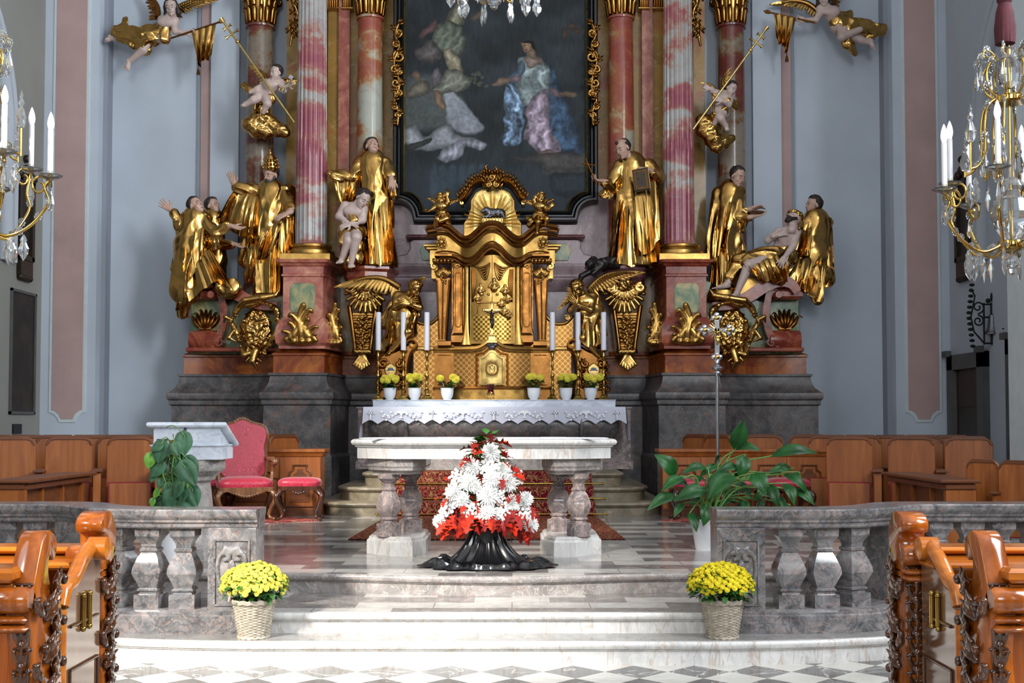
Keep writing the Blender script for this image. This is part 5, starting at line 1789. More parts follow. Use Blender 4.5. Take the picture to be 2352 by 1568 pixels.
where=['outermost of the three beside the bowing angel with crossed hands','middle of the three beside the bowing angel with crossed hands','innermost of the three beside the bowing angel with crossed hands',
'innermost of the three beside the angel hiding its face','middle of the three beside the angel hiding its face','outermost of the three beside the angel hiding its face']
for i,px_ in enumerate((868,926,980,1269,1328,1387)):
 xx=PX(px_,YC)
 a=cs if i==0 else copy_tree(cs)
 a.location=(xx,YC,zs_);a['label']='slim brass candlestick, '+where[i]
 b=ca if i==0 else copy_tree(ca)
 b.location=(xx,YC,zs_+.7);b['label']='tall white altar candle, '+where[i]


def mum_head(r,n=60,seed=1,dome=.8,mat=None):
 """a chrysanthemum head: many short curved petals over a dome"""
 m=MB();rr=random.Random(seed)
 m.ball((0,0,0),r*.62,10,1,1,dome)
 for i in range(n):
  u=(i+.5)/n;ph=i*2.39996;th=math.acos(1-1.35*u)
  d=Vector((math.sin(th)*math.cos(ph),math.sin(th)*math.sin(ph),math.cos(th)*dome))
  s=Vector((-math.sin(ph),math.cos(ph),0));up=d.cross(s)
  w=r*.2;b=d*r*.5;t=d*r*(.98+.08*rr.random())+up*r*.04
  mid=d*r*.85-up*r*.05
  m.add([b-s*w*.5,b+s*w*.5,mid+s*w,t+s*w*.4,t-s*w*.4,mid-s*w],[(0,1,2,5),(5,2,3,4)])
 return m


def small_leaf(L,w,curl=.2,lobes=3):
 """one lobed leaf lying along +x, tip drooping"""
 m=MB();n=9;vs,fs=[],[]
 for i in range(n):
  t=i/(n-1);ww=w*math.sin(PI*min(1,t*.93+.04))**.8*(1+.28*math.cos(t*lobes*2*PI))
  z=-curl*L*t*t
  vs+=[(t*L,-ww,z+ww*.25),(t*L,0,z),(t*L,ww,z+ww*.25)]
 for i in range(n-1):
  a=i*3;fs+=[(a,a+3,a+4,a+1),(a+1,a+4,a+5,a+2)]
 return m.add(vs,fs)


hm=mum_head(.056,70,3).build('flower_head',M['petal_lemon'])
hm_me=hm.data;bpy.data.objects.remove(hm)
pots=[(895,5,'under the shield lettered ECCE'),(952,4,'between two candlesticks, second from the shield lettered ECCE'),(1027,3,'before the tabernacle base, with a gap between its two stalks'),(1226,3,'before the tabernacle base, its two heads of unequal height'),(1300,4,'between two candlesticks, with wide bushy leaves'),(1357,3,'under the shield lettered VENITE')]
heads={895:[(884,868),(900,866),(909,871),(890,874),(880,873)],952:[(941,866),(954,864),(963,867),(947,871)],1027:[(1011,869),(1040,866),(1046,870)],1226:[(1216,866),(1224,864),(1242,867)],1300:[(1287,867),(1294,865),(1316,866),(1305,869)],1357:[(1350,866),(1366,870),(1378,866)]}
for i,(px_,nh,wh)in enumerate(pots):
 y=16.96;x=PX(px_,y)
 r=root('potted_chrysanthemum',(x,y,zs_),'small potted lemon yellow chrysanthemum '+wh,'potted plant','potted chrysanthemums on the high altar')
 MB().lathe([(.05,0),(.055,.01),(.075,.04),(.086,.08),(.09,.12),(.09,.15),(.096,.155),(.096,.165),(.085,.166),(.08,.14)],24,(x,y,zs_)).build('pot',M['pot'],r)
 f=MB();rr=random.Random(i+40)
 for k,(hx,hy)in enumerate(heads[px_]):
  p=P(hx,hy,y+rr.uniform(-.05,.05))
  q=Vector((x+(p.x-x)*.35,y,zs_+.15))
  f.tube([q,(q+p)/2+Vector((0,0,.02)),p],.006,5)
  for j in range(9):
   t=.1+.75*j/9;c=q.lerp(p,t);a=j*2.4+rr.random()
   f.merge(small_leaf(.085,.028,.3),Matrix.Translation(c)@Matrix.Rotation(a,4,'Z')@Matrix.Rotation(-.3+rr.random()*.5,4,'Y'))
  h=link_mesh('flower_head',hm_me,None,r);og=origin_of(r)
  h.location=p-og;h.rotation_euler=(R(60+rr.uniform(-20,20)),0,rr.uniform(-.6,.6));h.scale=(rr.uniform(.9,1.1),)*3
 f.build('foliage',M['leaf_dark'],r)

x=PX(1127,16.92);y=16.92
LR=root('votive_lamp',(x,y,zs_),'ruby glass votive lamp on a small wire stand before the tabernacle door','lamp')
MB().lathe([(.035,.085),(.04,.09),(.043,.18),(.055,.215),(.052,.215),(.04,.18),(.036,.1)],24,(x,y,zs_)).build('glass',M['ruby'],LR)
m=MB()
for i in range(3):
 a=i*2.094+.5;ca_,sa_=math.cos(a),math.sin(a)
 m.tube([(x+.085*ca_,y+.085*sa_,zs_+.006),(x+.06*ca_,y+.06*sa_,zs_+.02),(x+.05*ca_,y+.05*sa_,zs_+.08),(x+.045*ca_,y+.045*sa_,zs_+.12)],.006,6)
for h in(.03,.09):m.tube([(x+.055*math.cos(R(t)),y+.055*math.sin(R(t)),zs_+h)for t in range(0,361,20)],.005,6)
m.build('wire_stand',M['brass'],LR)
MB().ball((x+.012,y-.03,zs_+.1),.012,8).build('flame',M['flame'],LR)
# ------------------------------------------------------------------ the free-standing altar table
TT=root('altar_table',(AX,10.9,FLOOR2),'pale grey marble altar table on paired carved balusters, front of the chancel','altar table')
ztop=1.474


def canted(hw,y0,y1,c):
 return[(AX-hw+c[0],y0),(AX+hw-c[0],y0),(AX+hw,y0+c[1]),(AX+hw,y1-c[1]),(AX+hw-c[0],y1),(AX-hw+c[0],y1),(AX-hw,y1-c[1]),(AX-hw,y0+c[1])]


MB().stack(canted(1.16,10.45,11.45,(.36,.27)),[(-.03,1.302),(-.03,1.4),(-.012,1.405),(-.01,1.418),(.012,1.424),(.024,1.44),(.024,1.455),(.012,1.468),(0,ztop)]).build('tabletop',M['marble_table'],TT,ang=30)


def baluster8(x,y,z0,z1,n=8,s=1.0,ph=PI/8):
 h=z1-z0
 pr=[(.115,0),(.115,.2),(.075,.22),(.07,.25),(.085,.27),(.085,.29),(.07,.31),(.1,.38),(.118,.48),(.112,.55),(.085,.66),(.06,.72),(.07,.735),(.07,.76),(.055,.78),(.055,.84),(.085,.9),(.1,.92),(.1,1.0)]
 return MB().lathe([(r*s,z0+t*h)for r,t in pr],n,(x,y,0),ph=ph)


for sg in(-1,1):
 cx=AX+sg*.78
 def sp(hw,y0,y1,c):
  p=[(-hw,y0+c*1.3),(-hw+c*1.2,y0),(hw-c*.5,y0),(hw,y0+c),(hw,y1),(-hw,y1)]
  return[(cx+u,v)for u,v in p]if sg<0 else[(cx-u,v)for u,v in reversed(p)]
 MB().stack(sp(.265,10.5,11.4,.2),[(0,FLOOR2),(0,FLOOR2+.12),(-.02,FLOOR2+.135),(-.02,FLOOR2+.15),(-.045,FLOOR2+.165)]).build('support_base',M['marble_table'],TT,ang=25)
 MB().stack(sp(.265,10.52,11.38,.2),[(-.05,1.165),(-.045,1.18),(-.01,1.2),(-.01,1.22),(0,1.235),(0,1.303)]).build('support_cap',M['marble_grey'],TT,ang=25)
 baluster8(cx-sg*-.06,10.68,FLOOR2+.16,1.17).build('baluster',M['marble_rose'],TT,ang=28)
 baluster8(cx-sg*.1,11.12,FLOOR2+.16,1.17).build('baluster',M['marble_rose'],TT,ang=28)
m=MB();vs,fs=[],[]
pl=canted(1.11,10.49,11.4,(.36,.26))
m.stack(pl,[(0,ztop+.001),(.004,ztop+.006),(0,ztop+.009)])
for i in range(7):m.rbox(AX-1.0+i*.3,AX-.78+i*.3,10.484,10.53,ztop+.002,ztop+.012+.004*(i%3),.004)
tag(m.build('table_cloth',M['cloth']),'flat white linen cloth covering the free-standing marble altar table','altar cloth')

# ------------------------------------------------------------------ balustrades
def bal_path():
 a=[(1.605,8.57),(1.9,8.57),(2.2,8.57),(2.42,8.585),(2.62,8.65),(2.8,8.77),(2.93,8.93),(3.03,9.05),(3.16,9.12),(3.34,9.14),(4.4,9.14),(6.3,9.14)]
 return a


BAX=AX+.072


def balustrade(sg,label):
 r=root('balustrade',(BAX+sg*2.5,8.6,.16),label,'balustrade')
 path=bal_path();pts=[(BAX+sg*d,y)for d,y in path]
 if sg>0:pts=pts[::-1]
 RAIL=[(.0,-.0),(.115,0),(.125,.012),(.125,.035),(.14,.045),(.14,.06),(.165,.085),(.17,.1),(.17,.125),(.16,.135)]
 sec=RAIL+[(-u,w)for u,w in RAIL[::-1]][:-1]
 MB().sweep(pts,sec,z=.878).build('handrail',M['marble_rail'],r,ang=28)
 B=[(.21,0),(.21,.12),(.195,.13),(.195,.145),(.17,.155)]
 MB().sweep(pts,B+[(-u,w)for u,w in B[::-1]],z=.16).build('plinth',M['marble_rail'],r,ang=28)
 # end post with carved heart-scroll panel
 x0,x1=sorted((BAX+sg*1.61,BAX+sg*1.945))
 p=MB().rbox(x0,x1,8.43,8.71,.3,.885,.006)
 po=p.build('end_post',M['marble_rail'],r)
 S=SDF(.008,.012);cx=(x0+x1)/2;yy_=8.428
 q=spline([(0,-.2),(-.07,-.1),(-.1,.0),(-.09,.1),(-.04,.14),(-.02,.1),(-.05,.08)],5)
 for s in(-1,1):
  S.chain([(cx+s*a,yy_,.58+b)for a,b in q],[.012]*len(q))
  S.chain([(cx+s*a,yy_,.58+b)for a,b in((0,.14),(.04,.16),(.06,.13),(.03,.12))],[.02,.02,.018,.012])
 S.el((cx,yy_,.6),(.03,.018,.06));S.el((cx,yy_,.44),(.035,.016,.03));S.el((cx,yy_,.73),(.03,.018,.025))
 sdf_obj('relief_scroll',S,M['marble_rail'],po)
 fr=MB().strip3([(cx-.12,.35),(cx-.12,.8),(cx+.12,.8),(cx+.12,.35),(cx-.12,.35)],[(-.006,8.432),(-.006,8.42),(.006,8.42),(.006,8.432)])
 fr.build('panel_moulding',M['marble_rail'],po)
 for d,y,w in((3.02,9.05,.17),(5.02,9.14,.17)):
  a=math.atan2(.55,1)*sg if d<4 else 0
  Mx=Matrix.Translation((BAX+sg*d,y,0))@Matrix.Rotation(a,4,'Z')
  MB().rbox(-w,w,-.14,.14,.3,.885,.01,Mx).build('corner_post',M['marble_rail'],r)
 SQ=[(.098,0),(.098,.17),(.07,.175),(.066,.2),(.08,.215),(.08,.235),(.066,.25),(.085,.33),(.112,.43),(.108,.5),(.08,.62),(.058,.69),(.068,.7),(.068,.73),(.055,.745),(.06,.8),(.085,.87),(.095,.89),(.098,1.0)]
 z0,z1=.312,.882;b0=None
 for d,y,rot in[(2.14,8.57,0),(2.385,8.585,.1),(2.615,8.66,.5)]+[(3.4+.236*i,9.14,0)for i in range(7)if abs(3.4+.236*i-5.02)>.2]:
  if b0 is None:
   b0=MB().lathe([(q_*1.414*.92,z0+t*(z1-z0))for q_,t in SQ],4,(BAX+sg*d,y,0),ph=PI/4)
   first=b0.build('baluster',M['marble_rail'],r,ang=25);base=(BAX+sg*d,y)
   og=origin_of(r);c_=Vector((base[0]-og.x,base[1]-og.y,0))
   first.data.transform(Matrix.Translation(-c_));first.location=c_
  else:
   o=first.copy();COL.objects.link(o);o.parent=r
   o.location=c_+Vector((sg*d-(base[0]-BAX),y-base[1],0));o.rotation_euler=(0,0,rot*sg)


balustrade(-1,'curved marble balustrade with carved end post behind the pale yellow flower basket')
balustrade(1,'curved marble balustrade with carved end post behind the bright yellow flower basket')

# ------------------------------------------------------------------ lectern
YL=10.25
X=lambda p:PX(p,YL);Z=lambda p:PZ(p,YL)
LX=X(430)
LE=root('lectern',(LX,YL,FLOOR2),'pale grey marble lectern with sloping top behind the trailing plant','lectern')
zf=Z(968)
S_=lambda w,y0,y1:[(LX-w,y0),(LX+w,y0),(LX+w,y1),(LX-w,y1)]
t=MB().rbox(-.34,.34,0,.5,-.045,0,.012,Matrix.Translation((LX,YL-.02,zf))@Matrix.Rotation(R(-21),4,'X'))
t.build('book_rest',M['marble_white'],LE)
MB().add([(LX-.285,YL,1.42),(LX+.285,YL,1.42),(LX+.285,YL+.4,1.42),(LX-.285,YL+.4,1.42),(LX-.285,YL,zf-.04),(LX+.285,YL,zf-.04),(LX+.285,YL+.4,zf-.2),(LX-.285,YL+.4,zf-.2)],BF).build('upper_block',M['marble_white'],LE)
MB().stack(S_(.295,YL-.02,YL+.42),[(0,Z(1055)),(0,Z(1026)),(.012,Z(1024)),(.012,Z(1021)),(0,Z(1020))]).build('lower_block',M['marble_white'],LE)
MB().lathe([(.3,FLOOR2),(.3,FLOOR2+.1),(.26,FLOOR2+.12),(.2,FLOOR2+.2),(.16,Z(1130)),(.15,Z(1110)),(.19,Z(1104)),(.2,Z(1096)),(.27,Z(1082)),(.28,Z(1076)),(.275,Z(1058)),(.29,Z(1055))],8,(LX,YL+.2,0),ph=PI/8).build('pillar',M['marble_grey'],LE,ang=25)
m=MB().tube([(X(426),YL-.03,Z(1012)),(X(426),YL-.03,Z(990)),(X(427),YL-.01,Z(984))],.012,8).tube([(X(425),YL-.04,Z(1004)),(X(425),YL-.05,Z(1012))],.016,8)
m.build('microphone',M['mic'],LE)
MB().box(X(362),X(388),YL-.012,YL,Z(1010),Z(1008)).build('inset_line',M['mic'],LE)

# ------------------------------------------------------------------ chairs and stools
def cabriole(m,x,y,z0,z1,dx,dy):
 h=z1-z0
 pts=[(x+dx*.0,y,z1),(x+dx*.055,y+dy*.055,z1-h*.18),(x+dx*.05,y+dy*.05,z1-h*.38),(x+dx*.0,y,z1-h*.72),(x-dx*.0,y,z1-h*.88),(x+dx*.04,y+dy*.04,z0+.02),(x+dx*.06,y+dy*.06,z0+.01)]
 sp=spline(pts,5);n=len(sp)-1
 m.tube(sp,[.036-.018*min(1,i/n*1.3)+(.006 if i>n*.85 else 0)for i in range(n+1)],9)
 m.ball((x+dx*.045,y+dy*.045,z0+.02),.026,8,1,1,.8)
 return m


def cushion(hw,hd,z0,h,seed=0):
 """a domed upholstered seat"""
 m=MB();n,k=28,7;vs,fs=[],[]
 for j in range(k):
  t=j/(k-1);s=1-.0 if t<.2 else math.cos((t-.2)/.8*PI/2*.96)**.55
  z=z0+h*math.sin(min(1,t)*PI/2)
  for i in range(n):
   a=2*PI*i/n;e=4.5
   c,q=math.cos(a),math.sin(a)
   f=1/(abs(c)**e+abs(q)**e)**(1/e)
   o=.012*math.sin(t*PI)
   vs.append((c*f*(hw*s+o),q*f*(hd*s+o),z))
 for j in range(k-1):
  for i in range(n):
   b=(i+1)%n;fs.append((j*n+i,j*n+b,(j+1)*n+b,(j+1)*n+i))
 fs.append(tuple(reversed(range(n))));fs.append(tuple(range((k-1)*n,k*n)))
 return m.add(vs,fs)


def make_stool():
 r=root('stool',(0,0,0),'','stool','crimson stools along the panelled desks')
 cushion(.25,.2,.4,.1).build('seat',M['damask'],r)
 for sx in(-1,1):
  for sy in(-1,1):cabriole(MB(),sx*.2,sy*.15,0,.36,sx,sy).build('leg',M['walnut_dark'],r)
 m=MB()
 for sy in(-1,1):
  out=[(-.22,.4),(-.22,.34),(-.15,.355),(-.08,.33),(0,.3),(.08,.33),(.15,.355),(.22,.34),(.22,.4)]
  m.plate(out,sy*.19-.012,sy*.19+.012,.004)
  for i in range(5):m.ball((-.06+.03*i,sy*.205,.33-.008*(2-abs(i-2))),.018,7)
 m.box(-.235,-.21,-.18,.18,.33,.4).box(.21,.235,-.18,.18,.33,.4)
 m.build('apron',M['walnut_dark'],r)
 return r


def make_armchair():
 r=root('armchair',(0,0,0),'carved walnut armchair with crimson damask seat and tall back beside the lectern','armchair')
 cushion(.32,.28,.38,.13).build('seat',M['damask'],r)
 for sx in(-1,1):
  for sy in(-1,1):cabriole(MB(),sx*.27,sy*.23,0,.36,sx,sy).build('leg',M['walnut'],r)
 m=MB()
 for sy in(-1,1):
  out=[(-.31,.39),(-.31,.32),(-.22,.34),(-.13,.3),(-.06,.31),(0,.265),(.06,.31),(.13,.3),(.22,.34),(.31,.32),(.31,.39)]
  m.plate(out,sy*.27-.015,sy*.27+.015,.005)
  for i in range(9):m.ball((-.12+.03*i,sy*.287,.315-.03*math.sin(PI*i/8)),.02,7)
 m.box(-.32,-.29,-.26,.26,.32,.39).box(.29,.32,-.26,.26,.32,.39)
 m.build('apron',M['walnut'],r)
 # back: carved frame round an upholstered panel, leaning slightly
 Mb=Matrix.Translation((0,.25,.5))@Matrix.Rotation(R(-9),4,'X')
 out=spline([(-.24,0),(-.27,.2),(-.26,.36),(-.29,.5),(-.25,.6),(-.12,.64),(0,.69),(.12,.64),(.25,.6),(.29,.5),(.26,.36),(.27,.2),(.24,0),(0,-.02)],5,True)[::-1]
 f=MB().strip3(out+[out[0]],[(-.026,.03),(-.03,-.02),(0,-.035),(.03,-.02),(.026,.03)])
 rr=random.Random(3)
 for i in range(7):f.ball((-.09+.03*i,-.02,.66+.04*math.sin(PI*i/6)),.028,8)
 for s in(-1,1):
  for i in range(4):f.ball((s*(.2+.02*i),-.03,.61-.01*i),.016,7)
 t=MB().merge(f,Mb);t.build('back_frame',M['walnut'],r)
 o2=offset(out[::-1],-.02)
 b=MB().plate(o2 if sum(o2[i-1][0]*o2[i][1]-o2[i][0]*o2[i-1][1]for i in range(len(o2)))>0 else o2[::-1],-.045,.02,.03)
 MB().merge(b,Mb).build('backrest',M['damask'],r)
 for sx in(-1,1):
  a=MB().tube(spline([(sx*.27,.27,.74),(sx*.31,.12,.7),(sx*.33,-.02,.66),(sx*.33,-.12,.69),(sx*.34,-.18,.69)],5),[.026]*21,9)
  a.ball((sx*.34,-.19,.685),.04,10);a.tube(spline([(sx*.33,-.13,.67),(sx*.32,-.07,.57),(sx*.3,-.12,.46),(sx*.3,-.14,.4)],5),[.024]*16,8)
  a.tube([(sx*.29,.02,.71),(sx*.32,-.1,.715)],.03,8)
  a.build('arm',M['walnut'],r)
 return r


CH=make_armchair();CH.location=(PX(563,14.35),14.35,FLOOR2+.014);CH.rotation_euler=(0,0,R(18))
STOOL=make_stool()
for i,(px_,y,rz,lab)in enumerate([(690,14.35,.1,'crimson stool on dark cabriole legs between the red armchair and the altar steps'),(486,14.75,.0,'crimson cushioned stool half hidden between lectern and armchair'),
(338,14.45,-.1,'crimson cushioned stool half hidden behind the lectern plant, beside the wooden stalls'),
(1592,14.5,0,'crimson stool behind the peace lily, first from the altar steps'),(1700,14.5,0,'crimson stool behind the peace lily, middle of three'),(1806,14.5,.1,'crimson stool behind the peace lily, third from the altar steps')]):
 o=STOOL if i==0 else copy_tree(STOOL)
 o.location=(PX(px_,y),y,FLOOR2+(.014 if i in(0,)else.001));o.rotation_euler=(0,0,rz);o['label']=lab

 # ------------------------------------------------------------------ panelled desks and stalls
def arch_panel(m,cx,y,z0,z1,w,front=-1):
 p=[(cx-w,z0),(cx-w,z1-.16),(cx-w*.78,z1-.16),(cx-w*.74,z1-.09),(cx-w*.5,z1-.06),(cx-w*.48,z1),(cx+w*.48,z1),(cx+w*.5,z1-.06),(cx+w*.74,z1-.09),(cx+w*.78,z1-.16),(cx+w,z1-.16),(cx+w,z0),(cx-w,z0)]
 m.strip3(p,[(-.011,y+.01),(-.011,y-.012),(0,y-.022),(.011,y-.012),(.011,y+.01)])
 m.plate([(a,b)for a,b in offset([(q[0],q[1])for q in p[:-1]][::-1],-.05)],y-.006,y+.004,.004)


def desk(x0,x1,y,label,panels):
 zt_=PZ(1031,y);h0=FLOOR2
 r=root('choir_desk',((x0+x1)/2,y,h0),label,'desk')
 MB().box(x0,x1,y,y+.3,h0,zt_-.05).build('front_panel',M['stall'],r)
 MB().stack([(x0,y),(x1,y),(x1,y+.34),(x0,y+.34)],[(.0,zt_-.1),(.012,zt_-.09),(.03,zt_-.05),(.045,zt_-.04),(.05,zt_-.03),(.05,zt_)]).build('desk_top',M['stall'],r,ang=25)
 MB().box(x0-.01,x1+.01,y-.015,y+.3,h0,h0+.09).build('plinth',M['stall_trim'],r)
 m=MB()
 for a,b in panels:arch_panel(m,(a+b)/2,y,h0+.12,zt_-.2,(b-a)/2)
 m.build('panel_moulding',M['stall_trim'],r)
 m=MB()
 xs=sorted(set([x0+.03,x1-.03]+[(panels[i][1]+panels[i+1][0])/2 for i in range(len(panels)-1)]))
 for q in xs:m.rbox(q-.025,q+.025,y-.02,y+.01,h0+.09,zt_-.1,.005)
 m.build('pilaster_strip',M['stall'],r)


YD=15.0
X=lambda p:PX(p,YD)
desk(X(300),X(738),YD,'panelled oak desk with arched mouldings behind the red armchair',[(X(320),X(400)),(X(420),X(490)),(X(510),X(640)),(X(658),X(722))])
desk(X(1521),X(1908),YD,'panelled oak desk with arched mouldings behind the peace lily',[(X(1538),X(1604)),(X(1624),X(1700)),(X(1722),X(1800)),(X(1822),X(1892))])


def make_seat():
 r=root('choir_stall',(0,0,0),'','seat','tall oak choir seats')
 out=[(-.26,.42),(.26,.42),(.26,.9)]+arc(.17,.9,.09,0,70,5)+[(.16,1.0),(-.16,1.0)]+arc(-.17,.9,.09,110,180,5)
 MB().plate(out,-.02,.02,.008).build('backrest',M['stall'],r)
 cap=[(-.25,.9),(-.235,.9),(-.2,.955),(-.15,.965),(.15,.965),(.2,.955),(.235,.9),(.25,.9),(.235,.955),(.19,.99),(.165,1.01),(-.165,1.01),(-.19,.99),(-.235,.955)]
 MB().plate(cap,-.032,.025,.004).build('back_cap',M['stall_trim'],r)
 so=[(-.22,.15),(-.1,.115),(.1,.115),(.22,.15),(.23,.47),(-.23,.47)]
 MB().plate(so,-.16,-.12,.006).build('folded_seat',M['stall'],r)
 MB().strip3(so+[so[0]],[(-.012,-.115),(-.012,-.155),(.012,-.155),(.012,-.115)]).build('seat_edging',M['red_edge'],r)
 sd=MB().rbox(.275,.355,-.34,.05,0,.6,.006);sd.build('side_panel',M['stall'],r)
 MB().rbox(.255,.375,-.4,.06,.6,.635,.01).build('armrest',M['stall_trim'],r)
 return r


SEAT=make_seat();used=False
seats=[]
for i,(px_,y)in enumerate(((28,13.7),(160,13.85),(300,13.95))):seats.append((px_,y,.3,'front row beside the lectern, '+('first from the side wall','second from the side wall','third from the side wall')[i]))
for i,px_ in enumerate((-10,62,132,205,275,340)):seats.append((px_,15.0+.03*i,.3,'back row beyond the lectern, %s from the side wall'%('first','second','third','fourth','fifth','sixth')[i]))
for i,(px_,y)in enumerate(((606,16.1),(652,15.66))):seats.append((px_,y,.95,('oak seat back rising over the desk behind the armchair','oak seat back rising over the desk end beside the dark altar plinth')[i]))
for i,(px_,y)in enumerate(((1600,16.1),(1650,15.66),(1752,15.75),(1858,15.75))):seats.append((px_,y,-.95 if i<2 else-.3,'oak seat back over the desk behind the peace lily, %s from the altar'%('first','second','third','fourth','fifth')[i]))
for i,(px_,y)in enumerate(((1950,13.95),(2092,13.85),(2224,13.7))):seats.append((px_,y,-.3,'front row below the stone doorway, '+('first from the panelled desk','second from the panelled desk','third from the panelled desk')[i]))
for i,px_ in enumerate((1905,1975,2045,2115,2185)):seats.append((px_,15.05,-.3,'back row below the stone doorway, %s from the panelled desk'%('first','second','third','fourth','fifth')[i]))
for px_,y,rz,lab in seats:
 o=SEAT if not used else copy_tree(SEAT);used=True
 o.location=(PX(px_,y),y,FLOOR2);o.rotation_euler=(0,0,rz);o['label']='tall oak choir seat, '+lab if 'oak seat back' not in lab else lab
for px_,y,lab in((2256,11.7,'low dark oak seat with slanting back beside the kneeling desk, nearer the altar'),(2332,11.35,'low dark oak seat with slanting back at the frame edge below the bell')):
 o=copy_tree(SEAT);o.location=(PX(px_,y),y,FLOOR2);o.scale=(.62,.62,.8);o.rotation_euler=(0,0,-.75);o['label']=lab;o['group']='low oak seats'


def kneeler(sg,label):
 r=root('kneeling_desk',(AX+sg*4.36,12.1,FLOOR2),label,'kneeling desk')
 x=lambda d:AX+sg*d
 def bx(m,d0,d1,y0,y1,z0,z1,b=.006):
  a,c=sorted((x(d0),x(d1)));return m.rbox(a,c,y0,y1,z0,z1,b)
 yn,yf=11.25,13.0;zt_=1.087
 bx(MB(),4.4,4.56,yn+.05,yf,FLOOR2,zt_-.05).build('panel',M['stall_trim'],r)
 t=MB();bx(t,4.24,4.62,yn-.04,yf+.04,zt_-.035,zt_,.012);bx(t,4.3,4.58,yn-.01,yf+.02,zt_-.1,zt_-.035,.015)
 t.build('desk_top',M['stall_trim'],r)
 e=MB();bx(e,4.3,4.58,yn,yn+.06,FLOOR2,zt_-.1);e.build('end_post',M['stall'],r)
 s=MB()
 for i in range(4):bx(s,4.37,4.41,yn+.06+i*.54,yn+.11+i*.54,FLOOR2,zt_-.1)
 s.build('pilaster_strip',M['stall'],r)
 c=MB()
 for i in range(3):
  y0=yn+.33+i*.54
  for k in range(7):
   a=PI*k/6;c.ball((x(4.39),y0+.12*math.cos(a),FLOOR2+.2+.12*math.sin(a)),.028,7)
  for q in(-1,1):c.tube([(x(4.39),y0+q*.12,FLOOR2+.05),(x(4.38),y0+q*.13,FLOOR2+.2)],.022,7)
 c.build('carved_arch',M['stall'],r)


kneeler(-1,'long dark kneeling desk with carved arches below the darkened wall painting')
kneeler(1,'long dark kneeling desk with carved arches before the low oak seats')

# ------------------------------------------------------------------ pews
def scroll_end(pts,x0,x1):
 """a plank end shaped in y,z with rounded edges"""
 p=spline(pts,8,True)
 a=sum(p[i-1][0]*p[i][1]-p[i][0]*p[i-1][1]for i in range(len(p)))
 if a<0:p=p[::-1]
 n=len(p);b=.007;q=offset(p,-b);vs=[]
 for xx,l in((x0,q),(x0+b,p),(x1-b,p),(x1,q)):vs+=[(xx,y,z)for y,z in l]
 fs=[tuple(reversed(range(n)))]
 for k in range(3):
  for i in range(n):
   j=(i+1)%n;fs.append((k*n+i,k*n+j,(k+1)*n+j,(k+1)*n+i))
 fs.append(tuple(range(3*n,4*n)))
 return MB().add(vs,fs)


def carving(x,y0,y1,z0,z1,seed,sg,edge):
 """dark acanthus leaves, beads and drops in relief down the aisle face and rear edge of a pew end"""
 S=SDF(.0068,.008);rr=random.Random(seed)
 n=int((z1-z0)/.075);w=y1-y0
 for i in range(n):
  z=z0+(z1-z0)*(i+.5)/n;q=-1 if i%2 else 1
  # a curling leaf of five lobes on the aisle face
  for k in range(5):
   a=(k-2)*.5;L=.085-.014*abs(k-2);yb=y0+w*(.5-.18*q)
   p0=Vector((x-sg*.006,yb,z-.03));p1=Vector((x-sg*.02,yb+q*L*.55*math.cos(a),z+L*.6*math.sin(a)+.01));p2=Vector((x-sg*.034,yb+q*L*math.cos(a),z+L*math.sin(a)+.03))
   S.rc(p0,p1,.012,.013);S.rc(p1,p2,.013,.005)
  S.el((x-sg*.02,y0+w*(.5-.3*q),z+.02),(.018,.016,.022))
  # the rear edge: husks and beads one under another
  e0=x+sg*edge*.5
  for k in(-1,0,1):S.rc((e0+sg*k*.012,y0-.004,z-.03),(e0+sg*k*edge*.36,y0-.026,z+.028),.014,.007)
  S.el((e0,y0-.018,z-.035),(.014,.014,.014));S.rc((e0-edge*.4,y0-.004,z+.03),(e0+edge*.4,y0-.004,z+.03),.008,.008)
  if i%3==1:S.chain([(x-sg*.02,y0+.01,z),(x-sg*.03,y0-.035,z+.02),(x-sg*.03,y0-.05,z+.055),(x-sg*.03,y0-.025,z+.06)],[.018,.018,.014,.009])
 return S


def pew_front(sg,label):
 xe=AX+sg*1.585+(.0 if sg<0 else.41);xe=-1.84 if sg<0 else 1.75
 r=root('pew_desk',(xe,5.5,0),label,'pew')
 xo=xe+sg*4.6
 def bx(m,a,b,*q):return m.rbox(min(a,b),max(a,b),*q)
 bx(MB(),xe+sg*.1,xo,5.5,5.56,.06,.96,.005).build('front_panel',M['pew_v'],r)
 rl=MB();bx(rl,xe+sg*.04,xo,5.47,5.6,.975,1.03,.02);bx(rl,xe+sg*.04,xo,5.43,5.62,1.03,1.06,.012);bx(rl,xe+sg*.06,xo,5.48,5.57,.9,.98,.015)
 rl.merge(MB().rbox(min(xe+sg*.05,xo),max(xe+sg*.05,xo),5.16,5.44,.99,1.02,.01),Matrix.Translation((0,0,.0)))
 rl.build('book_rest',M['pew'],r)
 e=scroll_end([(5.58,.02),(5.58,.95),(5.6,1.02),(5.62,1.12),(5.56,1.2),(5.52,1.215),(5.45,1.205),(5.41,1.17),(5.42,1.13),(5.46,1.12),(5.47,1.08),(5.45,1.02),(5.43,.9),(5.46,.5),(5.38,.02)],min(xe,xe+sg*.12),max(xe,xe+sg*.12))
 e.lathe([(.035,0),(.045,.02),(.045,.14),(.03,.15)],26,M=Matrix(((0,0,sg,xe-sg*.01),(0,1,0,5.38),(1,0,0,1.03),(0,0,0,1))))
 for z in(.955,.925):e.rbox(min(xe,xe+sg*.14),max(xe,xe+sg*.14),5.36,5.6,z-.014,z+.012,.01)
 e.build('scroll_end',M['pew_v'],r,ang=62)
 sdf_obj('carving',carving(xe,5.4,5.6,.05,.98,3 if sg<0 else 5,-sg*-1,.1),M['pew_dark'],r)
 return r


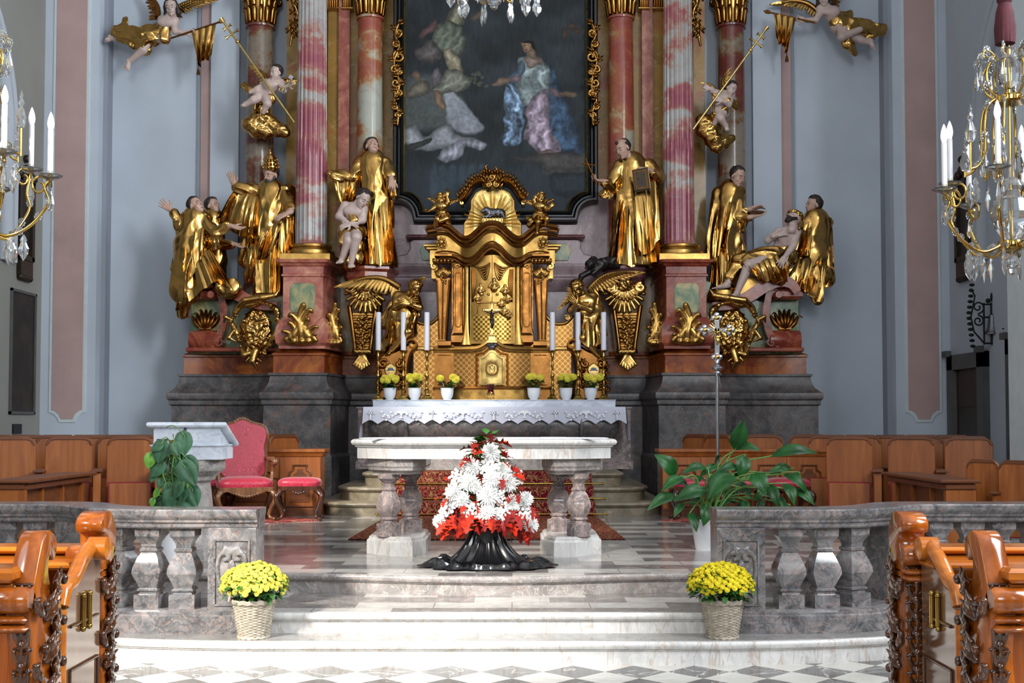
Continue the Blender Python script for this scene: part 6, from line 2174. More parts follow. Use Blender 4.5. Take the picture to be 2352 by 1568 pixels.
def pew(sg,label):
 xe=-1.8 if sg<0 else 1.79
 r=root('pew',(xe,4.6,0),label,'pew')
 xo=xe+sg*4.6
 def bx(m,a,b,*q):return m.rbox(min(a,b),max(a,b),*q)
 bx(MB(),xe+sg*.1,xo,4.62,4.68,.06,.88,.005).build('back_panel',M['pew_v'],r)
 rl=MB();bx(rl,xe+sg*.06,xo,4.5,4.7,1.02,1.075,.015);bx(rl,xe+sg*.08,xo,4.54,4.68,.98,1.03,.02);bx(rl,xe+sg*.08,xo,4.55,4.67,.9,.985,.02)
 rl.build('top_rail',M['pew'],r)
 e=scroll_end([(4.56,.02),(4.5,.4),(4.56,.72),(4.53,.88),(4.55,.98),(4.6,1.1),(4.65,1.18),(4.71,1.2),(4.77,1.17),(4.78,1.12),(4.75,1.08),(4.71,1.1),(4.7,1.08),(4.7,1.03),(4.74,.96),(4.84,.88),(4.82,.7),(4.9,.4),(4.9,.02)],min(xe,xe+sg*.1),max(xe,xe+sg*.1))
 e.lathe([(.04,0),(.05,.02),(.05,.16),(.035,.18)],28,M=Matrix(((0,0,sg,xe+sg*.0),(0,1,0,4.53),(1,0,0,.955),(0,0,0,1))))
 for z in(.885,.85):e.rbox(min(xe+sg*.01,xe+sg*.15),max(xe+sg*.01,xe+sg*.15),4.5,4.7,z-.016,z+.012,.012)
 e.build('scroll_end',M['pew_v'],r,ang=62)
 sdf_obj('carving',carving(xe,4.56,4.86,.05,1.02,11 if sg<0 else 17,-sg*-1,.08),M['pew_dark'],r)
 # aisle door between the two ends
 xd=xe+sg*.02;y0,y1=(4.93,5.34)
 top=[(y0,.86),(y0+.04,.93),(y0+.12,.95),(y0+.22,1.02),(y0+.34,1.07),(y1-.02,1.06),(y1,1.03)]
 p=[(y0,.06)]+[(y1,.06)]+spline(top,4)[::-1]
 n=len(p);vs=[(xd,y,z)for y,z in p]+[(xd+sg*.035,y,z)for y,z in p]
 fs=[tuple(range(n)),tuple(reversed(range(n,2*n)))]+[(i,n+i,n+(i+1)%n,(i+1)%n)for i in range(n)]
 d=MB().add(vs,fs).build('aisle_door',M['door_gloss'],r)
 t=spline(top,5)
 c=MB().tube([(xd+sg*.017,y,z+.01)for y,z in t],.032,14)
 c.lathe([(.03,0),(.05,.01),(.05,.09),(.03,.1)],26,M=Matrix(((0,0,1,xd-.04),(0,1,0,y1-.05),(1,0,0,1.07),(0,0,0,1))))
 c.tube([(xd+sg*.017,y0,.86),(xd+sg*.017,y0-.005,.06)],.024,8)
 c.build('door_moulding',M['pew'],d,ang=60)
 h=MB()
 for z in(.82,.3):
  for q in(0,.075):h.tube([(xd-sg*.01,y0+.18+q,z-.06),(xd-sg*.01,y0+.18+q,z+.06)],.011,8).ball((xd-sg*.01,y0+.18+q,z+.07),.013,8).ball((xd-sg*.01,y0+.18+q,z-.07),.013,8)
 h.build('hinge',M['brass'],d)
 m=MB();xf=xd-sg*.004
 for a,b in(((y0+.05,.78),(y1-.03,.78)),((y0+.05,.6),(y1-.03,.6)),((y0+.05,.12),(y1-.03,.12)),((y0+.05,.12),(y0+.05,.6)),((y1-.03,.12),(y1-.03,.6))):m.tube([(xf,*a),(xf,*b)],.007,6)
 m.build('door_panel_line',M['pew_dark'],d)
 return r


M['door_gloss']=wood('glossy_brown_door',(92,64,46),(128,92,66),.1,1.0,2,.8)
pew_front(-1,'sunlit honey wood pew front with scroll end near the pale yellow basket')
pew_front(1,'honey wood pew front with scroll end near the bright yellow basket')
pew(-1,'sunlit carved pew with scroll end and brass-hinged aisle door')
pew(1,'shaded carved pew with dark scroll end and grey gleaming aisle door')

# ------------------------------------------------------------------ processional cross
YX=11.8
X=lambda p:PX(p,YX);Z=lambda p:PZ(p,YX)
x=X(1648)
PC=root('processional_cross',(x,YX,FLOOR2),'tall silver processional cross on a slender pole behind the peace lily','cross')
MB().tube([(x,YX,FLOOR2+.02),(x,YX,Z(862))],.017,12).build('pole',M['silver'],PC)
MB().lathe([(.14,0),(.15,.02),(.12,.04),(.03,.06),(.02,.1)],20,(x,YX,FLOOR2)).build('foot',M['silver_dark'],PC)
MB().lathe([(.018,Z(864)),(.03,Z(856)),(.024,Z(852)),(.055,Z(848)),(.06,Z(845)),(.05,Z(842)),(.024,Z(838)),(.03,Z(832)),(.02,Z(826))],20,(x,YX,0)).build('knop',M['silver'],PC)
m=MB().rbox(x-.022,x+.022,YX-.012,YX+.012,Z(832),Z(728),.005).rbox(X(1618),X(1678),YX-.012,YX+.012,Z(763),Z(753),.005)
ends=[(X(1647.5),Z(730)),(X(1620),Z(758)),(X(1676),Z(758)),(X(1647.5),Z(820))]
for a,b in ends:
 for k in range(4):m.ball((a+.03*math.cos(k*PI/2),YX,b+.03*math.sin(k*PI/2)),.028,10,1,.5,1)
m.build('cross',M['silver'],PC)
m=MB()
for a,b in ends:m.ball((a,YX-.014,b),.026,10,1,.5,1)
for i in range(20):
 if i%5==0:continue
 a=2*PI*i/20;m.tube([(x+.03*math.cos(a),YX-.005,Z(758)+.03*math.sin(a)),(x+.09*math.cos(a),YX-.005,Z(758)+.09*math.sin(a))],[.008,.003],5)
m.build('gilt_rays',M['brass'],PC)
sdf_obj('corpus',corpus(x,YX-.02,Z(792),.16),M['brass'],PC,label='small gilt figure')
# ------------------------------------------------------------------ the bouquet on its draped stand
YB_=9.72
BX=PX(1118,YB_)
DR=root('draped_stand',(BX,YB_,FLOOR2),'low round stand wrapped in shiny black satin spreading on the floor','stand')
m=MB();vs,fs=[],[];n,k=150,22
ztp=PZ(1213,YB_)
for j in range(k):
 t=j/(k-1)
 for i in range(n):
  a=2*PI*i/n
  fo_=abs(math.sin(a*6.5+.4*math.sin(a*3)))*.9-.45+.25*math.sin(a*17+2)
  if t<.72:
   u=t/.72;r=.13+.13*u**1.5+.06*u**4;z=ztp-(ztp-FLOOR2-.05)*u**.95;w=fo_*(.012+.045*u)
  else:
   u=(t-.72)/.28;ext=.07+.17*max(0,math.cos(a))**4+.15*max(0,-math.cos(a))**3+.04*math.sin(a*5)
   r=.32+ext*u;z=FLOOR2+.05*(1-u)**1.5+.006+abs(fo_)*.07*(math.sin(PI*min(1,u*1.1))if u<.9 else.15)*(1+.8*abs(math.cos(a))**4);w=fo_*.05
  vs.append((BX+(r+w)*math.cos(a),YB_+(r+w)*math.sin(a)*.72,z))
for j in range(k-1):
 for i in range(n):
  b=(i+1)%n;fs.append((j*n+i,(j+1)*n+i,(j+1)*n+b,j*n+b))
m.add(vs,fs).build('satin_drape',M['satin'],DR,ang=80)
MB().lathe([(.12,FLOOR2),(.12,ztp-.01),(.13,ztp),(.05,ztp+.002)],24,(BX,YB_,0)).build('pedestal',M['mic'],DR)

BQ=root('flower_arrangement',(BX,YB_,ztp),'tall arrangement of white chrysanthemums and red oak leaves on the black draped stand','flower arrangement')
og=origin_of(BQ)
MB().lathe([(.1,ztp+.003),(.16,ztp+.03),(.17,ztp+.09),(.12,ztp+.1)],20,(BX,YB_,0)).build('bowl',M['mic'],BQ)
core=MB();rr=random.Random(8)
for i in range(240):
 h=rr.random()**1.3;a=rr.random()*6.28;r=(.3*(1-h)+.03)*rr.random()**.5
 c=Vector((BX+r*math.cos(a),YB_+r*.6*math.sin(a),ztp+.04+h*.72))
 core.merge(small_leaf(.1,.03,.3),Matrix.Translation(c)@Matrix.Rotation(a,4,'Z')@Matrix.Rotation(rr.uniform(-1,.4),4,'Y'))
for i in range(30):
 a=rr.random()*6.28;h=rr.random();r=.3*(1-h*.8)
 core.tube([(BX,YB_,ztp+.05),(BX+r*math.cos(a),YB_+r*.6*math.sin(a),ztp+.05+h*.7)],.005,5)
core.build('greenery',M['leaf_mum'],BQ)


def oak_leaf(L,w,curl,seed):
 """a deeply lobed leaf along +x"""
 m=MB();rr=random.Random(seed);pts=[]
 lob=[(0,.05),(.12,.1),(.2,.75),(.27,.28),(.38,.3),(.48,1.0),(.55,.32),(.66,.28),(.75,.72),(.8,.24),(.9,.22),(1,.0)]
 def Pz(x,y):return(x*L,y*w,-curl*L*x*x+.25*w*y*y+.02*L*math.sin(9*x+seed))
 vs,fs=[],[]
 for x,y in lob:vs+=[Pz(x-(.06 if y>.6 else 0),-y),Pz(x-.03,-y*.45),Pz(x,0),Pz(x-.03,y*.45),Pz(x-(.06 if y>.6 else 0),y)]
 for i in range(len(lob)-1):
  a=i*5
  for k in range(4):fs.append((a+k,a+5+k,a+6+k,a+1+k))
 return m.add(vs,fs)


LEAF=[]
for s in range(4):
 o=oak_leaf(.15,.07,.15+.12*s,s).build('oak_leaf',M['leaf_red']if s%2==0 else M['leaf_crimson'],None,ang=180);LEAF.append(o.data);bpy.data.objects.remove(o)


def put(name,me,parent,loc,dirv,roll=0,sc=1.0):
 """place a shared mesh whose +x runs along dirv"""
 d=Vector(dirv).normalized();up=Vector((0,0,1))if abs(d.z)<.95 else Vector((0,-1,0))
 y=up.cross(d).normalized();z=d.cross(y)
 Mx=Matrix((d,y,z)).transposed().to_4x4()@Matrix.Rotation(roll,4,'X')
 o=link_mesh(name,me,None,parent)
 o.matrix_local=Matrix.Translation(Vector(loc)-origin_of(parent))@Mx@Matrix.Scale(sc,4)
 return o


bq=lambda x,y,dy=0:P(980+x/4.357,960+y/4.357,YB_+dy)
lv=[(650,250,640,110),(600,260,540,180),(720,270,770,195),(560,300,450,285),(570,330,485,345),(530,260,490,240),(720,340,775,310),(740,370,835,380),(745,420,830,470),(760,350,800,340),
(430,430,335,430),(450,420,400,400),(520,390,480,410),(820,510,880,480),(870,560,950,560),(900,560,990,600),(260,590,200,600),(750,580,770,640),(560,560,580,640),(900,680,950,680),
(200,740,130,720),(180,780,90,800),(220,800,150,830),(440,770,500,830),(840,750,820,800),(930,750,890,780),(400,850,370,880),(500,860,540,900),(700,840,760,870),(870,900,900,960),
(1050,880,1090,940),(1050,960,1100,1010)]
for i in range(26):
 u=i/25;a=.5*6.283*(.02+.96*u);x=610-500*math.cos(a)*(.75+.25*rr.random());
 lv.append((610+(x-610)*.72,950+60*rr.random(),x,1060+130*(abs(x-610)/500)**.8+40*rr.random()))
for i in range(16):
 x=250+44*i;lv.append((x,900+70*rr.random(),x+rr.uniform(-70,70),1030+60*rr.random()))
lv+=[(200,1040,90,1130),(230,1060,130,1180),(280,1090,190,1210),(1010,1090,1040,1230),(980,1110,1010,1220),(1060,1100,1120,1170),(330,1060,320,1210),(1040,1120,1000,1200)]
for i,(a,b,c,d)in enumerate(lv):
 e=-.16*rr.random()-.06*(1-abs(c-610)/600)-(.1 if b>800 else.05)
 p,q=bq(a,b,e+.05),bq(c,d,e-.04)
 put('oak_leaf',LEAF[(i*7+(0 if i%3 else 1))%4],BQ,p,q-p,rr.uniform(-.9,.9),max(.85,(q-p).length/.15*.95))
for i in range(22):  # leaves at the back of the arrangement
 h=rr.random();a=rr.uniform(.1,PI-.1);r=.4*(1-h)+.05
 p=Vector((BX+.6*r*math.cos(a),YB_+.5*r*math.sin(a),ztp+.05+.7*h));d=Vector((math.cos(a),math.sin(a),.1))
 put('oak_leaf',LEAF[i%4],BQ,p,d,rr.uniform(-.6,.6),1.1)


def spider(r,n,seed):
 """white chrysanthemum with long thin quilled petals"""
 m=MB();rr=random.Random(seed)
 m.ball((0,0,0),r*.3,8)
 for i in range(n):
  u=(i+.5)/n;ph=i*2.39996+rr.uniform(-.1,.1);th=math.acos(1-1.25*u)
  d=Vector((math.sin(th)*math.cos(ph),math.sin(th)*math.sin(ph),math.cos(th)*.75))
  s=Vector((-math.sin(ph),math.cos(ph),0));up=s.cross(d)*-1
  L=r*rr.uniform(.8,1.08)
  b,c,t=d*r*.22,d*L*.68-Vector((0,0,r*.05)),d*L+Vector((0,0,.12*r*(1-u)))-Vector((0,0,r*.16*u))
  w=r*.055
  m.add([b-s*w,b+s*w,c+s*w*1.3,t+s*w*.5,t-s*w*.5,c-s*w*1.3,c+d.cross(s)*w],[(0,1,2,6),(6,2,3,4),(0,6,5),(6,4,5)])
 return m


SP=[]
for s in range(3):
 o=spider(.062,130,s).build('white_bloom',M['petal_white'],None,ang=180);SP.append(o.data);bpy.data.objects.remove(o)
big=[(640,340,1.3),(450,490,1.3),(425,640,1.4),(490,680,1.0),(655,610,1.3),(610,775,1.55),(270,745,1.35),(350,810,1.15),(830,650,1.3),(765,520,1.15),(865,850,1.15),(605,950,1.3),(990,810,1.15),(1045,1065,1.15),(125,1030,1.0)]
for i,(a,b,s)in enumerate(big):
 e=-.25+.1*abs(a-610)/500+.12*(1-b/1000)
 p=bq(a,b,e);out_=Vector(((a-610)/700,-1,.25+.2*(600-b)/600))
 o=put('white_bloom',SP[i%3],BQ,p,Vector((0,0,1)),0,s)
 o.matrix_local=Matrix.Translation(p-og)@out_.to_track_quat('Z','Y').to_matrix().to_4x4()@Matrix.Rotation(i*1.3,4,'Z')@Matrix.Scale(s,4)


def pompons(n,seed):
 m=MB();rr=random.Random(seed)
 for i in range(n):
  a=i*2.4;r=.065*(i/n)**.5
  m.ball((r*math.cos(a),r*math.sin(a),.02*rr.random()-.15*r),.0145,8,1,1,.75)
 return m


PM=[]
for s in range(2):
 o=pompons(20,s).build('pompon_spray',M['petal_white'],None);PM.append(o.data);bpy.data.objects.remove(o)
for i,(a,b,s)in enumerate([(655,445,1.2),(615,525,1.0),(300,590,1.0),(890,590,1.05),(200,905,1.15),(455,935,1.2),(770,930,1.2),(990,945,1.15),(740,690,.9),(725,790,.8),(540,700,.9),(285,850,.7),(690,960,.8),(920,985,.6)]):
 e=-.24+.1*abs(a-610)/500+.12*(1-b/1000);p=bq(a,b,e);out_=Vector(((a-610)/700,-1,.35))
 o=link_mesh('pompon_spray',PM[i%2],None,BQ)
 o.matrix_local=Matrix.Translation(p-og)@out_.to_track_quat('Z','Y').to_matrix().to_4x4()@Matrix.Rotation(i*1.3,4,'Z')@Matrix.Scale(s,4)


 # ------------------------------------------------------------------ wicker baskets of chrysanthemums
FH=mum_head(.02,30,5,.7).build('flower_head',M['petal_yellow']);FHm=FH.data;bpy.data.objects.remove(FH)
FH=mum_head(.02,30,6,.7).build('flower_head',M['petal_lemon']);FHl=FH.data;bpy.data.objects.remove(FH)


def mum_basket(px_,y,label,me,cx,rx,seed,cyt):
 x=PX(px_,y);z0=.16;rr=random.Random(seed)
 r=root('flower_basket',(x,y,z0),label,'flower basket','baskets of chrysanthemums on the lowest step')
 m=MB();H=.245;r0,r1=.098,.142
 vs=[]
 rows,n=26,48
 for j in range(rows+1):
  t=j/rows;rad=r0+(r1-r0)*t
  for i in range(n):
   a=2*PI*i/n
   w=.006*math.sin(a*24+(PI if j%2 else 0))+.002
   vs.append((x+(rad+w)*math.cos(a),y+(rad+w)*math.sin(a),z0+.004+H*t))
 fs=[(j*n+i,j*n+(i+1)%n,(j+1)*n+(i+1)%n,(j+1)*n+i)for j in range(rows)for i in range(n)]
 m.add(vs,fs)
 for j in range(rows):
  rad=r0+(r1-r0)*(j+.5)/rows
  pts=[(x+(rad+.006*math.cos(12*a_+PI*j))*math.cos(a_),y+(rad+.006*math.cos(12*a_+PI*j))*math.sin(a_),z0+.008+H*(j+.5)/rows)for a_ in[2*PI*q/72 for q in range(73)]]
  m.tube(pts,.0046,4)
 for rad,zz,th in((r0+.004,.008,.011),(r1+.004,H,.012),(r1+.008,H+.012,.01)):
  m.tube([(x+rad*math.cos(R(a)),y+rad*math.sin(R(a)),z0+zz+.004*math.sin(R(a)*16))for a in range(0,361,6)],th,6)
 m.lathe([(.001,.006),(r0,.006)],24,(x,y,z0))
 m.lathe([(r1-.01,H-.03),(.01,H-.02)],24,(x,y,z0))
 b=m.build('basket',M['wicker'],r,ang=60)
 hd=MB()
 for q in(1,-1):
  pts=[(x+q*.1+.05*math.cos(R(a)),y-.09,z0+H+.01+.06*math.sin(R(a)))for a in range(0,181,15)]
  hd.tube(pts,[.009+.002*(i%2)for i in range(len(pts))],6)
 hd.build('basket_handle',M['wicker'],b)
 cz=z0+H+.1;og_=origin_of(r);X0=PX(cx,y)
 fl=MB()
 for i in range(420):
  a=rr.random()*6.28;el_=rr.uniform(-.7,1.2);q=rr.uniform(.45,.97)
  c=Vector((X0+rx*q*math.cos(a)*math.cos(el_),y+rx*q*math.sin(a)*math.cos(el_),cz+rx*.62*q*math.sin(el_)))
  if c.z<z0+H-.02:c.z=z0+H-.02+rr.random()*.04
  fl.merge(small_leaf(.055,.02,.3),Matrix.Translation(c)@Matrix.Rotation(a,4,'Z')@Matrix.Rotation(rr.uniform(-1,.6),4,'Y'))
 for i in range(24):
  a=i*.5236*.5;fl.tube([(x+.05*math.cos(a),y+.05*math.sin(a),z0+H-.03),(X0+rx*.7*math.cos(a),y+rx*.7*math.sin(a),cz)],.004,5)
 fl.build('foliage',M['leaf_mum'],r)
 far=MB();heads_=[]
 N=230
 for i in range(N):
  u=1-(i+.5)/N*1.22;a=i*2.39996
  s_=math.sqrt(max(0,1-u*u));q=1+rr.uniform(-.05,.05)
  d=Vector((s_*math.cos(a),s_*math.sin(a),u))
  if u<.02 and rr.random()<.55:continue
  c=Vector((X0+rx*q*d.x,y+rx*q*d.y,cz+rx*(.72 if u>0 else.6)*q*d.z))
  heads_.append((c,d))
 heads_.sort(key=lambda h:h[1].y)
 for i,(c,d)in enumerate(heads_):
  Mx=Matrix.Translation(c)@Vector((d.x,d.y,d.z+.25)).to_track_quat('Z','Y').to_matrix().to_4x4()@Matrix.Rotation(i,4,'Z')@Matrix.Scale(rr.uniform(.85,1.25),4)
  if i<100:
   o=link_mesh('flower_head',me,None,r);o.matrix_local=Matrix.Translation(-og_)@Mx
  else:
   src=[tuple(v.co)for v in me.vertices];q=MB();q.add(src,[tuple(p.vertices)for p in me.polygons]);far.merge(q,Mx)
 tag(far.build('flower_heads',me.materials[0],r),kind='stuff')


mum_basket(587,8.235,'sunlit wicker basket of pale yellow chrysanthemums on the lowest step',FHl,587,.215,1,0)
mum_basket(1656,8.235,'shaded wicker basket of bright yellow chrysanthemums with upright handle on the lowest step',FHm,1653,.215,2,0)


# ------------------------------------------------------------------ broad-leaved plants
def blade(L,w,arch,fold=.25,tipp=1.5,heart=0.0,n=26,ribs=0):
 """a broad leaf along +x, arching over; heart>0 gives rounded lobes at the base"""
 vs,fs=[],[];K=7
 for i in range(n+1):
  t=i/n
  if heart:ww=w*(math.sin(PI*t**.62)**.75)*(1 if t>.04 else.7)
  else:ww=w*math.sin(PI*min(1,t**.8))**(.9)
  x=t*L-(heart*L*.0);z=-arch*L*(t*t)+.0
  for k in range(K):
   u=(k/(K-1)-.5)*2
   rib=ribs*.0022*math.sin(t*62-abs(u)*8)*(1-.5*abs(u))-.12*w*max(0,1-abs(u)*3)
   back=-heart*L*.22*abs(u)**1.5*max(0,1-t*3.5)
   vs.append((x+back,u*ww,z+fold*ww*abs(u)**1.3+rib-.25*ww*abs(u)**3))
 for i in range(n):
  for k in range(K-1):
   a=i*K+k;fs.append((a,a+K,a+K+1,a+1))
 return MB().add(vs,fs)


YPL=11.05
PL=root('peace_lily',(PX(1620,YPL),YPL,FLOOR2),'large peace lily with broad glossy leaves in a white planter','plant')
px0,pz0=PX(1622,YPL),FLOOR2
MB().lathe([(.1,0),(.105,.01),(.145,.27),(.15,.275),(.15,.285),(.138,.285),(.13,.24)],36,(px0,YPL,pz0)).build('planter',M['pot_white'],PL)
MB().lathe([(.132,.25),(.01,.255)],24,(px0,YPL,pz0)).build('soil',M['soil'],PL)
c_=lambda x,y,dy=0:P(1440+x/2.579,940+y/2.579,YPL+dy)
ll=[(640,240,690,58,120,0),(855,275,1125,260,90,-.1),(290,390,165,268,120,-.1),(340,405,205,485,85,-.15),(470,345,330,378,75,0),(630,382,485,525,150,-.25),(690,268,668,408,110,-.1),(660,342,528,378,75,-.1),(480,480,278,545,110,-.25),(292,512,120,598,90,-.15),
(745,378,822,500,120,-.2),(975,352,838,372,70,0),(925,382,1072,505,75,-.1),(850,445,896,578,78,-.15),(928,438,992,568,85,-.2),(985,475,1110,566,80,-.1),(470,560,452,690,90,-.3),(372,612,412,725,75,-.25),(335,555,278,640,60,-.2),(640,235,792,245,75,.1),
(540,330,430,400,60,.1),(520,400,480,470,60,.0),(700,470,720,530,60,-.1),(760,400,700,420,55,.1),(880,380,960,340,60,.1),(610,520,560,570,60,.1),(720,560,640,600,70,.1),(800,540,780,580,60,.15),(440,400,410,450,55,.1),(560,470,640,560,80,.2),(360,460,300,440,60,.15),
(950,560,900,600,60,.2),(690,430,640,500,70,.25),(1000,370,1010,440,50,.2),(560,560,470,600,70,.1),(820,470,760,530,70,.1),(640,400,700,330,60,.15),(430,520,370,570,60,.05),(700,540,690,610,70,.05),(600,600,560,640,60,.1),(880,520,940,590,60,.1),(520,320,560,270,50,.1)]
rr=random.Random(5)
stems=MB()
for i,(x0,y0,x1,y1,w,dy)in enumerate(ll):
 b,t=c_(x0,y0,dy+.04),c_(x1,y1,dy-.12+.1*rr.random())
 L=(t-b).length;W=w/2.579/250/2*.86
 up=abs(y1-y0)>abs(x1-x0)and y1<y0
 me=blade(L*(1.02 if not up else 1.0),W,.0,.3,ribs=1)
 d=(t-b).normalized()
 face=Vector((rr.uniform(-.25,.25),-.75,.5));yv=face.cross(d).normalized();zv=d.cross(yv)
 arch_=.22 if not up else.08
 me.warp(lambda x,y,z:(x,y,z+arch_*L*math.sin(PI*max(0,min(1,x/L)))))
 mx=Matrix.Translation(b)@Matrix((d,yv,zv)).transposed().to_4x4()
 MB().merge(me,mx).build('leaf',M['leaf_lily'],PL,ang=180)
 root_=Vector((px0+rr.uniform(-.06,.06),YPL+rr.uniform(-.06,.06),pz0+.26))
 mid=root_.lerp(b,.55)+Vector((0,0,.12*rr.random()+.06));mid.x=root_.x*.65+b.x*.35
 stems.tube(spline([root_,mid,b,b+d*L*.25],6),[.007]*12+[.005]*7,6)
stems.build('stems',M['stem'],PL)

YPO=9.62
pxo=PX(392,YPO)
PO=root('climbing_plant',(pxo,YPO,FLOOR2),'trailing heart-leaved plant on a coir pole in a white pot before the lectern','plant')
MB().lathe([(.1,0),(.105,.01),(.135,.2),(.14,.28),(.145,.29),(.13,.29),(.125,.25)],36,(pxo,YPO,FLOOR2)).build('pot',M['pot_white'],PO)
MB().lathe([(.127,.26),(.01,.265)],20,(pxo,YPO,FLOOR2)).build('soil',M['soil'],PO)
d_=lambda x,y,dy=0:P(x/2.94,940+y/2.94,YPO+dy)
MB().tube([(pxo,YPO,FLOOR2+.25),d_(1172,620),d_(1172,205)],[.028,.028,.03],12).build('coir_pole',M['coir'],PO)
hl=[(1240,230,92),(1190,265,55),(1080,285,85),(1012,345,62),(1185,385,75),(1270,430,105),(1060,402,75),(1165,478,95),(1292,372,78),(1197,535,78),(1150,612,85),(1230,578,60),(1305,580,85),(1053,567,42),(1028,628,34),(1262,628,78),(1102,622,74),(1240,540,40),(1060,250,55),(1135,275,50),(1215,345,55),(1110,355,50),(1105,400,50),(1080,500,42),(1130,545,60),(1085,465,40),(1245,510,45),(1200,610,60),(1032,460,40),(1115,490,36),(1060,590,40),(1215,300,46),(1290,630,55),(1180,430,60),(1130,580,60),(1060,640,40),(1160,560,60),(1240,600,55)]
rr=random.Random(15)
vine=MB()
for i,(x,y,s)in enumerate(hl):
 dy=-.16+.12*rr.random()if i<20 else-.08+.1*rr.random()
 L=s/2.94/285*1.55
 ang_=rr.uniform(-.45,.45)+(.5 if x>1230 else-.5 if x<1080 else 0)
 d=Vector((math.sin(ang_),-.15,-math.cos(ang_))).normalized()
 c=d_(x,y,dy)-d*L*.42
 face=Vector((rr.uniform(-.45,.45),-1,.35));yv=face.cross(d).normalized();zv=d.cross(yv)
 me=blade(L,L*.42,.0,.22,heart=1.0).warp(lambda x_,y_,z_:(x_,y_,z_-.12*L*(x_/L)**2))
 MB().merge(me,Matrix.Translation(c)@Matrix((d,yv,zv)).transposed().to_4x4()).build('leaf',M['leaf_young']if i in(13,14,3,26,29,25)else M['leaf_pothos'],PO,ang=180)
 pole=Vector((pxo+rr.uniform(-.04,.04),YPO-.03,c.z+rr.uniform(-.02,.06)))
 vine.tube(spline([pole,(pole+c)/2+Vector((0,-.02,.04)),c,c+d*L*.2],5),.004,5)
for k in range(3):
 vine.tube(spline([(pxo+.05*(k-1),YPO-.05,FLOOR2+.27),d_(1130+k*40,560,-.06),d_(1100+k*60,420,-.06),d_(1150+k*30,280,-.05)],6),.006,6)
vine.build('vine',M['stem'],PO)

# ------------------------------------------------------------------ chandeliers
def drop_mesh(kind,s=1.0):
 m=MB()
 if kind=='pear':m.lathe([(.004*s,.05*s),(.006*s,.03*s),(.016*s,.0),(.02*s,-.02*s),(.012*s,-.04*s),(.001,-.048*s)],8,sy=.55)
 elif kind=='leaf':m.lathe([(.003*s,.06*s),(.02*s,.035*s),(.016*s,.02*s),(.03*s,-.01*s),(.026*s,-.035*s),(.001,-.07*s)],8,sy=.35)
 elif kind=='rosette':
  m.ball((0,0,0),.016*s,8,1,.5,1)
  for i in range(8):m.ball((.015*s*math.cos(i*.785),-.003,.015*s*math.sin(i*.785)),.0075*s,6,1,.6,1)
 elif kind=='spire':m.lathe([(.008*s,0),(.026*s,.01*s),(.03*s,.03*s),(.034*s,.06*s),(.02*s,.1*s),(.01*s,.115*s),(.018*s,.13*s),(.02*s,.14*s),(.009*s,.16*s),(.012*s,.175*s),(.006*s,.195*s),(.001,.21*s)],8)
 return m.build('crystal',M['crystal'],None,ang=12)


CRY={}
for kd,s in(('pear',1.25),('leaf',1.15),('rosette',1.2),('spire',1.0)):
 o=drop_mesh(kd,s);CRY[kd]=o.data;bpy.data.objects.remove(o)


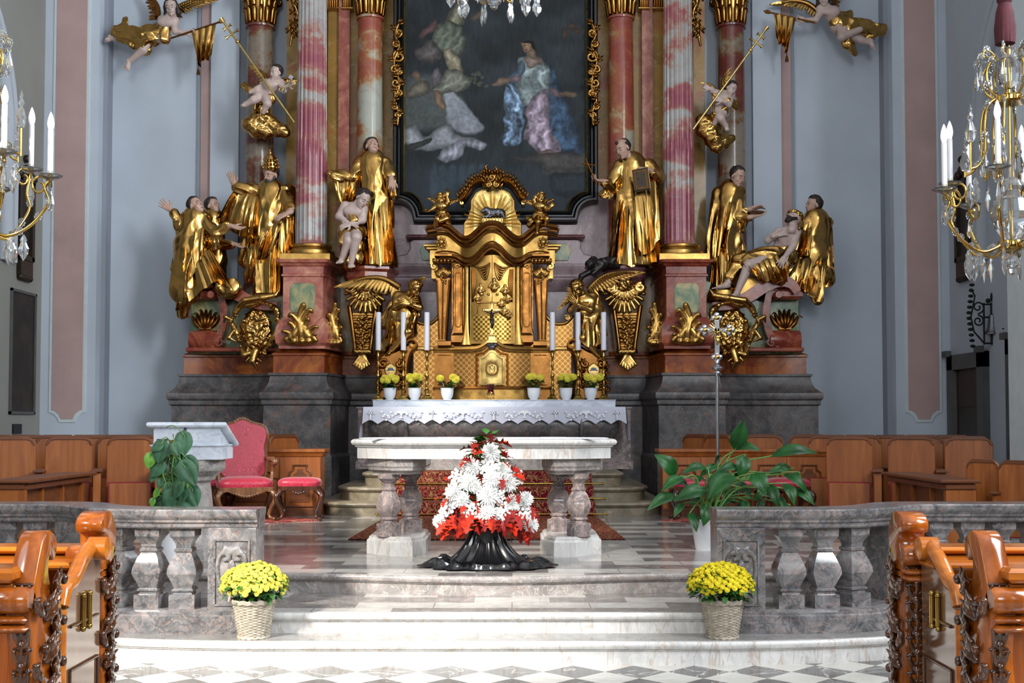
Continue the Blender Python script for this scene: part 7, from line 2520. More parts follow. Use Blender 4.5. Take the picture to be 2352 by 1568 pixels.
def make_chandelier():
 r=root('chandelier',(0,0,0),'','chandelier','crystal chandeliers')
 frame=MB();cn=[0]
 def cry(kd,p,rz=0,sc=1.0,flip=False):
  o=link_mesh({'rosette':'crystal_rosette','spire':'crystal_spire'}.get(kd,'crystal_drop'),CRY[kd],None,r)
  o.location=p;o.rotation_euler=(0,0,rz);o.scale=(sc,sc,-sc if flip else sc)
  # z = 0 at the lowest finial; hub of the arms at .2
 g=MB().lathe([(.001,.0),(.02,.01),(.03,.04),(.045,.05),(.05,.07),(.03,.1),(.02,.12)],12)
 g.build('glass_finial',M['crystal'],r,ang=20)
 g=MB().lathe([(.05,.19),(.1,.26),(.12,.33),(.1,.4),(.06,.42),(.05,.45),(.08,.47),(.06,.5),(.03,.52),(.02,.62)],16)
 g.build('glass_body',M['crystal'],r,ang=20)
 g=MB().lathe([(.02,1.0),(.06,1.03),(.075,1.1),(.06,1.16),(.03,1.18),(.04,1.22)],14)
 g.build('glass_vase',M['crystal'],r,ang=20)
 frame.lathe([(.03,.12),(.08,.14),(.085,.16),(.08,.18),(.04,.19)],20).lathe([(.09,.92),(.1,.93),(.1,.95),(.09,.96)],20)
 frame.tube([(0,0,.1),(0,0,1.25)],.008,8)
 n=8
 for i in range(n):
  a=2*PI*i/n+.2;ca,sa=math.cos(a),math.sin(a)
  hi=i%2
  rad=.45 if not hi else.36;zc_=.42 if not hi else.5
  arm=spline([(.07,.16),(.2,.12),(.34*rad/.45,.18),(rad*.98,.3),(rad*.93,.38),(rad,zc_)],6)
  frame.tube([(q*ca,q*sa,z)for q,z in arm],.0095,7)
  sc_=[(rad*.86+x,zc_-.03+z)for x,z in spiral(0,0,.06,.02,0,1.2,18)]
  frame.tube([(q*ca,q*sa,z)for q,z in sc_],.007,6)
  bx,by=rad*ca,rad*sa
  MB().lathe([(.012,0),(.03,.004),(.068,.022),(.072,.03),(.05,.022),(.014,.012)],16,(bx,by,zc_),flute=lambda aa,z:.06*math.cos(aa*8)).build('drip_dish',M['crystal'],r)
  frame.lathe([(.008,-.04),(.014,-.03),(.01,0),(.016,.02),(.017,.05)],10,(bx,by,zc_))
  c=MB().lathe([(.0165,.04),(.0165,.27),(.012,.272)],16,(bx,by,zc_)).build('candle_sleeve',M['tube_white'],r)
  MB().lathe([(.013,.272),(.02,.295),(.0215,.31),(.017,.335),(.008,.36),(.001,.372)],14,(bx,by,zc_)).build('bulb',M['bulb'],c)
  cry('pear',(bx,by,zc_-.1),a,1.1);cry('rosette',(bx,by,zc_-.035),a+PI/2)
  for q in(3,9,14,20):
   p=arm[q];cry('rosette',(p[0]*ca,p[0]*sa,p[1]+.006),a,.95)
  p=arm[10];cry('leaf',(p[0]*ca,p[0]*sa,p[1]-.09),a,.95)
  # upper cage: bars from the crown out and down to spires
  cage=spline([(.1,.94),(.15,.9),(.17,.8),(.17,.66),(.22,.58),(.27,.56)],5)
  frame.tube([(q*ca,q*sa,z)for q,z in cage],.008,7)
  cry('spire',(.27*ca,.27*sa,.58+(.0 if hi else.12)),a,.9 if hi else 1.0)
  frame.tube([(.27*ca,.27*sa,.55),(.27*ca,.27*sa,.59+(0 if hi else.12))],.008,6)
  for q in(4,12,18):p=cage[q];cry('rosette',(p[0]*ca,p[0]*sa,p[1]),a,1.05)
  cry('pear',(.17*ca,.17*sa,.6),a,1.0);cry('leaf',(.24*ca,.24*sa,.45),a,.95)
  crown=spline([(.08,.95),(.14,1.0),(.15,1.1),(.1,1.17),(.16,1.2),(.19,1.15)],5)
  frame.tube([(q*ca,q*sa,z)for q,z in crown],.008,7)
  for q in(6,13,19,24):p=crown[q];cry('rosette',(p[0]*ca,p[0]*sa,p[1]),a,1.15)
  cry('pear',(.19*ca,.19*sa,1.06),a,.9)
  cry('leaf',(.22*ca,.22*sa,.06),a,1.0)
  frame.tube([(.22*ca,.22*sa,.12),(.22*ca,.22*sa,.13)],.008,6)
 frame.build('brass_frame',M['brass'],r)
 return r


CH1=make_chandelier()
YCH=7.0
b=P(2325,632,YCH);CH1.location=b;CH1['label']='crystal chandelier with pale candle sleeves hung from a maroon tassel'
CH1.scale=(.95,.95,1.1)
ta=MB().lathe([(.015,.0),(.055,.01),(.06,.1),(.05,.2),(.035,.25),(.045,.27),(.04,.29),(.015,.31)],40,flute=lambda a,z:.05*math.cos(a*16)if z<.2 else 0).tube([(0,0,.3),(0,0,3.0)],.014,8)
ta.v=[(x+b.x-.02,y+b.y,z+P(2315,105,YCH).z)for x,y,z in ta.v]
TS=root('tassel',(b.x,b.y,P(2315,110,YCH).z),'thick maroon tassel on the cord above the chandelier','tassel');ta.build('cord_tassel',M['tassel'],TS)
MB().ball((b.x-.02,b.y,P(2315,8,YCH).z),.02,8).build('bead',M['tube_white'],TS)
c2=copy_tree(CH1,loc=P(-60,592,YCH),rotz=-.12,label='crystal chandelier with brilliant white candle sleeves near the tall darkened wall painting')
c3_=copy_tree(CH1,loc=P(1135,24,9.0),rotz=.1,label='crystal chandelier hanging before the altar painting, only its lowest drops showing');c3_.scale=(1.15,)*3
# ------------------------------------------------------------------ carved figures
def fr(yaw=0,pitch=0,roll=0):
 y,p,q=R(yaw),R(pitch),R(roll)
 f=Vector((math.sin(y),-math.cos(y),0));r=Vector((math.cos(y),math.sin(y),0));u=Vector((0,0,1))
 f,u=f*math.cos(p)+u*math.sin(p),u*math.cos(p)-f*math.sin(p)
 u,r=u*math.cos(q)+r*math.sin(q),r*math.cos(q)-u*math.sin(q)
 return r,f,u


class Fig:
 def __init__(s,name,label,px,py,Y,sc=1.2,skin='skin',robe='gold',cat='statue',res=.0095):
  s.Y,s.s=Y,sc;s.r=root(name,P(px,py,Y),label,cat)
  s.skin,s.robem=M[skin],M[robe]
  s.body,s.rb,s.extra=[],SDF(res,.02),[]
  s.main=SDF(res,.025)
  s.eyes=[]

 def q(s,px,py,dy=0):return P(px,py,s.Y+dy)

 def head(s,px,py,dy,yaw=0,pitch=0,roll=0,hair='short',beard=0,k=1.0,child=False):
  r,f,u=fr(yaw,pitch,roll);c=s.q(px,py,dy);sc=s.s*k
  L=lambda x,y,z:c+(r*x+f*y+u*z)*sc
  Mx=np.array([[r.x,f.x,u.x],[r.y,f.y,u.y],[r.z,f.z,u.z]],np.float32)
  S=SDF(.0052 if sc>.8 else.0045,.012*sc)
  e=lambda x,y,z,a,b,cc,**kw:S.el(L(x,y,z),(a*sc,b*sc,cc*sc),Mx,**kw)
  e(0,-.015,.035,.074,.092,.082);e(0,.026,-.04,.056 if not child else.068,.062,.076)
  e(0,.046,-.078,.034,.034,.034)
  S.rc(L(0,-.025,-.06),L(0,-.04,-.17),.046*sc,.054*sc)
  S.rc(L(-.034,.073,.021),L(.034,.073,.021),.0105*sc,k=.014*sc)
  for x in(-1,1):
   S.el(L(x*.031,.1,-.001),(.017*sc,.0155*sc,.0085*sc),Mx,neg=True,k=.008*sc)
   S.el(L(x*.031,.0735,-.002),.0125*sc,k=.002)
   e(x*.036,.052,-.034,.022,.022,.024 if not child else.034)
   S.el(L(x*.075,-.008,-.008),(.009*sc,.018*sc,.03*sc),Mx)
  n=.75 if child else 1
  S.rc(L(0,.083,.014),L(0,.084+.024*n,-.03),.0058*sc,.0082*sc,k=.007*sc)
  for x in(-1,1):S.el(L(x*.0105,.089,-.033),.0075*sc,k=.005*sc)
  S.rc(L(-.014,.083,-.057),L(.014,.083,-.057),.0068*sc,k=.006);S.rc(L(-.012,.08,-.0725),L(.012,.08,-.0725),.0078*sc,k=.006)
  e(0,.071,-.096,.016,.016,.016)
  if s.skin.name.startswith('painted'):
   MB().tube([L(-.019,.0845,-.0648),L(-.007,.0915,-.0635),L(0,.0915,-.0645),L(.007,.0915,-.0635),L(.019,.0845,-.0648)],[.002*sc,.0042*sc,.0042*sc,.0042*sc,.002*sc],6).build('lips',M['lips'],s.r)
   for x in(-1,1):MB().tube([L(x*.014,.0855,.0205),L(x*.03,.0855,.0255),L(x*.047,.0745,.019)],[.0025*sc,.0034*sc,.0015*sc],6).build('eyebrow',M['hair'],s.r)
  s.body.append(S)
  s.eyes.append([L(x*.031,.0815,-.003)for x in(-1,1)]+[.0058*sc])
  if hair:
   H=SDF(.0065,.012*sc);rr=random.Random(int(px))
   N=120
   for i in range(N):
    z=1-2*(i+.5)/N;a=i*2.39996;rad=math.sqrt(1-z*z)
    x,y=rad*math.cos(a),rad*math.sin(a)
    face=y>.25 and z<.72-(.25 if hair=='bald' else 0)+(.0)
    if hair=='bald' and z>.35 and y>-.35:continue
    if face or z<-.8 or(y>-.1 and z<-.25)or(y>.15 and z<.2):continue
    rz=(.021 if hair=='curly' else.017)*(1+.3*rr.random())
    p=L(x*.073,-.017+y*.088,.036+z*.08)
    H.el(p,(rz*sc,rz*sc,rz*sc),wr=(.003,130))
   if hair=='long':
    for q in(-1,1):H.chain([L(q*.07,-.02,.02),L(q*.08,-.03,-.07),L(q*.06,-.04,-.13)],[.035*sc,.034*sc,.015*sc],fold=(7,.006,2,q))
   if hair=='fringe' or hair=='bald':
    H.el(L(0,.06,.09),.022*sc)
   s.extra.append(('hair',H,M['hair']if s.skin.name.startswith('painted')else s.skin))
  if beard:
   B=SDF(.0065,.012)
   B.rc(L(0,.06,-.085),L(0,.075,-.085-.09*beard),.045*sc,.022*sc,fold=(9,.006,1.5,1),wr=(.004,90))
   for q in(-1,1):B.rc(L(q*.062,.01,-.03),L(q*.03,.06,-.09),.018*sc,.026*sc,wr=(.004,90));B.rc(L(0,.092,-.047),L(q*.03,.08,-.062),.009*sc,.007*sc)
   s.extra.append(('beard',B,M['beard']if beard>.6 else M['hair']))
  s.h=(L,c,sc)
  return s

 def hand(s,w,to,face=(0,-1,0),curl=.4,splay=1.0,k=1.0,thumb=1,wrist_back=None):
  """palm and five fingers from the wrist; face = the way the palm looks; thumb = which edge the thumb leaves from"""
  w=s.q(*w)if len(w)<4 else Vector(w[:3]);to=s.q(*to);d=(to-w).normalized()
  n=Vector(face);n=(n-d*n.dot(d)).normalized();t=d.cross(n)*thumb;sc=s.s*k
  S=SDF(.0042,.006)
  S.rc(w-d*.05*sc,w+d*.012*sc,.031*sc,.026*sc,k=.012)
  for i in range(4):
   b=w+d*.088*sc+t*(.03-.021*i)*sc
   S.rc(w+d*.02*sc+t*(.018-.012*i)*sc,b,.02*sc,.0125*sc,k=.01)
   fd=(d+t*(.22-.16*i)*splay).normalized();l=(.075,.085,.078,.06)[i]*sc
   cu=curl*(1+.18*((i*7)%3-1));ax_=[cu*.5,cu*1.25,cu*1.8];p=b
   for j,(fl,a)in enumerate(zip((.45,.32,.25),ax_)):
    q_=p+(fd*math.cos(a)+n*math.sin(a))*l*fl
    S.rc(p,q_,(.0108-.0012*j)*sc,(.0098-.0014*j)*sc,k=.003);p=q_
  b=w+d*.03*sc+t*.03*sc;m_=b+(d*.55+t*.75+n*.25).normalized()*.045*sc
  S.rc(w+d*.01*sc+t*.01*sc,b,.02*sc,.016*sc,k=.01);S.rc(b,m_,.0145*sc,.012*sc,k=.004)
  S.rc(m_,m_+(d*.85+t*.4+n*.3).normalized()*.034*sc,.0115*sc,.008*sc,k=.004)
  s.body.append(S);return s

 def limb(s,pts,rad,k=None,robe=False,**kw):
  pts=[s.q(*p)if not isinstance(p,Vector)else p for p in pts]
  (s.rb if robe else s.main).chain(pts,[x*s.s for x in rad],k=(.02 if k is None else k),**kw);return s

 def cl(s,a,b,ra,rb,n=10,amp=.018,tw=.6,ph=0,sy=1.25,k=.016,wr=None):
  """a length of cloth wrapped round the line a-b"""
  s.rb.rc(s.q(*a),s.q(*b),ra*s.s,rb*s.s,fold=(n,amp*s.s,tw,ph),sy=sy,k=k,wr=wr or(.0012,24));return s

 def foot(s,ank,toe,k=1.0):
  a,t=s.q(*ank),s.q(*toe);d=(t-a);sc=s.s*k;L=d.length;d.normalize()
  S=SDF(.006,.01)
  S.rc(a+Vector((0,0,.02)),a-d*.01,.038*sc,.034*sc);S.rc(a-d*.03*sc,a+d*L*.6,.034*sc,.03*sc)
  sd=d.cross(Vector((0,0,1))).normalized()if abs(d.z)<.9 else Vector((1,0,0))
  for i in range(5):
   b=a+d*L*.55+sd*(.03-.015*i)*sc
   S.rc(a+d*L*.3,b,.025*sc,.016*sc);S.rc(b,a+d*L*(1-.05*i)+sd*(.034-.017*i)*sc,.0125*sc,.010*sc,k=.003)
  s.body.append(S);return s

 def torso(s,neck,sl,sr,hip,dep=.11):
  """bare trunk: chest, belly, hips, shoulders given as pixels"""
  n,a,b,h=(s.q(*p)for p in(neck,sl,sr,hip));c=(a+b)/2;ax_=(h-c)
  m=s.main;k=s.s;w=(b-a).length
  m.rc(n,c,.06*k,.075*k,k=.03);m.rc(a,b,.062*k,.062*k,k=.03)
  ch=c+ax_*.3;m.el(ch,(w*.46,dep*k,max(.1,ax_.length*.36)),k=.04)
  be=c+ax_*.68;m.rc(ch,h,w*.36,w*.34,sy=1.35,k=.05)
  for q in(-1,1):m.el(c+ax_*.2+(b-a)*.2*q+Vector((0,-dep*.72*k,0)),(.075*k,.035*k,.055*k),k=.03)
  m.rc(h+(a-b)*.2,h+(b-a)*.2,.1*k,.1*k,k=.04)
  m.el(be+Vector((0,-dep*.85*k,0)),.008*k,neg=True,k=.012)
  return s

 def sheet(s,top,bot,n=6,amp=.04,ph=0.0,sag=.02,mat=None):
  """a free-hanging length of pleated cloth between an upper and a lower line of pixels"""
  A=spline([s.q(*p)for p in top],12);B=spline([s.q(*p)for p in bot],12);U,V=20*n,24;vs,fs=[],[]
  def at(C,u):i=min(len(C)-2,int(u*(len(C)-1)));f_=u*(len(C)-1)-i;return Vector(C[i]).lerp(Vector(C[i+1]),f_)
  for j in range(V+1):
   v=j/V
   for i in range(U+1):
    u=i/U;a,b=at(A,u),at(B,u);p=a.lerp(b,v);w=n*PI*(u+.05*math.sin(2*PI*u*1.3+ph*2)+.022*math.sin(11*u+ph)+.03*math.sin(3.2*v+ph+2*u))+ph
    g_=1-2*abs(math.sin(w))**.75;env=amp*min(1,.1+1.3*v)*max(.12,.62+.6*math.sin(6.5*u+ph*2+1.7*v)+.25*math.sin(15*u-4*v))*s.s
    side=(at(A,min(1,u+.05))-at(A,max(0,u-.05)))+(at(B,min(1,u+.05))-at(B,max(0,u-.05)))
    side=side.normalized()if side.length>1e-6 else Vector((1,0,0));nr=side.cross((b-a).normalized())
    if nr.y>0:nr=-nr
    nr=(nr+Vector((0,-.35,0))).normalized()
    p=p+nr*(env*g_+sag*math.sin(PI*v))+side*env*.35*math.sin(2*w+1)+Vector((0,.06*(1-v)**5,0))+Vector((0,0,.02*math.sin(w+ph)*v))
    vs.append(p)
  N=len(vs);W=U+1;vs+=[q_+Vector((0,.016,0))for q_ in vs]
  for j in range(V):
   for i in range(U):
    a=j*W+i;fs+=[(a,a+W,a+W+1,a+1),(N+a+1,N+a+W+1,N+a+W,N+a)]
  for i in range(U):fs+=[(i+1,N+i+1,N+i,i),(V*W+i,N+V*W+i,N+V*W+i+1,V*W+i+1)]
  for j in range(V):fs+=[(j*W,N+j*W,N+j*W+W,j*W+W),(j*W+U+W,N+j*W+U+W,N+j*W+U,j*W+U)]
  MB().add(vs,fs).build('cloak_fold',mat or s.robem,s.r,ang=75);return s

 def done(s,robe_clip=None,robe_name='robe',body=True):
  bs=([s.main]if s.main.p else[])+s.body
  if bs:sdf_obj('body',bs,s.skin,s.r)
  for nm,S,mt in s.extra:sdf_obj(nm,S,mt,s.r)
  if s.rb.p:sdf_obj(robe_name,s.rb,s.robem,s.r,clip=robe_clip)
  if s.skin.name.startswith('painted'):
   for e in s.eyes:
    for c in e[:2]:MB().ball(c,e[2],8).build('eye',M['eye'],s.r)
  return s.r


def wing_mesh(base,tip,s,side,mat,parent,rows=3,n=9,droop=Vector((0,0,-1)),w=.3):
 """a carved wing: overlapping rows of feathers hanging from an arched arm"""
 m=MB();b,t=Vector(base),Vector(tip);d=t-b;L=d.length;dn=d.normalized()
 dr=(droop-dn*droop.dot(dn)).normalized();out_=dn.cross(dr)
 arm=spline([b,b+d*.35-dr*L*.14,b+d*.7-dr*L*.12,t],6)
 m.tube(arm,[.05*s*(1-.6*i/len(arm))for i in range(len(arm))],8)
 rows+=1;n2=int(n*1.5)
 for r_ in range(rows):
  lr=(1.0,.68,.42,.24,.16)[r_];nn_=n2+2*r_
  for i in range(nn_):
   u=(i+.5*(1+r_%2))/(nn_+.5);k=int(u*(len(arm)-1));p=Vector(arm[k])
   fd=(dr*(1-.5*u)+dn*(.2+1.1*u**2)).normalized();l=w*L*lr*(.8+.75*u**2)
   sd=fd.cross(out_).normalized();ww=L/nn_*.62
   off=out_*(-.016*r_*s);vs=[]
   for j in range(6):
    q=j/5;w2=ww*math.sin(PI*min(1,.3+.66*q))**.6
    c=p+off+fd*l*q+out_*(.05*l*math.sin(PI*q)*(1 if r_ else.4))
    vs+=[c-sd*w2,c-out_*.012*s*(1-q*.5),c+sd*w2]
   fs=[]
   for j in range(5):
    a=j*3;fs+=[(a,a+1,a+4,a+3),(a+1,a+2,a+5,a+4)]
   vs2=[v+out_*.012*s for v in vs];nn=len(vs)
   m.add(vs+vs2,fs+[tuple(x+nn for x in reversed(f))for f in fs]+[(0,3,3+nn,nn)])
 return m.build('wing',mat,parent,ang=50)


 # ---- bearded figure in the triple crown
g=Fig('saint_statue','gilded bearded figure in a triple crown raising one hand, beside the fluted column',617,672,17.75,1.22)
g.head(622,402,-.06,-28,-14,6,'short',.9)
g.hand((538,424,-.12),(530,398,-.16),(-.2,-1,0),.35,1.1,thumb=1).hand((660,490,-.3),(634,501,-.36),(.1,.6,-.6),.35,.7,thumb=-1)
g.limb([(548,432,-.1),(538,424,-.12)],[.04,.03]).limb([(668,484,-.25),(660,490,-.3)],[.04,.03])
c=g.cl
c((622,440,0),(618,520,-.04),.17,.2,12,.012);c((590,440,0),(654,440,0),.09,.09,8,.012)
c((618,500,-.02),(617,676,-.06),.2,.19,15,.026,.5);c((640,520,-.02),(628,672,-.04),.1,.12,9,.024,.3)
c((592,440,-.02),(545,430,-.1),.085,.075,9,.014,1.2);c((566,440,-.02),(516,506,.02),.07,.075,10,.02,.2,1);c((580,455,.0),(545,520,.02),.09,.09,10,.022,.2,2)
c((600,460,.04),(570,600,.02),.1,.1,11,.024,.3,1);c((565,500,.06),(572,585,.06),.1,.08,9,.02)
c((648,445,0),(668,480,-.15),.1,.09,8,.014,1);c((662,440,.06),(664,570,.06),.1,.1,10,.022,.3);c((668,478,-.16),(655,492,-.26),.075,.06,8,.012)
c((640,500,-.1),(590,545,-.12),.06,.07,8,.018,1.2);c((600,545,-.12),(576,632,-.1),.07,.075,8,.014,.1)
c((604,460,-.14),(596,540,-.16),.05,.05,6,.014);c((640,470,-.12),(612,560,-.16),.05,.055,6,.016,.8)
g.rb.rc(g.q(572,575,-.12),g.q(572,640,-.1),.05,.07,sy=1.5,fold=(7,.014,.1,0))
g.sheet([(538,432,-.14),(566,440,-.16),(592,448,-.16)],[(500,500,-.04),(536,530,-.08),(580,562,-.16)],6,.03)
g.sheet([(646,440,-.12),(664,452,-.18),(674,474,-.16)],[(640,560,-.26),(660,600,-.22),(678,580,-.1)],5,.035,1)
g.sheet([(608,520,-.2),(628,508,-.26),(652,500,-.24)],[(588,590,-.2),(600,600,-.24),(628,570,-.26)],5,.03,2)
g.sheet([(588,540,-.16),(646,530,-.2)],[(582,674,-.16),(610,676,-.22),(642,672,-.18)],7,.035,.5)
g.sheet([(574,556,-.2),(598,556,-.22)],[(563,634,-.18),(594,640,-.2)],3,.02,1.5)
L,hc,sc=g.h
T=SDF(.007,.006)
for i in range(8):
 z=.075+.022*i;rad=(.088,.09,.082,.08,.07,.062,.045,.025)[i]
 T.rc(L(0,-.015,z),L(0,-.016,z+.012),rad*sc,rad*sc*.97)
for z,rad in((.085,.095),(.13,.09),(.175,.075)):
 for k in range(14):
  a=2*PI*k/14;T.rc(L(rad*math.cos(a),-.015+rad*math.sin(a),z),L((rad+.012)*math.cos(a),-.015+(rad+.012)*math.sin(a),z+.02),.012*sc,.008*sc)
T.el(L(0,-.015,.265),.022*sc);T.rc(L(0,-.015,.27),L(0,-.015,.305),.01*sc)
g.extra.append(('triple_crown',T,M['gold']))
g.done([(2,PZ(678,17.75),True)])

# ---- pleading man with arms flung wide
g=Fig('man_statue','gilded pleading man leaning with both arms stretched wide',425,720,17.55,1.2)
g.head(450,473,-.1,55,22,-8,'short').hand((393,482,-.1),(372,466,-.12),(0,-1,.2),.3,1.3,thumb=1).hand((532,519,-.2),(553,525,-.22),(0,-.5,.8),.25,1.0,thumb=-1)
g.limb([(402,492,-.1),(393,482,-.1)],[.04,.03]).limb([(522,518,-.18),(532,519,-.2)],[.04,.03])
c=g.cl
c((448,500,-.06),(438,570,-.06),.155,.19,10,.012,.6);c((430,500,-.05),(466,500,-.05),.09,.09,8,.01)
c((432,500,-.06),(414,520,-.08),.085,.08,8,.014,1);c((414,518,-.08),(400,489,-.1),.08,.06,8,.014,1)
c((462,505,-.08),(495,538,-.15),.085,.085,8,.014,1);c((495,536,-.15),(522,519,-.18),.08,.06,8,.014,.6)
c((436,560,-.04),(424,670,-.1),.2,.17,13,.028,.5);c((424,660,-.1),(418,722,-.06),.16,.06,9,.022,.6)
c((450,560,-.1),(478,640,-.15),.15,.12,10,.026,.5,2);c((470,620,-.15),(510,655,-.2),.12,.08,9,.026,.2);c((505,650,-.2),(532,664,-.2),.07,.11,8,.03,.2);c((418,560,0),(404,620,.0),.1,.05,8,.02)
c((478,560,-.1),(500,545,-.15),.08,.06,8,.014,.8);c((505,658,-.2),(520,678,-.2),.08,.05,7,.024)
g.sheet([(414,556,-.14),(446,552,-.2),(474,556,-.2)],[(406,716,-.12),(446,684,-.24),(490,650,-.3),(536,668,-.3)],7,.05)
g.sheet([(420,504,-.14),(446,500,-.2),(470,508,-.16)],[(404,640,-.16),(436,640,-.24),(468,585,-.26)],4,.04,2.5)
g.sheet([(405,512,-.1),(430,502,-.12)],[(404,552,-.1),(440,548,-.16)],3,.02,1)
g.sheet([(470,540,-.22),(500,536,-.24)],[(462,572,-.22),(508,574,-.2)],4,.025,2)
g.done()

# ---- companion behind, hand outstretched
g=Fig('man_statue','gilded man half hidden behind the pleading figure, looking up at the crowned figure',490,600,17.85,1.15)
g.head(489,474,0,62,8,0,'short').hand((540,561,-.1),(556,566,-.12),(0,-.4,.8),.25,.8,thumb=-1)
g.limb([(530,562,-.08),(540,561,-.1)],[.036,.03])
g.cl((488,502,.02),(492,600,.06),.15,.17,10,.016).cl((480,502,.02),(505,505,0),.085,.085,8,.01).cl((500,510,0),(500,560,-.03),.08,.08,8,.014,1).cl((500,558,-.03),(532,562,-.08),.08,.055,8,.014,.8).cl((492,590,.06),(500,660,.1),.16,.14,9,.02)
g.done()

# ---- saint with cloak and seated beggar
g=Fig('saint_statue','gilded standing saint looking up and spreading his cloak, behind the seated bare beggar',862,612,17.54,1.22)
g.head(855,338,-.04,30,22,8,'curly').hand((899,412,-.18),(901,428,-.26),(-.3,.5,-.2),.9,.6,thumb=1)
g.limb([(897,404,-.12),(899,412,-.18)],[.036,.03])
c=g.cl
c((856,372,0),(860,440,-.02),.165,.18,9,.008,.5);c((832,372,0),(882,376,0),.09,.09,7,.008)
c((860,430,0),(868,604,.02),.185,.24,14,.024,.35);c((876,430,-.02),(885,600,0),.1,.12,9,.024,.2);c((850,480,-.06),(846,600,-.06),.1,.12,10,.028,.3)
c((826,376,0),(810,408,-.05),.085,.075,8,.014,1);c((810,408,-.05),(768,402,-.1),.07,.06,8,.016,1.4);c((765,400,-.1),(757,398,-.1),.035,.045,6,.01)
c((772,408,-.06),(790,470,-.02),.05,.05,8,.022,.2);c((790,410,-.03),(806,450,0),.06,.06,8,.02,.3);c((780,440,0),(800,480,0),.05,.05,6,.018,.2)
c((886,378,0),(897,402,-.1),.085,.08,8,.016,.8);c((898,400,-.1),(903,448,-.08),.065,.055,8,.02,.3);c((892,410,0),(895,520,.06),.08,.06,8,.022,.3)
c((858,352,0),(858,366,0),.075,.1,5,.004)
g.rb.rc(g.q(836,607,.0),g.q(890,607,.0),.1,.1)
g.sheet([(834,440,-.18),(892,440,-.16)],[(836,604,-.22),(868,608,-.26),(902,600,-.14)],7,.04)
g.sheet([(764,402,-.12),(796,408,-.12),(824,400,-.12)],[(776,462,-.04),(788,486,-.04),(806,478,-.08)],5,.03,1)
g.sheet([(888,394,-.16),(908,404,-.2)],[(888,452,-.1),(908,460,-.16)],3,.025,2)
g.sheet([(880,400,.02),(902,420,-.02)],[(884,602,.0),(904,598,-.02)],3,.03,.5)
g.done([(2,PZ(613,17.54),True)])
bg=MB().rbox(PX(822,17.6),PX(895,17.6),17.4,17.8,PZ(613,17.6),PZ(600,17.6),.02);bg.build('base',M['gold_satin'],g.r)

g=Fig('beggar_statue','painted bare-chested beggar seated with bowed head and folded hands',805,612,17.24,1.16,'skin_pale',res=.008)
g.head(833,456,-.14,38,-38,18,'short')
g.torso((826,470,-.08),(794,474,-.04),(833,480,-.06),(808,528,0),.12)
g.limb([(793,474,-.04),(779,497,-.06),(798,512,-.16)],[.062,.048,.032]).limb([(834,480,-.06),(833,505,-.1),(806,514,-.18)],[.06,.046,.031])
g.hand((798,512,-.16),(812,514,-.2),(0,.5,-.5),.5,.6,k=.95,thumb=-1).hand((806,514,-.18),(792,518,-.22),(0,.5,-.5),.5,.6,k=.95,thumb=1)
g.limb([(800,528,0),(800,552,-.18),(785,596,-.1)],[.09,.062,.034]).limb([(814,528,0),(819,545,-.22),(806,607,-.14)],[.09,.064,.034])
g.foot((785,596,-.1),(779,604,-.22)).foot((806,606,-.14),(808,614,-.28))
c=g.cl
c((794,530,-.02),(822,532,-.04),.105,.11,9,.02,.4);c((800,530,-.08),(792,558,-.12),.1,.07,8,.02,.6);c((815,534,-.1),(822,568,-.14),.1,.06,8,.024,.5);c((820,560,-.08),(826,596,-.06),.07,.05,7,.022,.3);c((800,478,-.13),(815,505,-.15),.03,.06,7,.014,.6);c((812,562,-.04),(806,600,-.03),.05,.05,7,.02)
c((798,480,.06),(800,525,.06),.09,.11,8,.014)
g.rb.rc(g.q(800,560,.12),g.q(806,600,.12),.12,.14)
g.done(robe_name='loincloth')

# ---- saint with book and cross, dark figure underfoot
g=Fig('saint_statue','gilded balding saint looking down, holding out a small cross and a brown book',1455,610,17.54,1.22)
g.head(1431,342,-.12,-48,-22,-12,'bald').hand((1384,416,-.2),(1366,413,-.26),(0,-.2,.9),.9,.5,thumb=1).hand((1491,391,-.22),(1473,386,-.32),(0,.5,-.6),.5,.8,thumb=-1)
g.limb([(1394,424,-.16),(1384,416,-.2)],[.036,.03]).limb([(1500,398,-.16),(1491,391,-.22)],[.036,.03])
c=g.cl
c((1452,378,0),(1452,450,-.02),.165,.18,9,.008,.5);c((1432,378,-.02),(1486,382,0),.09,.09,7,.008);c((1438,356,-.06),(1440,366,-.04),.06,.095,6,.006)
c((1454,440,0),(1462,606,.0),.19,.25,14,.022,.4);c((1430,450,-.04),(1420,604,.02),.11,.13,10,.026,.3);c((1482,450,.02),(1500,560,.04),.1,.1,9,.024,.3);c((1470,520,-.06),(1480,575,-.08),.13,.11,8,.02,.8)
c((1424,382,-.04),(1402,428,-.08),.085,.08,8,.012,1);c((1404,428,-.08),(1390,422,-.17),.08,.06,8,.014,1);c((1402,432,-.08),(1386,448,-.1),.06,.05,7,.018,.4)
c((1490,380,0),(1512,408,-.05),.09,.085,8,.012,1);c((1512,408,-.05),(1499,397,-.17),.075,.055,7,.012,.8);c((1500,420,.06),(1508,540,.08),.08,.05,8,.024,.2)
c((1424,590,-.02),(1404,602,-.06),.05,.03,5,.01);c((1408,600,.02),(1520,604,.02),.05,.06,8,.02,.4)
g.sheet([(1424,450,-.18),(1492,446,-.18)],[(1402,604,-.14),(1450,610,-.24),(1518,600,-.14)],8,.04)
g.sheet([(1446,402,-.22),(1476,396,-.24),(1506,410,-.16)],[(1466,570,-.34),(1490,584,-.32),(1516,546,-.2)],5,.03,1)
g.sheet([(1394,430,-.14),(1414,440,-.12)],[(1384,452,-.12),(1404,456,-.1)],3,.02,2)
g.done([(2,PZ(613,17.54),True)])
MB().rbox(PX(1415,17.6),PX(1482,17.6),17.4,17.8,PZ(613,17.6),PZ(600,17.6),.02).build('base',M['gold_satin'],g.r)
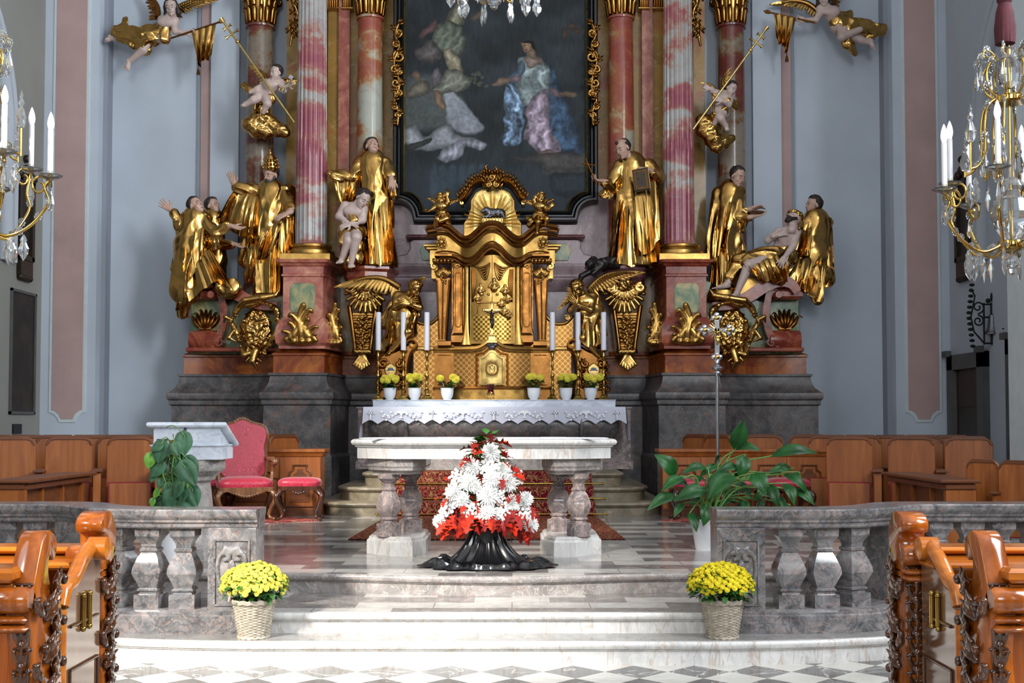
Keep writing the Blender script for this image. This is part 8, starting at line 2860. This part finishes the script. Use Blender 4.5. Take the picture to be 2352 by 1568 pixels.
bk=root('book',P(1473,412,17.2),'dark brown and gold book held upright by the balding saint','book')
Mbk=Matrix.Translation(P(1473,413,17.19))@Matrix.Rotation(R(-7),4,'Y')@Matrix.Rotation(R(-12),4,'Z')
MB().rbox(-.115,.115,-.03,.03,-.16,.16,.012,Mbk).build('cover',M['frame_dark'],bk)
MB().merge(MB().rbox(-.105,.12,-.022,.022,-.15,.15,.004),Mbk).build('pages',M['gold_satin'],bk)
MB().merge(MB().strip3([(-.08,-.12),(-.08,.12),(.08,.12),(.08,-.12),(-.08,-.12)],[(-.006,-.03),(-.006,-.036),(.006,-.036),(.006,-.03)]),Mbk).build('cover_tooling',M['gold_brown'],bk)
cr=root('hand_cross',P(1366,420,17.28),'thin dark gold cross held out by the balding saint before the painting frame','cross')
a,b=P(1371,424,17.28),P(1345,364,17.24)
cm=MB().tube([a,b],.012,8);mid=a.lerp(b,.76);cm.tube([mid+Vector((-.1,0,.02)),mid+Vector((.1,0,-.01))],.012,8)
cm.build('cross',M['gold_brown'],cr)

g=Fig('demon_statue','small dark bronze demon under the saint with the brown book',1380,615,17.32,.9,'bronze',res=.008)
m_=g.main
m_.el(g.q(1356,606,-.12),(.075,.085,.07),wr=(.006,60));m_.rc(g.q(1352,612,-.18),g.q(1346,615,-.24),.03,.02);m_.el(g.q(1362,600,-.06),(.07,.08,.07),wr=(.006,50));m_.rc(g.q(1362,594,-.1),g.q(1360,589,-.1),.014,.008)
m_.rc(g.q(1364,610,-.06),g.q(1404,600,.02),.09,.075,wr=(.008,40));m_.rc(g.q(1404,600,.02),g.q(1412,594,-.02),.07,.03);m_.rc(g.q(1368,616,-.06),g.q(1336,634,-.1),.055,.04);m_.rc(g.q(1336,634,-.1),g.q(1327,660,-.1),.04,.025)
m_.rc(g.q(1380,612,-.08),g.q(1362,628,-.14),.05,.035);m_.rc(g.q(1395,606,0),g.q(1420,612,.05),.06,.04)
g.hand((1329,655,-.1),(1325,668,-.12),(0,-1,0),.6,1.2,thumb=1)
g.done()

# ---- cloaked figure with the dish
g=Fig('monk_statue','gilded cloaked figure with dark cropped hair holding out a brown dish',1650,690,17.8,1.22)
g.head(1694,405,-.1,38,-24,6,'short').hand((1726,479,-.2),(1745,474,-.24),(0,-.3,-.9),.5,.8,thumb=1).hand((1730,497,-.26),(1746,494,-.28),(0,-.2,.9),.4,.8,thumb=-1)
g.limb([(1716,483,-.16),(1726,479,-.2)],[.036,.03]).limb([(1720,499,-.22),(1730,497,-.26)],[.036,.03])
c=g.cl
c((1678,440,0),(1672,520,-.02),.16,.19,10,.01,.5);c((1662,442,0),(1698,440,-.04),.095,.085,8,.012);c((1684,424,-.04),(1684,432,-.03),.07,.11,8,.014)
c((1652,446,.02),(1637,590,.02),.1,.1,11,.026,.3);c((1650,470,.0),(1645,580,-.02),.1,.1,10,.026,.3,2)
c((1672,500,0),(1672,600,-.02),.18,.2,14,.024,.4);c((1668,580,0),(1662,692,0),.16,.21,16,.022,.1);c((1690,560,-.02),(1705,590,0),.1,.1,9,.024,.3)
c((1692,445,-.04),(1700,492,-.12),.085,.08,8,.014,1);c((1700,492,-.12),(1716,485,-.16),.08,.055,8,.014,.6);c((1698,496,-.14),(1720,500,-.22),.075,.05,8,.014,.6);c((1708,505,-.14),(1704,530,-.1),.065,.04,7,.018,.3)
g.sheet([(1652,440,-.04),(1670,436,-.16),(1686,446,-.2)],[(1634,592,.0),(1646,590,-.16),(1664,560,-.24)],6,.04)
g.sheet([(1648,560,-.18),(1704,556,-.2)],[(1642,690,-.2),(1668,694,-.26),(1700,684,-.22)],9,.035,1)
g.sheet([(1640,560,.0),(1652,570,-.1)],[(1626,690,.0),(1646,690,-.1)],3,.03,2)
g.sheet([(1692,490,-.18),(1716,494,-.2)],[(1694,528,-.14),(1712,530,-.14)],3,.02,2)
g.done([(2,PZ(696,17.8),True)])
d=root('dish',P(1737,492,17.55),'shallow brown dish held by the gilded cloaked figure','dish')
MB().lathe([(.02,-.02),(.09,-.01),(.125,.012),(.13,.018),(.11,.01),(.03,-.006),(.001,-.006)],28,P(1737,490,17.56)).build('dish_body',M['walnut'],d)

# ---- supporter holding the sick man, then the sick man
g=Fig('supporter_statue','gilded curly-haired figure seated behind the reclining sick man and holding him up',1870,690,17.78,1.2)
g.head(1868,472,0,-72,2,0,'curly')
c=g.cl
c((1874,505,0),(1866,580,0),.16,.2,10,.012,.6);c((1860,508,-.02),(1893,512,.02),.095,.1,8,.012);c((1896,506,.04),(1905,512,.04),.06,.05,6,.012)
c((1856,512,-.04),(1836,566,-.1),.09,.1,8,.016,1);c((1890,520,.04),(1896,640,.02),.11,.12,11,.028,.3);c((1866,570,0),(1850,640,-.06),.22,.17,12,.028,.6);c((1850,620,-.08),(1800,640,-.08),.14,.1,10,.026,.4)
c((1894,630,0),(1862,650,-.06),.13,.1,10,.026,.4);c((1860,650,-.04),(1880,690,-.02),.13,.06,9,.024,.3);c((1840,600,-.12),(1870,600,-.1),.1,.1,9,.022,.8)
g.sheet([(1888,512,-.1),(1906,514,-.02)],[(1868,650,-.2),(1890,664,-.14),(1908,654,-.02)],4,.04)
g.sheet([(1836,590,-.26),(1866,586,-.24),(1896,600,-.14)],[(1800,652,-.24),(1846,668,-.3),(1888,696,-.14)],6,.05,1)
g.sheet([(1842,520,-.14),(1866,514,-.18)],[(1826,580,-.24),(1862,590,-.24)],4,.03,2)
g.done()

g=Fig('sick_man_statue','painted reclining sick man with bare legs and gold cloth over his lap',1740,690,17.5,1.18,'skin_pale',res=.008)
g.head(1822,503,-.1,-58,42,-18,None,.35)
g.torso((1822,520,-.06),(1790,534,-.1),(1828,532,-.06),(1776,590,-.04),.12)
g.limb([(1790,534,-.1),(1764,552,-.12),(1784,540,-.24)],[.058,.044,.03]).hand((1784,540,-.24),(1799,535,-.26),(0,.6,-.4),.45,.9,k=.95,thumb=1)
g.limb([(1829,532,-.08),(1822,564,-.18),(1803,590,-.26)],[.06,.046,.03]).hand((1803,590,-.26),(1793,606,-.3),(0,-1,0),.22,1.4,thumb=-1)
g.limb([(1772,592,-.06),(1720,608,-.18),(1692,674,-.14)],[.095,.066,.036]).limb([(1768,590,0),(1698,602,-.02),(1668,656,-.06)],[.09,.062,.034])
g.foot((1692,676,-.14),(1677,684,-.26)).foot((1668,656,-.06),(1640,662,-.16))
H=SDF(.007,.012);L,hc,sc=g.h
for a in range(0,360,24):
 H.rc(L(.08*math.cos(R(a)),-.015+.095*math.sin(R(a)),.06),L(.08*math.cos(R(a+24)),-.015+.095*math.sin(R(a+24)),.06),.022*sc,wr=(.004,80))
H.el(L(0,-.02,.09),(.09*sc,.1*sc,.06*sc),wr=(.005,60));H.rc(L(.06,-.09,.0),L(.05,-.1,-.1),.03*sc,.02*sc)
g.extra.append(('head_cloth',H,M['gold']))
c=g.cl
c((1785,586,-.06),(1722,602,-.1),.13,.12,12,.024,1.2);c((1730,600,-.08),(1696,600,-.04),.12,.1,10,.024,.6);c((1696,602,-.04),(1680,636,-.05),.09,.075,9,.02,.4)
c((1770,596,-.1),(1790,634,-.1),.12,.1,12,.03,.3);c((1745,606,-.1),(1752,632,-.08),.1,.08,10,.028,.3);c((1800,570,-.06),(1790,640,-.02),.1,.12,9,.022,.4);c((1800,560,.0),(1812,585,.0),.1,.12,8,.02)
c((1680,634,-.02),(1690,650,.02),.08,.06,8,.02)
g.sheet([(1700,600,-.2),(1742,594,-.24),(1788,580,-.24)],[(1716,622,-.2),(1752,642,-.24),(1806,648,-.22)],7,.045)
g.done(robe_name='lap_cloth')
MB().lathe([(.2,0),(.21,.04),(.2,.14),(.14,.15)],30,P(1662,690,17.55),1,.8).build('base',M['gold_satin'],g.r)
MB().rbox(PX(1695,17.6),PX(1740,17.6),17.5,18.0,PZ(690,17.6),PZ(635,17.6),.02).build('rock_seat',M['gold_satin'],g.r)

# ---- flying angels with banners
def banner(name,pole,quad,label,y):
 r=root(name,P(*pole[0],y),label,'banner')
 a,b=P(*pole[0],y),P(*pole[1],y)
 MB().tube([a,b],.014,8).ball(b,.028,8).lathe([(.02,0),(.035,.03),(.001,.09)],8,M=Matrix.Translation(b)@(b-a).to_track_quat('Z','Y').to_matrix().to_4x4()).build('pole',M['gold_brown'],r)
 q=[P(px_,py_,y)for px_,py_ in quad];vs,fs=[],[];nu,nv=28,18  # quad: top inner, top outer, lower outer, lower tip
 for j in range(nv+1):
  v=j/nv
  for i in range(nu+1):
   u=i/nu;top=q[0].lerp(q[1],u)
   lo=q[3].lerp(q[2],u**1.4)if True else 0
   p=top.lerp(lo,v);p.z-=.03*math.sin(u*PI*3)*v
   p.x+=(.5-u)*.1*v*0
   p.y+=-.05*abs(math.sin(u*PI*3.5+.6*v))*(.3+v)-.02*math.sin(u*23)*v
   vs.append(p)
 n=len(vs);W=nu+1
 vs+=[v+Vector((0,.012,0))for v in vs]
 for j in range(nv):
  for i in range(nu):
   a_=j*W+i;fs+=[(a_,a_+W,a_+W+1,a_+1),(n+a_+1,n+a_+W+1,n+a_+W,n+a_)]
 MB().add(vs,fs).build('banner_cloth',M['gold'],r,ang=70)
 MB().tube([q[3]+Vector((0,-.03,.03)),q[3]+Vector((0,-.03,-.05))],.008,6).lathe([(.012,0),(.02,-.03),(.03,-.09),(.001,-.09)],10,q[3]+Vector((0,-.03,-.05))).build('banner_tassel',M['gold_brown'],r)


YA=18.15
g=Fig('angel_statue','flying winged angel whose whole dark-haired head shows, stretching an arm to a banner',370,90,YA,1.15,'skin_pale')
g.head(393,18,-.1,5,-12,-8,'long')
g.torso((391,36,-.06),(372,46,-.02),(402,48,-.06),(370,84,0),.1)
g.limb([(400,50,-.06),(402,72,-.12),(428,76,-.14)],[.055,.042,.028]).hand((428,76,-.14),(440,74,-.15),(0,-1,0),1.1,.4,thumb=1)
g.limb([(374,48,-.02),(362,66,.02),(372,80,-.1)],[.055,.042,.028])
g.limb([(318,86,0),(282,84,.02),(252,88,.04)],[.08,.055,.034]).foot((254,88,.04),(240,94,.02))
g.limb([(345,92,-.04),(330,114,-.1),(296,142,-.04)],[.09,.06,.032]).foot((296,143,-.04),(290,162,-.06))
c=g.cl
c((372,72,-.02),(330,86,-.04),.12,.15,10,.024,.8);c((335,84,-.03),(280,78,.0),.14,.1,11,.028,.8);c((300,76,0),(266,70,.02),.1,.07,9,.03,.4);c((285,70,.02),(288,46,.03),.07,.05,7,.024,.4)
c((340,90,-.06),(330,110,-.08),.12,.1,9,.024,.5);c((310,94,-.02),(304,104,-.04),.08,.05,8,.024);c((382,60,-.06),(378,90,-.08),.07,.07,8,.02,.3);c((355,66,-.02),(340,62,.02),.06,.04,7,.02)
g.done()
wing_mesh(g.q(388,42,.12),g.q(472,0,.16),1,1,M['gold'],g.r,3,9,w=.28)
wing_mesh(g.q(362,40,.12),g.q(340,-12,.2),1,1,M['gold_brown'],g.r,2,7,Vector((-.7,0,-.6)),w=.4)
banner('banner',[(392,88),(506,50)],[(440,74),(496,56),(487,128),(457,152)],'gold banner on a slanting pole above the child holding keys',17.98)

g=Fig('angel_statue','flying winged angel with head cut by the top edge, reaching to a banner',1940,60,YA,1.15,'skin_pale')
g.head(1893,-4,-.08,-20,-10,0,'long')
g.torso((1894,12,-.06),(1884,22,-.04),(1918,24,-.02),(1930,60,0),.1)
g.limb([(1886,26,-.05),(1874,46,-.12),(1848,46,-.14)],[.052,.04,.028]).hand((1848,46,-.14),(1838,44,-.15),(0,-1,0),1.1,.4,thumb=-1)
g.limb([(1938,66,-.02),(1934,84,-.12),(1975,68,-.14)],[.085,.06,.04]).limb([(1950,80,0),(1978,92,-.04),(2000,98,-.04)],[.08,.05,.034])
g.foot((2000,98,-.04),(2010,116,-.06))
c=g.cl
c((1924,50,-.02),(1950,66,-.02),.12,.13,10,.024,.8);c((1945,60,0),(1990,66,.02),.12,.1,10,.026,.6);c((1985,62,.02),(2026,70,.02),.09,.07,8,.028,.5);c((1940,76,0),(1948,100,.0),.12,.08,9,.024,.5);c((1948,100,0),(1962,122,.02),.08,.05,8,.022,.4);c((1930,42,0),(1950,34,.02),.09,.06,7,.02);c((2010,76,.02),(1995,90,.02),.06,.04,6,.02)
g.done()
wing_mesh(g.q(1880,26,.1),g.q(1795,6,.14),1,1,M['gold'],g.r,3,9,w=.28)
wing_mesh(g.q(1910,12,.12),g.q(1940,-30,.18),1,1,M['gold_brown'],g.r,2,6,Vector((.7,0,-.6)),w=.4)
banner('banner',[(1872,52),(1766,28)],[(1828,43),(1777,29),(1782,88),(1806,122)],'gold banner on a slanting pole above the figure with a dish',17.98)


# ---- winged children on clouds with patriarchal crosses
def cloud(name,blobs,label,y):
 S=SDF(.011,.035)
 for px_,py_,r,dy in blobs:S.el(P(px_,py_,y+dy),(r,r*.8,r*.86),fold=(5,r*.05,4,px_),wr=(.004,20))
 r_=root(name,P(blobs[0][0],blobs[0][1],y),label,'cloud')
 sdf_obj('cloud_body',S,M['gold'],r_)
 MB().tube([P(blobs[0][0],blobs[0][1],y),P(blobs[0][0],blobs[0][1]-4,18.3)],.03,8).build('iron_stay',M['iron'],r_)


def patriarchal(p0,p1,y,label):
 r=root('cross_staff',P(*p1,y),label,'cross')
 a,b=P(*p1,y),P(*p0,y);d=(b-a).normalized();s_=Vector((-d.z,0,d.x))
 m=MB().tube([a,b],.016,10);L=(b-a).length
 for t,w in((L-.1,.07),(L-.22,.11)):
  c=a+d*t
  for q in(-1,1):m.tube([c,c+s_*q*w*.6,c+s_*q*w],[.012,.014,.03],6)
 m.tube([b-d*.02,b+d*.06],[.014,.034],6)
 m.ball(a+d*(L-.36),.032,10)
 m.build('staff',M['gold_bright'],r)


cloud('gilded_cloud',[(600,272,.17,0),(578,285,.15,-.02),(560,282,.05,.0),(592,296,.16,0),(622,285,.14,.02),(642,298,.13,.02),(655,306,.08,.0),(612,306,.1,0),(602,250,.13,-.02)],'curling gilded cloud under the winged child holding keys',17.6)
g=Fig('putto_statue','painted winged child holding keys, sitting on a gilded cloud',605,250,17.5,.95,'skin_pale',res=.008)
g.head(634,167,-.05,-38,-10,10,'short',k=1.02,child=True)
g.torso((628,184,-.02),(611,190,-.02),(645,190,0),(604,222,0),.12)
g.limb([(645,192,0),(652,206,-.06),(660,198,-.1)],[.06,.046,.032]).hand((660,198,-.1),(670,194,-.12),(0,-1,0),.9,.6,thumb=1)
g.limb([(611,192,-.02),(590,205,-.04),(575,212,-.04)],[.055,.044,.03])
g.limb([(596,224,-.02),(582,230,-.1),(562,241,-.08)],[.085,.062,.036]).foot((564,241,-.08),(552,244,-.1))
g.limb([(612,226,-.04),(614,238,-.14),(605,258,-.08)],[.085,.062,.036])
g.cl((596,226,-.02),(622,228,-.04),.085,.08,7,.016,.5).cl((590,222,-.04),(586,250,-.06),.03,.03,5,.01).cl((575,208,.0),(560,196,.02),.06,.05,7,.02,.4)
g.done(robe_name='sash')
wing_mesh(g.q(612,186,.1),g.q(590,158,.14),.6,1,M['gold'],g.r,2,5,Vector((-1,0,-.2)),w=.5)
wing_mesh(g.q(640,190,.1),g.q(676,182,.14),.6,1,M['gold'],g.r,2,6,w=.35)
ky=root('key_pair',P(660,198,17.36),'crossed silver and gold keys in the hand of the child on a cloud','keys')
for mt,p0,p1 in(('silver',(655,206),(672,180)),('gold_bright',(650,204),(676,194))):
 a,b=P(*p0,17.36),P(*p1,17.34);d=(b-a).normalized();s_=Vector((-d.z,0,d.x))
 k_=MB().tube([a,b],.008,6);k_.tube([a-d*.03+(d*math.cos(t)+s_*math.sin(t))*.03 for t in[i*PI/6 for i in range(13)]],.008,6);k_.box(-.03,.03,-.006,.006,-.028,.028,Matrix.Translation(b+s_*.03)@Matrix.Rotation(math.atan2(d.x,d.z),4,'Y'))
 k_.build('key',M[mt],ky)
patriarchal((513,50),(676,281),17.32,'long gold double-armed cross staff slanting over the child with keys')

cloud('gilded_cloud',[(1636,290,.16,0),(1616,276,.12,-.02),(1646,272,.13,0),(1620,300,.15,0),(1640,318,.16,.0),(1662,325,.13,.02),(1680,318,.07,0),(1646,338,.11,0)],'curling gilded cloud under the winged child with the down-turned face',17.6)
g=Fig('putto_statue','painted winged child with down-turned face sitting on a gilded cloud',1655,290,17.5,.95,'skin_pale',res=.008)
g.head(1679,204,-.06,32,-26,18,'short',k=.98,child=True)
g.torso((1672,214,-.02),(1644,214,-.02),(1676,222,0),(1654,256,0),.12)
g.limb([(1643,216,-.02),(1634,206,-.06),(1628,202,-.08)],[.058,.045,.032]).hand((1630,204,-.08),(1622,200,-.1),(0,-1,0),.6,.8,thumb=-1)
g.limb([(1678,224,0),(1674,240,-.12),(1660,232,-.2)],[.056,.044,.03]).hand((1660,232,-.2),(1650,228,-.22),(0,.5,0),.8,.6,thumb=1)
g.limb([(1650,258,-.02),(1656,272,-.12),(1667,290,-.06)],[.085,.06,.036]).foot((1667,290,-.06),(1672,300,-.1)).limb([(1660,256,0),(1652,268,-.1),(1640,284,-.04)],[.085,.06,.036])
g.cl((1640,216,-.06),(1672,232,-.1),.035,.05,6,.014,.6).cl((1672,226,-.04),(1694,246,.02),.06,.04,7,.02,.5).cl((1638,222,-.08),(1640,262,-.08),.022,.022,5,.008).cl((1640,262,-.08),(1672,244,-.1),.022,.022,5,.008).cl((1646,258,-.02),(1664,256,-.04),.08,.07,7,.016)
g.done(robe_name='sash')
wing_mesh(g.q(1644,210,.1),g.q(1622,192,.12),.6,1,M['gold'],g.r,2,5,w=.5)
wing_mesh(g.q(1664,204,.12),g.q(1668,170,.14),.6,1,M['gold'],g.r,2,5,Vector((1,0,-.1)),w=.5)
patriarchal((1757,70),(1592,297),17.28,'long gold double-armed cross staff slanting over the child with down-turned face')

# ---- kneeling golden angels by the tabernacle
g=Fig('angel_statue','golden winged angel bowing with hands crossed on its breast, beside the gold tabernacle',915,800,17.18,1.06,'gold','gold',res=.008)
g.head(953,664,-.16,42,-38,10,'curly')
g.torso((942,674,-.1),(914,678,-.02),(955,686,-.06),(918,730,.04),.11)
g.limb([(912,680,-.02),(907,706,-.1),(932,696,-.2)],[.062,.046,.03]).limb([(956,688,-.06),(964,706,-.16),(942,698,-.22)],[.06,.045,.03])
g.hand((932,696,-.2),(944,692,-.24),(0,.6,-.2),.3,.7,thumb=1).hand((942,698,-.22),(932,694,-.25),(0,.6,-.2),.3,.7,thumb=-1)
g.limb([(918,732,.04),(938,762,-.16),(898,806,-.08)],[.1,.066,.036]).foot((900,804,-.08),(888,816,-.12)).limb([(908,734,.06),(916,770,.02),(884,790,.1)],[.1,.066,.04])
c=g.cl
c((912,722,0),(930,728,-.06),.14,.14,10,.022,.6);c((918,736,0),(936,764,-.1),.14,.09,10,.026,.6);c((905,740,.04),(904,790,.06),.13,.1,10,.028,.4);c((900,700,.06),(884,742,.06),.07,.09,9,.028,.3);c((945,722,-.04),(944,760,-.02),.09,.08,9,.024,.3);c((955,690,-.02),(960,724,-.1),.06,.035,7,.018,.3);c((900,770,.04),(884,800,.06),.1,.08,9,.024,.4)
g.sheet([(902,716,-.08),(940,722,-.18)],[(886,778,-.02),(914,790,-.14),(946,752,-.24)],5,.045)
g.sheet([(900,690,.0),(916,700,-.04)],[(876,742,.02),(900,752,-.02)],3,.035,1)
g.done()
wing_mesh(g.q(918,660,.08),g.q(812,646,.05),1,1,M['gold_satin'],g.r,3,10,w=.36)
wing_mesh(g.q(944,662,.12),g.q(968,640,.1),.6,1,M['gold_satin'],g.r,2,5,Vector((.6,0,-.6)),w=.4)

g=Fig('angel_statue','golden winged angel hiding its face in its hand, beside the gold tabernacle',1360,800,17.18,1.06,'gold','gold',res=.008)
g.head(1326,664,-.14,-40,-36,-10,'curly')
g.torso((1336,674,-.08),(1322,686,-.06),(1362,680,-.02),(1356,730,.04),.11)
g.limb([(1362,682,-.02),(1357,712,-.14),(1328,700,-.22)],[.062,.046,.03]).hand((1326,698,-.22),(1314,686,-.24),(0,.6,.2),.35,1.0,thumb=-1)
g.limb([(1322,688,-.06),(1310,712,-.14),(1322,698,-.2)],[.056,.044,.03])
g.limb([(1350,732,.02),(1338,776,-.16),(1376,818,-.08)],[.1,.066,.036]).foot((1374,816,-.08),(1386,828,-.12)).limb([(1364,734,.06),(1362,776,.02),(1384,792,.06)],[.1,.066,.04])
c=g.cl
c((1345,718,-.04),(1368,722,.02),.13,.13,10,.02,.6);c((1356,728,0),(1354,776,-.06),.15,.13,12,.026,.4);c((1372,730,.04),(1376,786,.04),.11,.09,10,.028,.3);c((1342,740,-.08),(1342,780,-.1),.1,.08,9,.024,.4);c((1370,686,.02),(1378,720,.04),.06,.08,8,.02,.3);c((1354,776,-.06),(1362,796,-.08),.1,.06,9,.022,.4)
g.sheet([(1338,714,-.16),(1374,718,-.06)],[(1330,772,-.2),(1354,796,-.22),(1386,784,-.04)],5,.045)
g.sheet([(1368,700,.0),(1382,716,.04)],[(1376,770,.0),(1396,768,.06)],3,.03,1)
g.done()
wing_mesh(g.q(1352,666,.08),g.q(1440,626,.05),1,1,M['gold_satin'],g.r,3,10,w=.36)
wing_mesh(g.q(1316,664,.1),g.q(1296,700,.06),.6,1,M['gold_satin'],g.r,2,6,Vector((-.8,0,-.2)),w=.4)

# ---- small putti on the cornice
g=Fig('putto_statue','little golden winged child waving one raised hand on the tabernacle cornice',1012,520,17.12,.68,'gold','gold',res=.006)
g.head(1012,457,-.05,-12,-10,-6,'curly',k=1.1,child=True)
g.torso((1013,466,-.02),(1003,470,-.02),(1024,470,-.02),(1016,494,0),.12)
g.limb([(1002,472,-.02),(996,478,-.06),(988,483,-.1)],[.06,.045,.03]).hand((988,483,-.1),(982,485,-.12),(0,-.4,.8),.4,1,thumb=1)
g.limb([(1024,471,-.02),(1030,464,-.04),(1027,452,-.06)],[.06,.045,.03]).hand((1027,452,-.06),(1028,445,-.07),(0,-1,0),.5,1,thumb=-1)
g.limb([(1012,497,-.02),(1004,503,-.14),(999,521,-.1)],[.09,.062,.04]).limb([(1020,497,-.02),(1026,502,-.1),(1010,508,-.16)],[.09,.062,.04])
g.cl((1010,496,-.04),(1024,498,-.04),.1,.11,9,.024,.5).cl((1020,500,.0),(1030,516,.02),.09,.06,8,.024).cl((1008,500,-.08),(1004,512,-.1),.08,.05,8,.02)
g.done(robe_name='drapery')
wing_mesh(g.q(1020,470,.06),g.q(1045,458,.08),.5,1,M['gold'],g.r,2,5,w=.45)
wing_mesh(g.q(1006,468,.06),g.q(990,456,.08),.5,1,M['gold'],g.r,2,4,w=.45)
g=Fig('putto_statue','little golden winged child holding its head, one leg dangling from the tabernacle cornice',1240,520,17.12,.68,'gold','gold',res=.006)
g.head(1242,455,-.05,12,-6,8,'curly',k=1.1,child=True)
g.torso((1241,466,-.02),(1230,470,-.02),(1250,470,-.02),(1239,496,0),.12)
g.limb([(1230,470,-.02),(1226,460,-.04),(1232,449,-.04)],[.06,.045,.03]).hand((1232,449,-.04),(1238,446,-.05),(0,.5,-.5),.5,.8,thumb=1)
g.limb([(1251,471,-.02),(1256,480,-.06),(1264,477,-.1)],[.06,.045,.03]).hand((1264,477,-.1),(1268,472,-.11),(0,-1,0),.5,.8,thumb=-1)
g.limb([(1235,498,-.02),(1236,510,-.16),(1234,532,-.12)],[.09,.062,.04]).limb([(1244,498,-.02),(1256,503,-.12),(1252,518,-.1)],[.09,.062,.04])
g.foot((1234,531,-.12),(1232,537,-.16))
g.cl((1232,497,-.04),(1248,498,-.04),.1,.11,9,.024,.5).cl((1228,500,0),(1216,516,.02),.08,.07,8,.024).cl((1218,506,0),(1214,500,.02),.06,.05,7,.02)
g.done(robe_name='drapery')
wing_mesh(g.q(1232,470,.06),g.q(1208,461,.08),.5,1,M['gold'],g.r,2,5,w=.45)
wing_mesh(g.q(1248,468,.06),g.q(1264,458,.08),.5,1,M['gold'],g.r,2,4,w=.45)
# ------------------------------------------------------------------ light: the church's windows and the sun through one of them
def window_light(name,x,y,z,sy,sz,to,power,col,spread=180):
 l=bpy.data.lights.new(name,'AREA');l.shape='RECTANGLE';l.size=sy;l.size_y=sz;l.energy=power;l.color=col
 o=bpy.data.objects.new(name,l);COL.objects.link(o);o.location=(x,y,z)
 o.rotation_euler=(Vector(to)).to_track_quat('-Z','Y').to_euler()
 l.spread=R(spread)
 return o


COOL=(.9,.95,1.0)
for(a,b,c,d),pw in zip(wins,(250,350,40,15)):window_light('window_light',XL+.06,(a+b)/2,(c+d)/2,b-a,d-c,(1,0,0),pw,COOL)
for(a,b,c,d),pw in zip(WINR,(300,2000,250,480)):window_light('window_light',XR-.06,(a+b)/2,(c+d)/2,b-a,d-c,(-1,0,0),pw,COOL,115 if a>10 else 180)
window_light('gallery_window_light',AX,YF+.1,7.5,4.0,5.0,(0,1,0),1000,COOL)
sun=bpy.data.lights.new('sun','SUN');sun.energy=9;sun.angle=R(6);sun.color=(1,.95,.86)
so=bpy.data.objects.new('sun',sun);COL.objects.link(so)
so.rotation_euler=Vector((6.0,8.5,-7.0)).to_track_quat('-Z','Y').to_euler()

w=bpy.data.worlds.new('sky');SC.world=w;w.use_nodes=True
w.node_tree.nodes['Background'].inputs[0].default_value=(.75,.86,1,1);w.node_tree.nodes['Background'].inputs[1].default_value=.35

cam=bpy.data.cameras.new('camera');cam.sensor_fit='HORIZONTAL';cam.sensor_width=36.0
cam.lens=F_PX/2352*36.0;cam.shift_y=(PY0-784)/2352;cam.clip_end=100
co=bpy.data.objects.new('camera',cam);COL.objects.link(co);co.location=(0,0,CAM_Z);co.rotation_euler=(PI/2+TILT,0,0)
SC.camera=co
SC.view_settings.view_transform='Standard';SC.view_settings.look='None';SC.view_settings.gamma=1;SC.view_settings.exposure=0.0
SC.view_settings.use_curve_mapping=False
cy=SC.cycles
cy.max_bounces=7;cy.diffuse_bounces=3;cy.glossy_bounces=3;cy.transmission_bounces=5;cy.transparent_max_bounces=8
cy.use_denoising=True;cy.sample_clamp_indirect=6;cy.caustics_reflective=False;cy.caustics_refractive=False
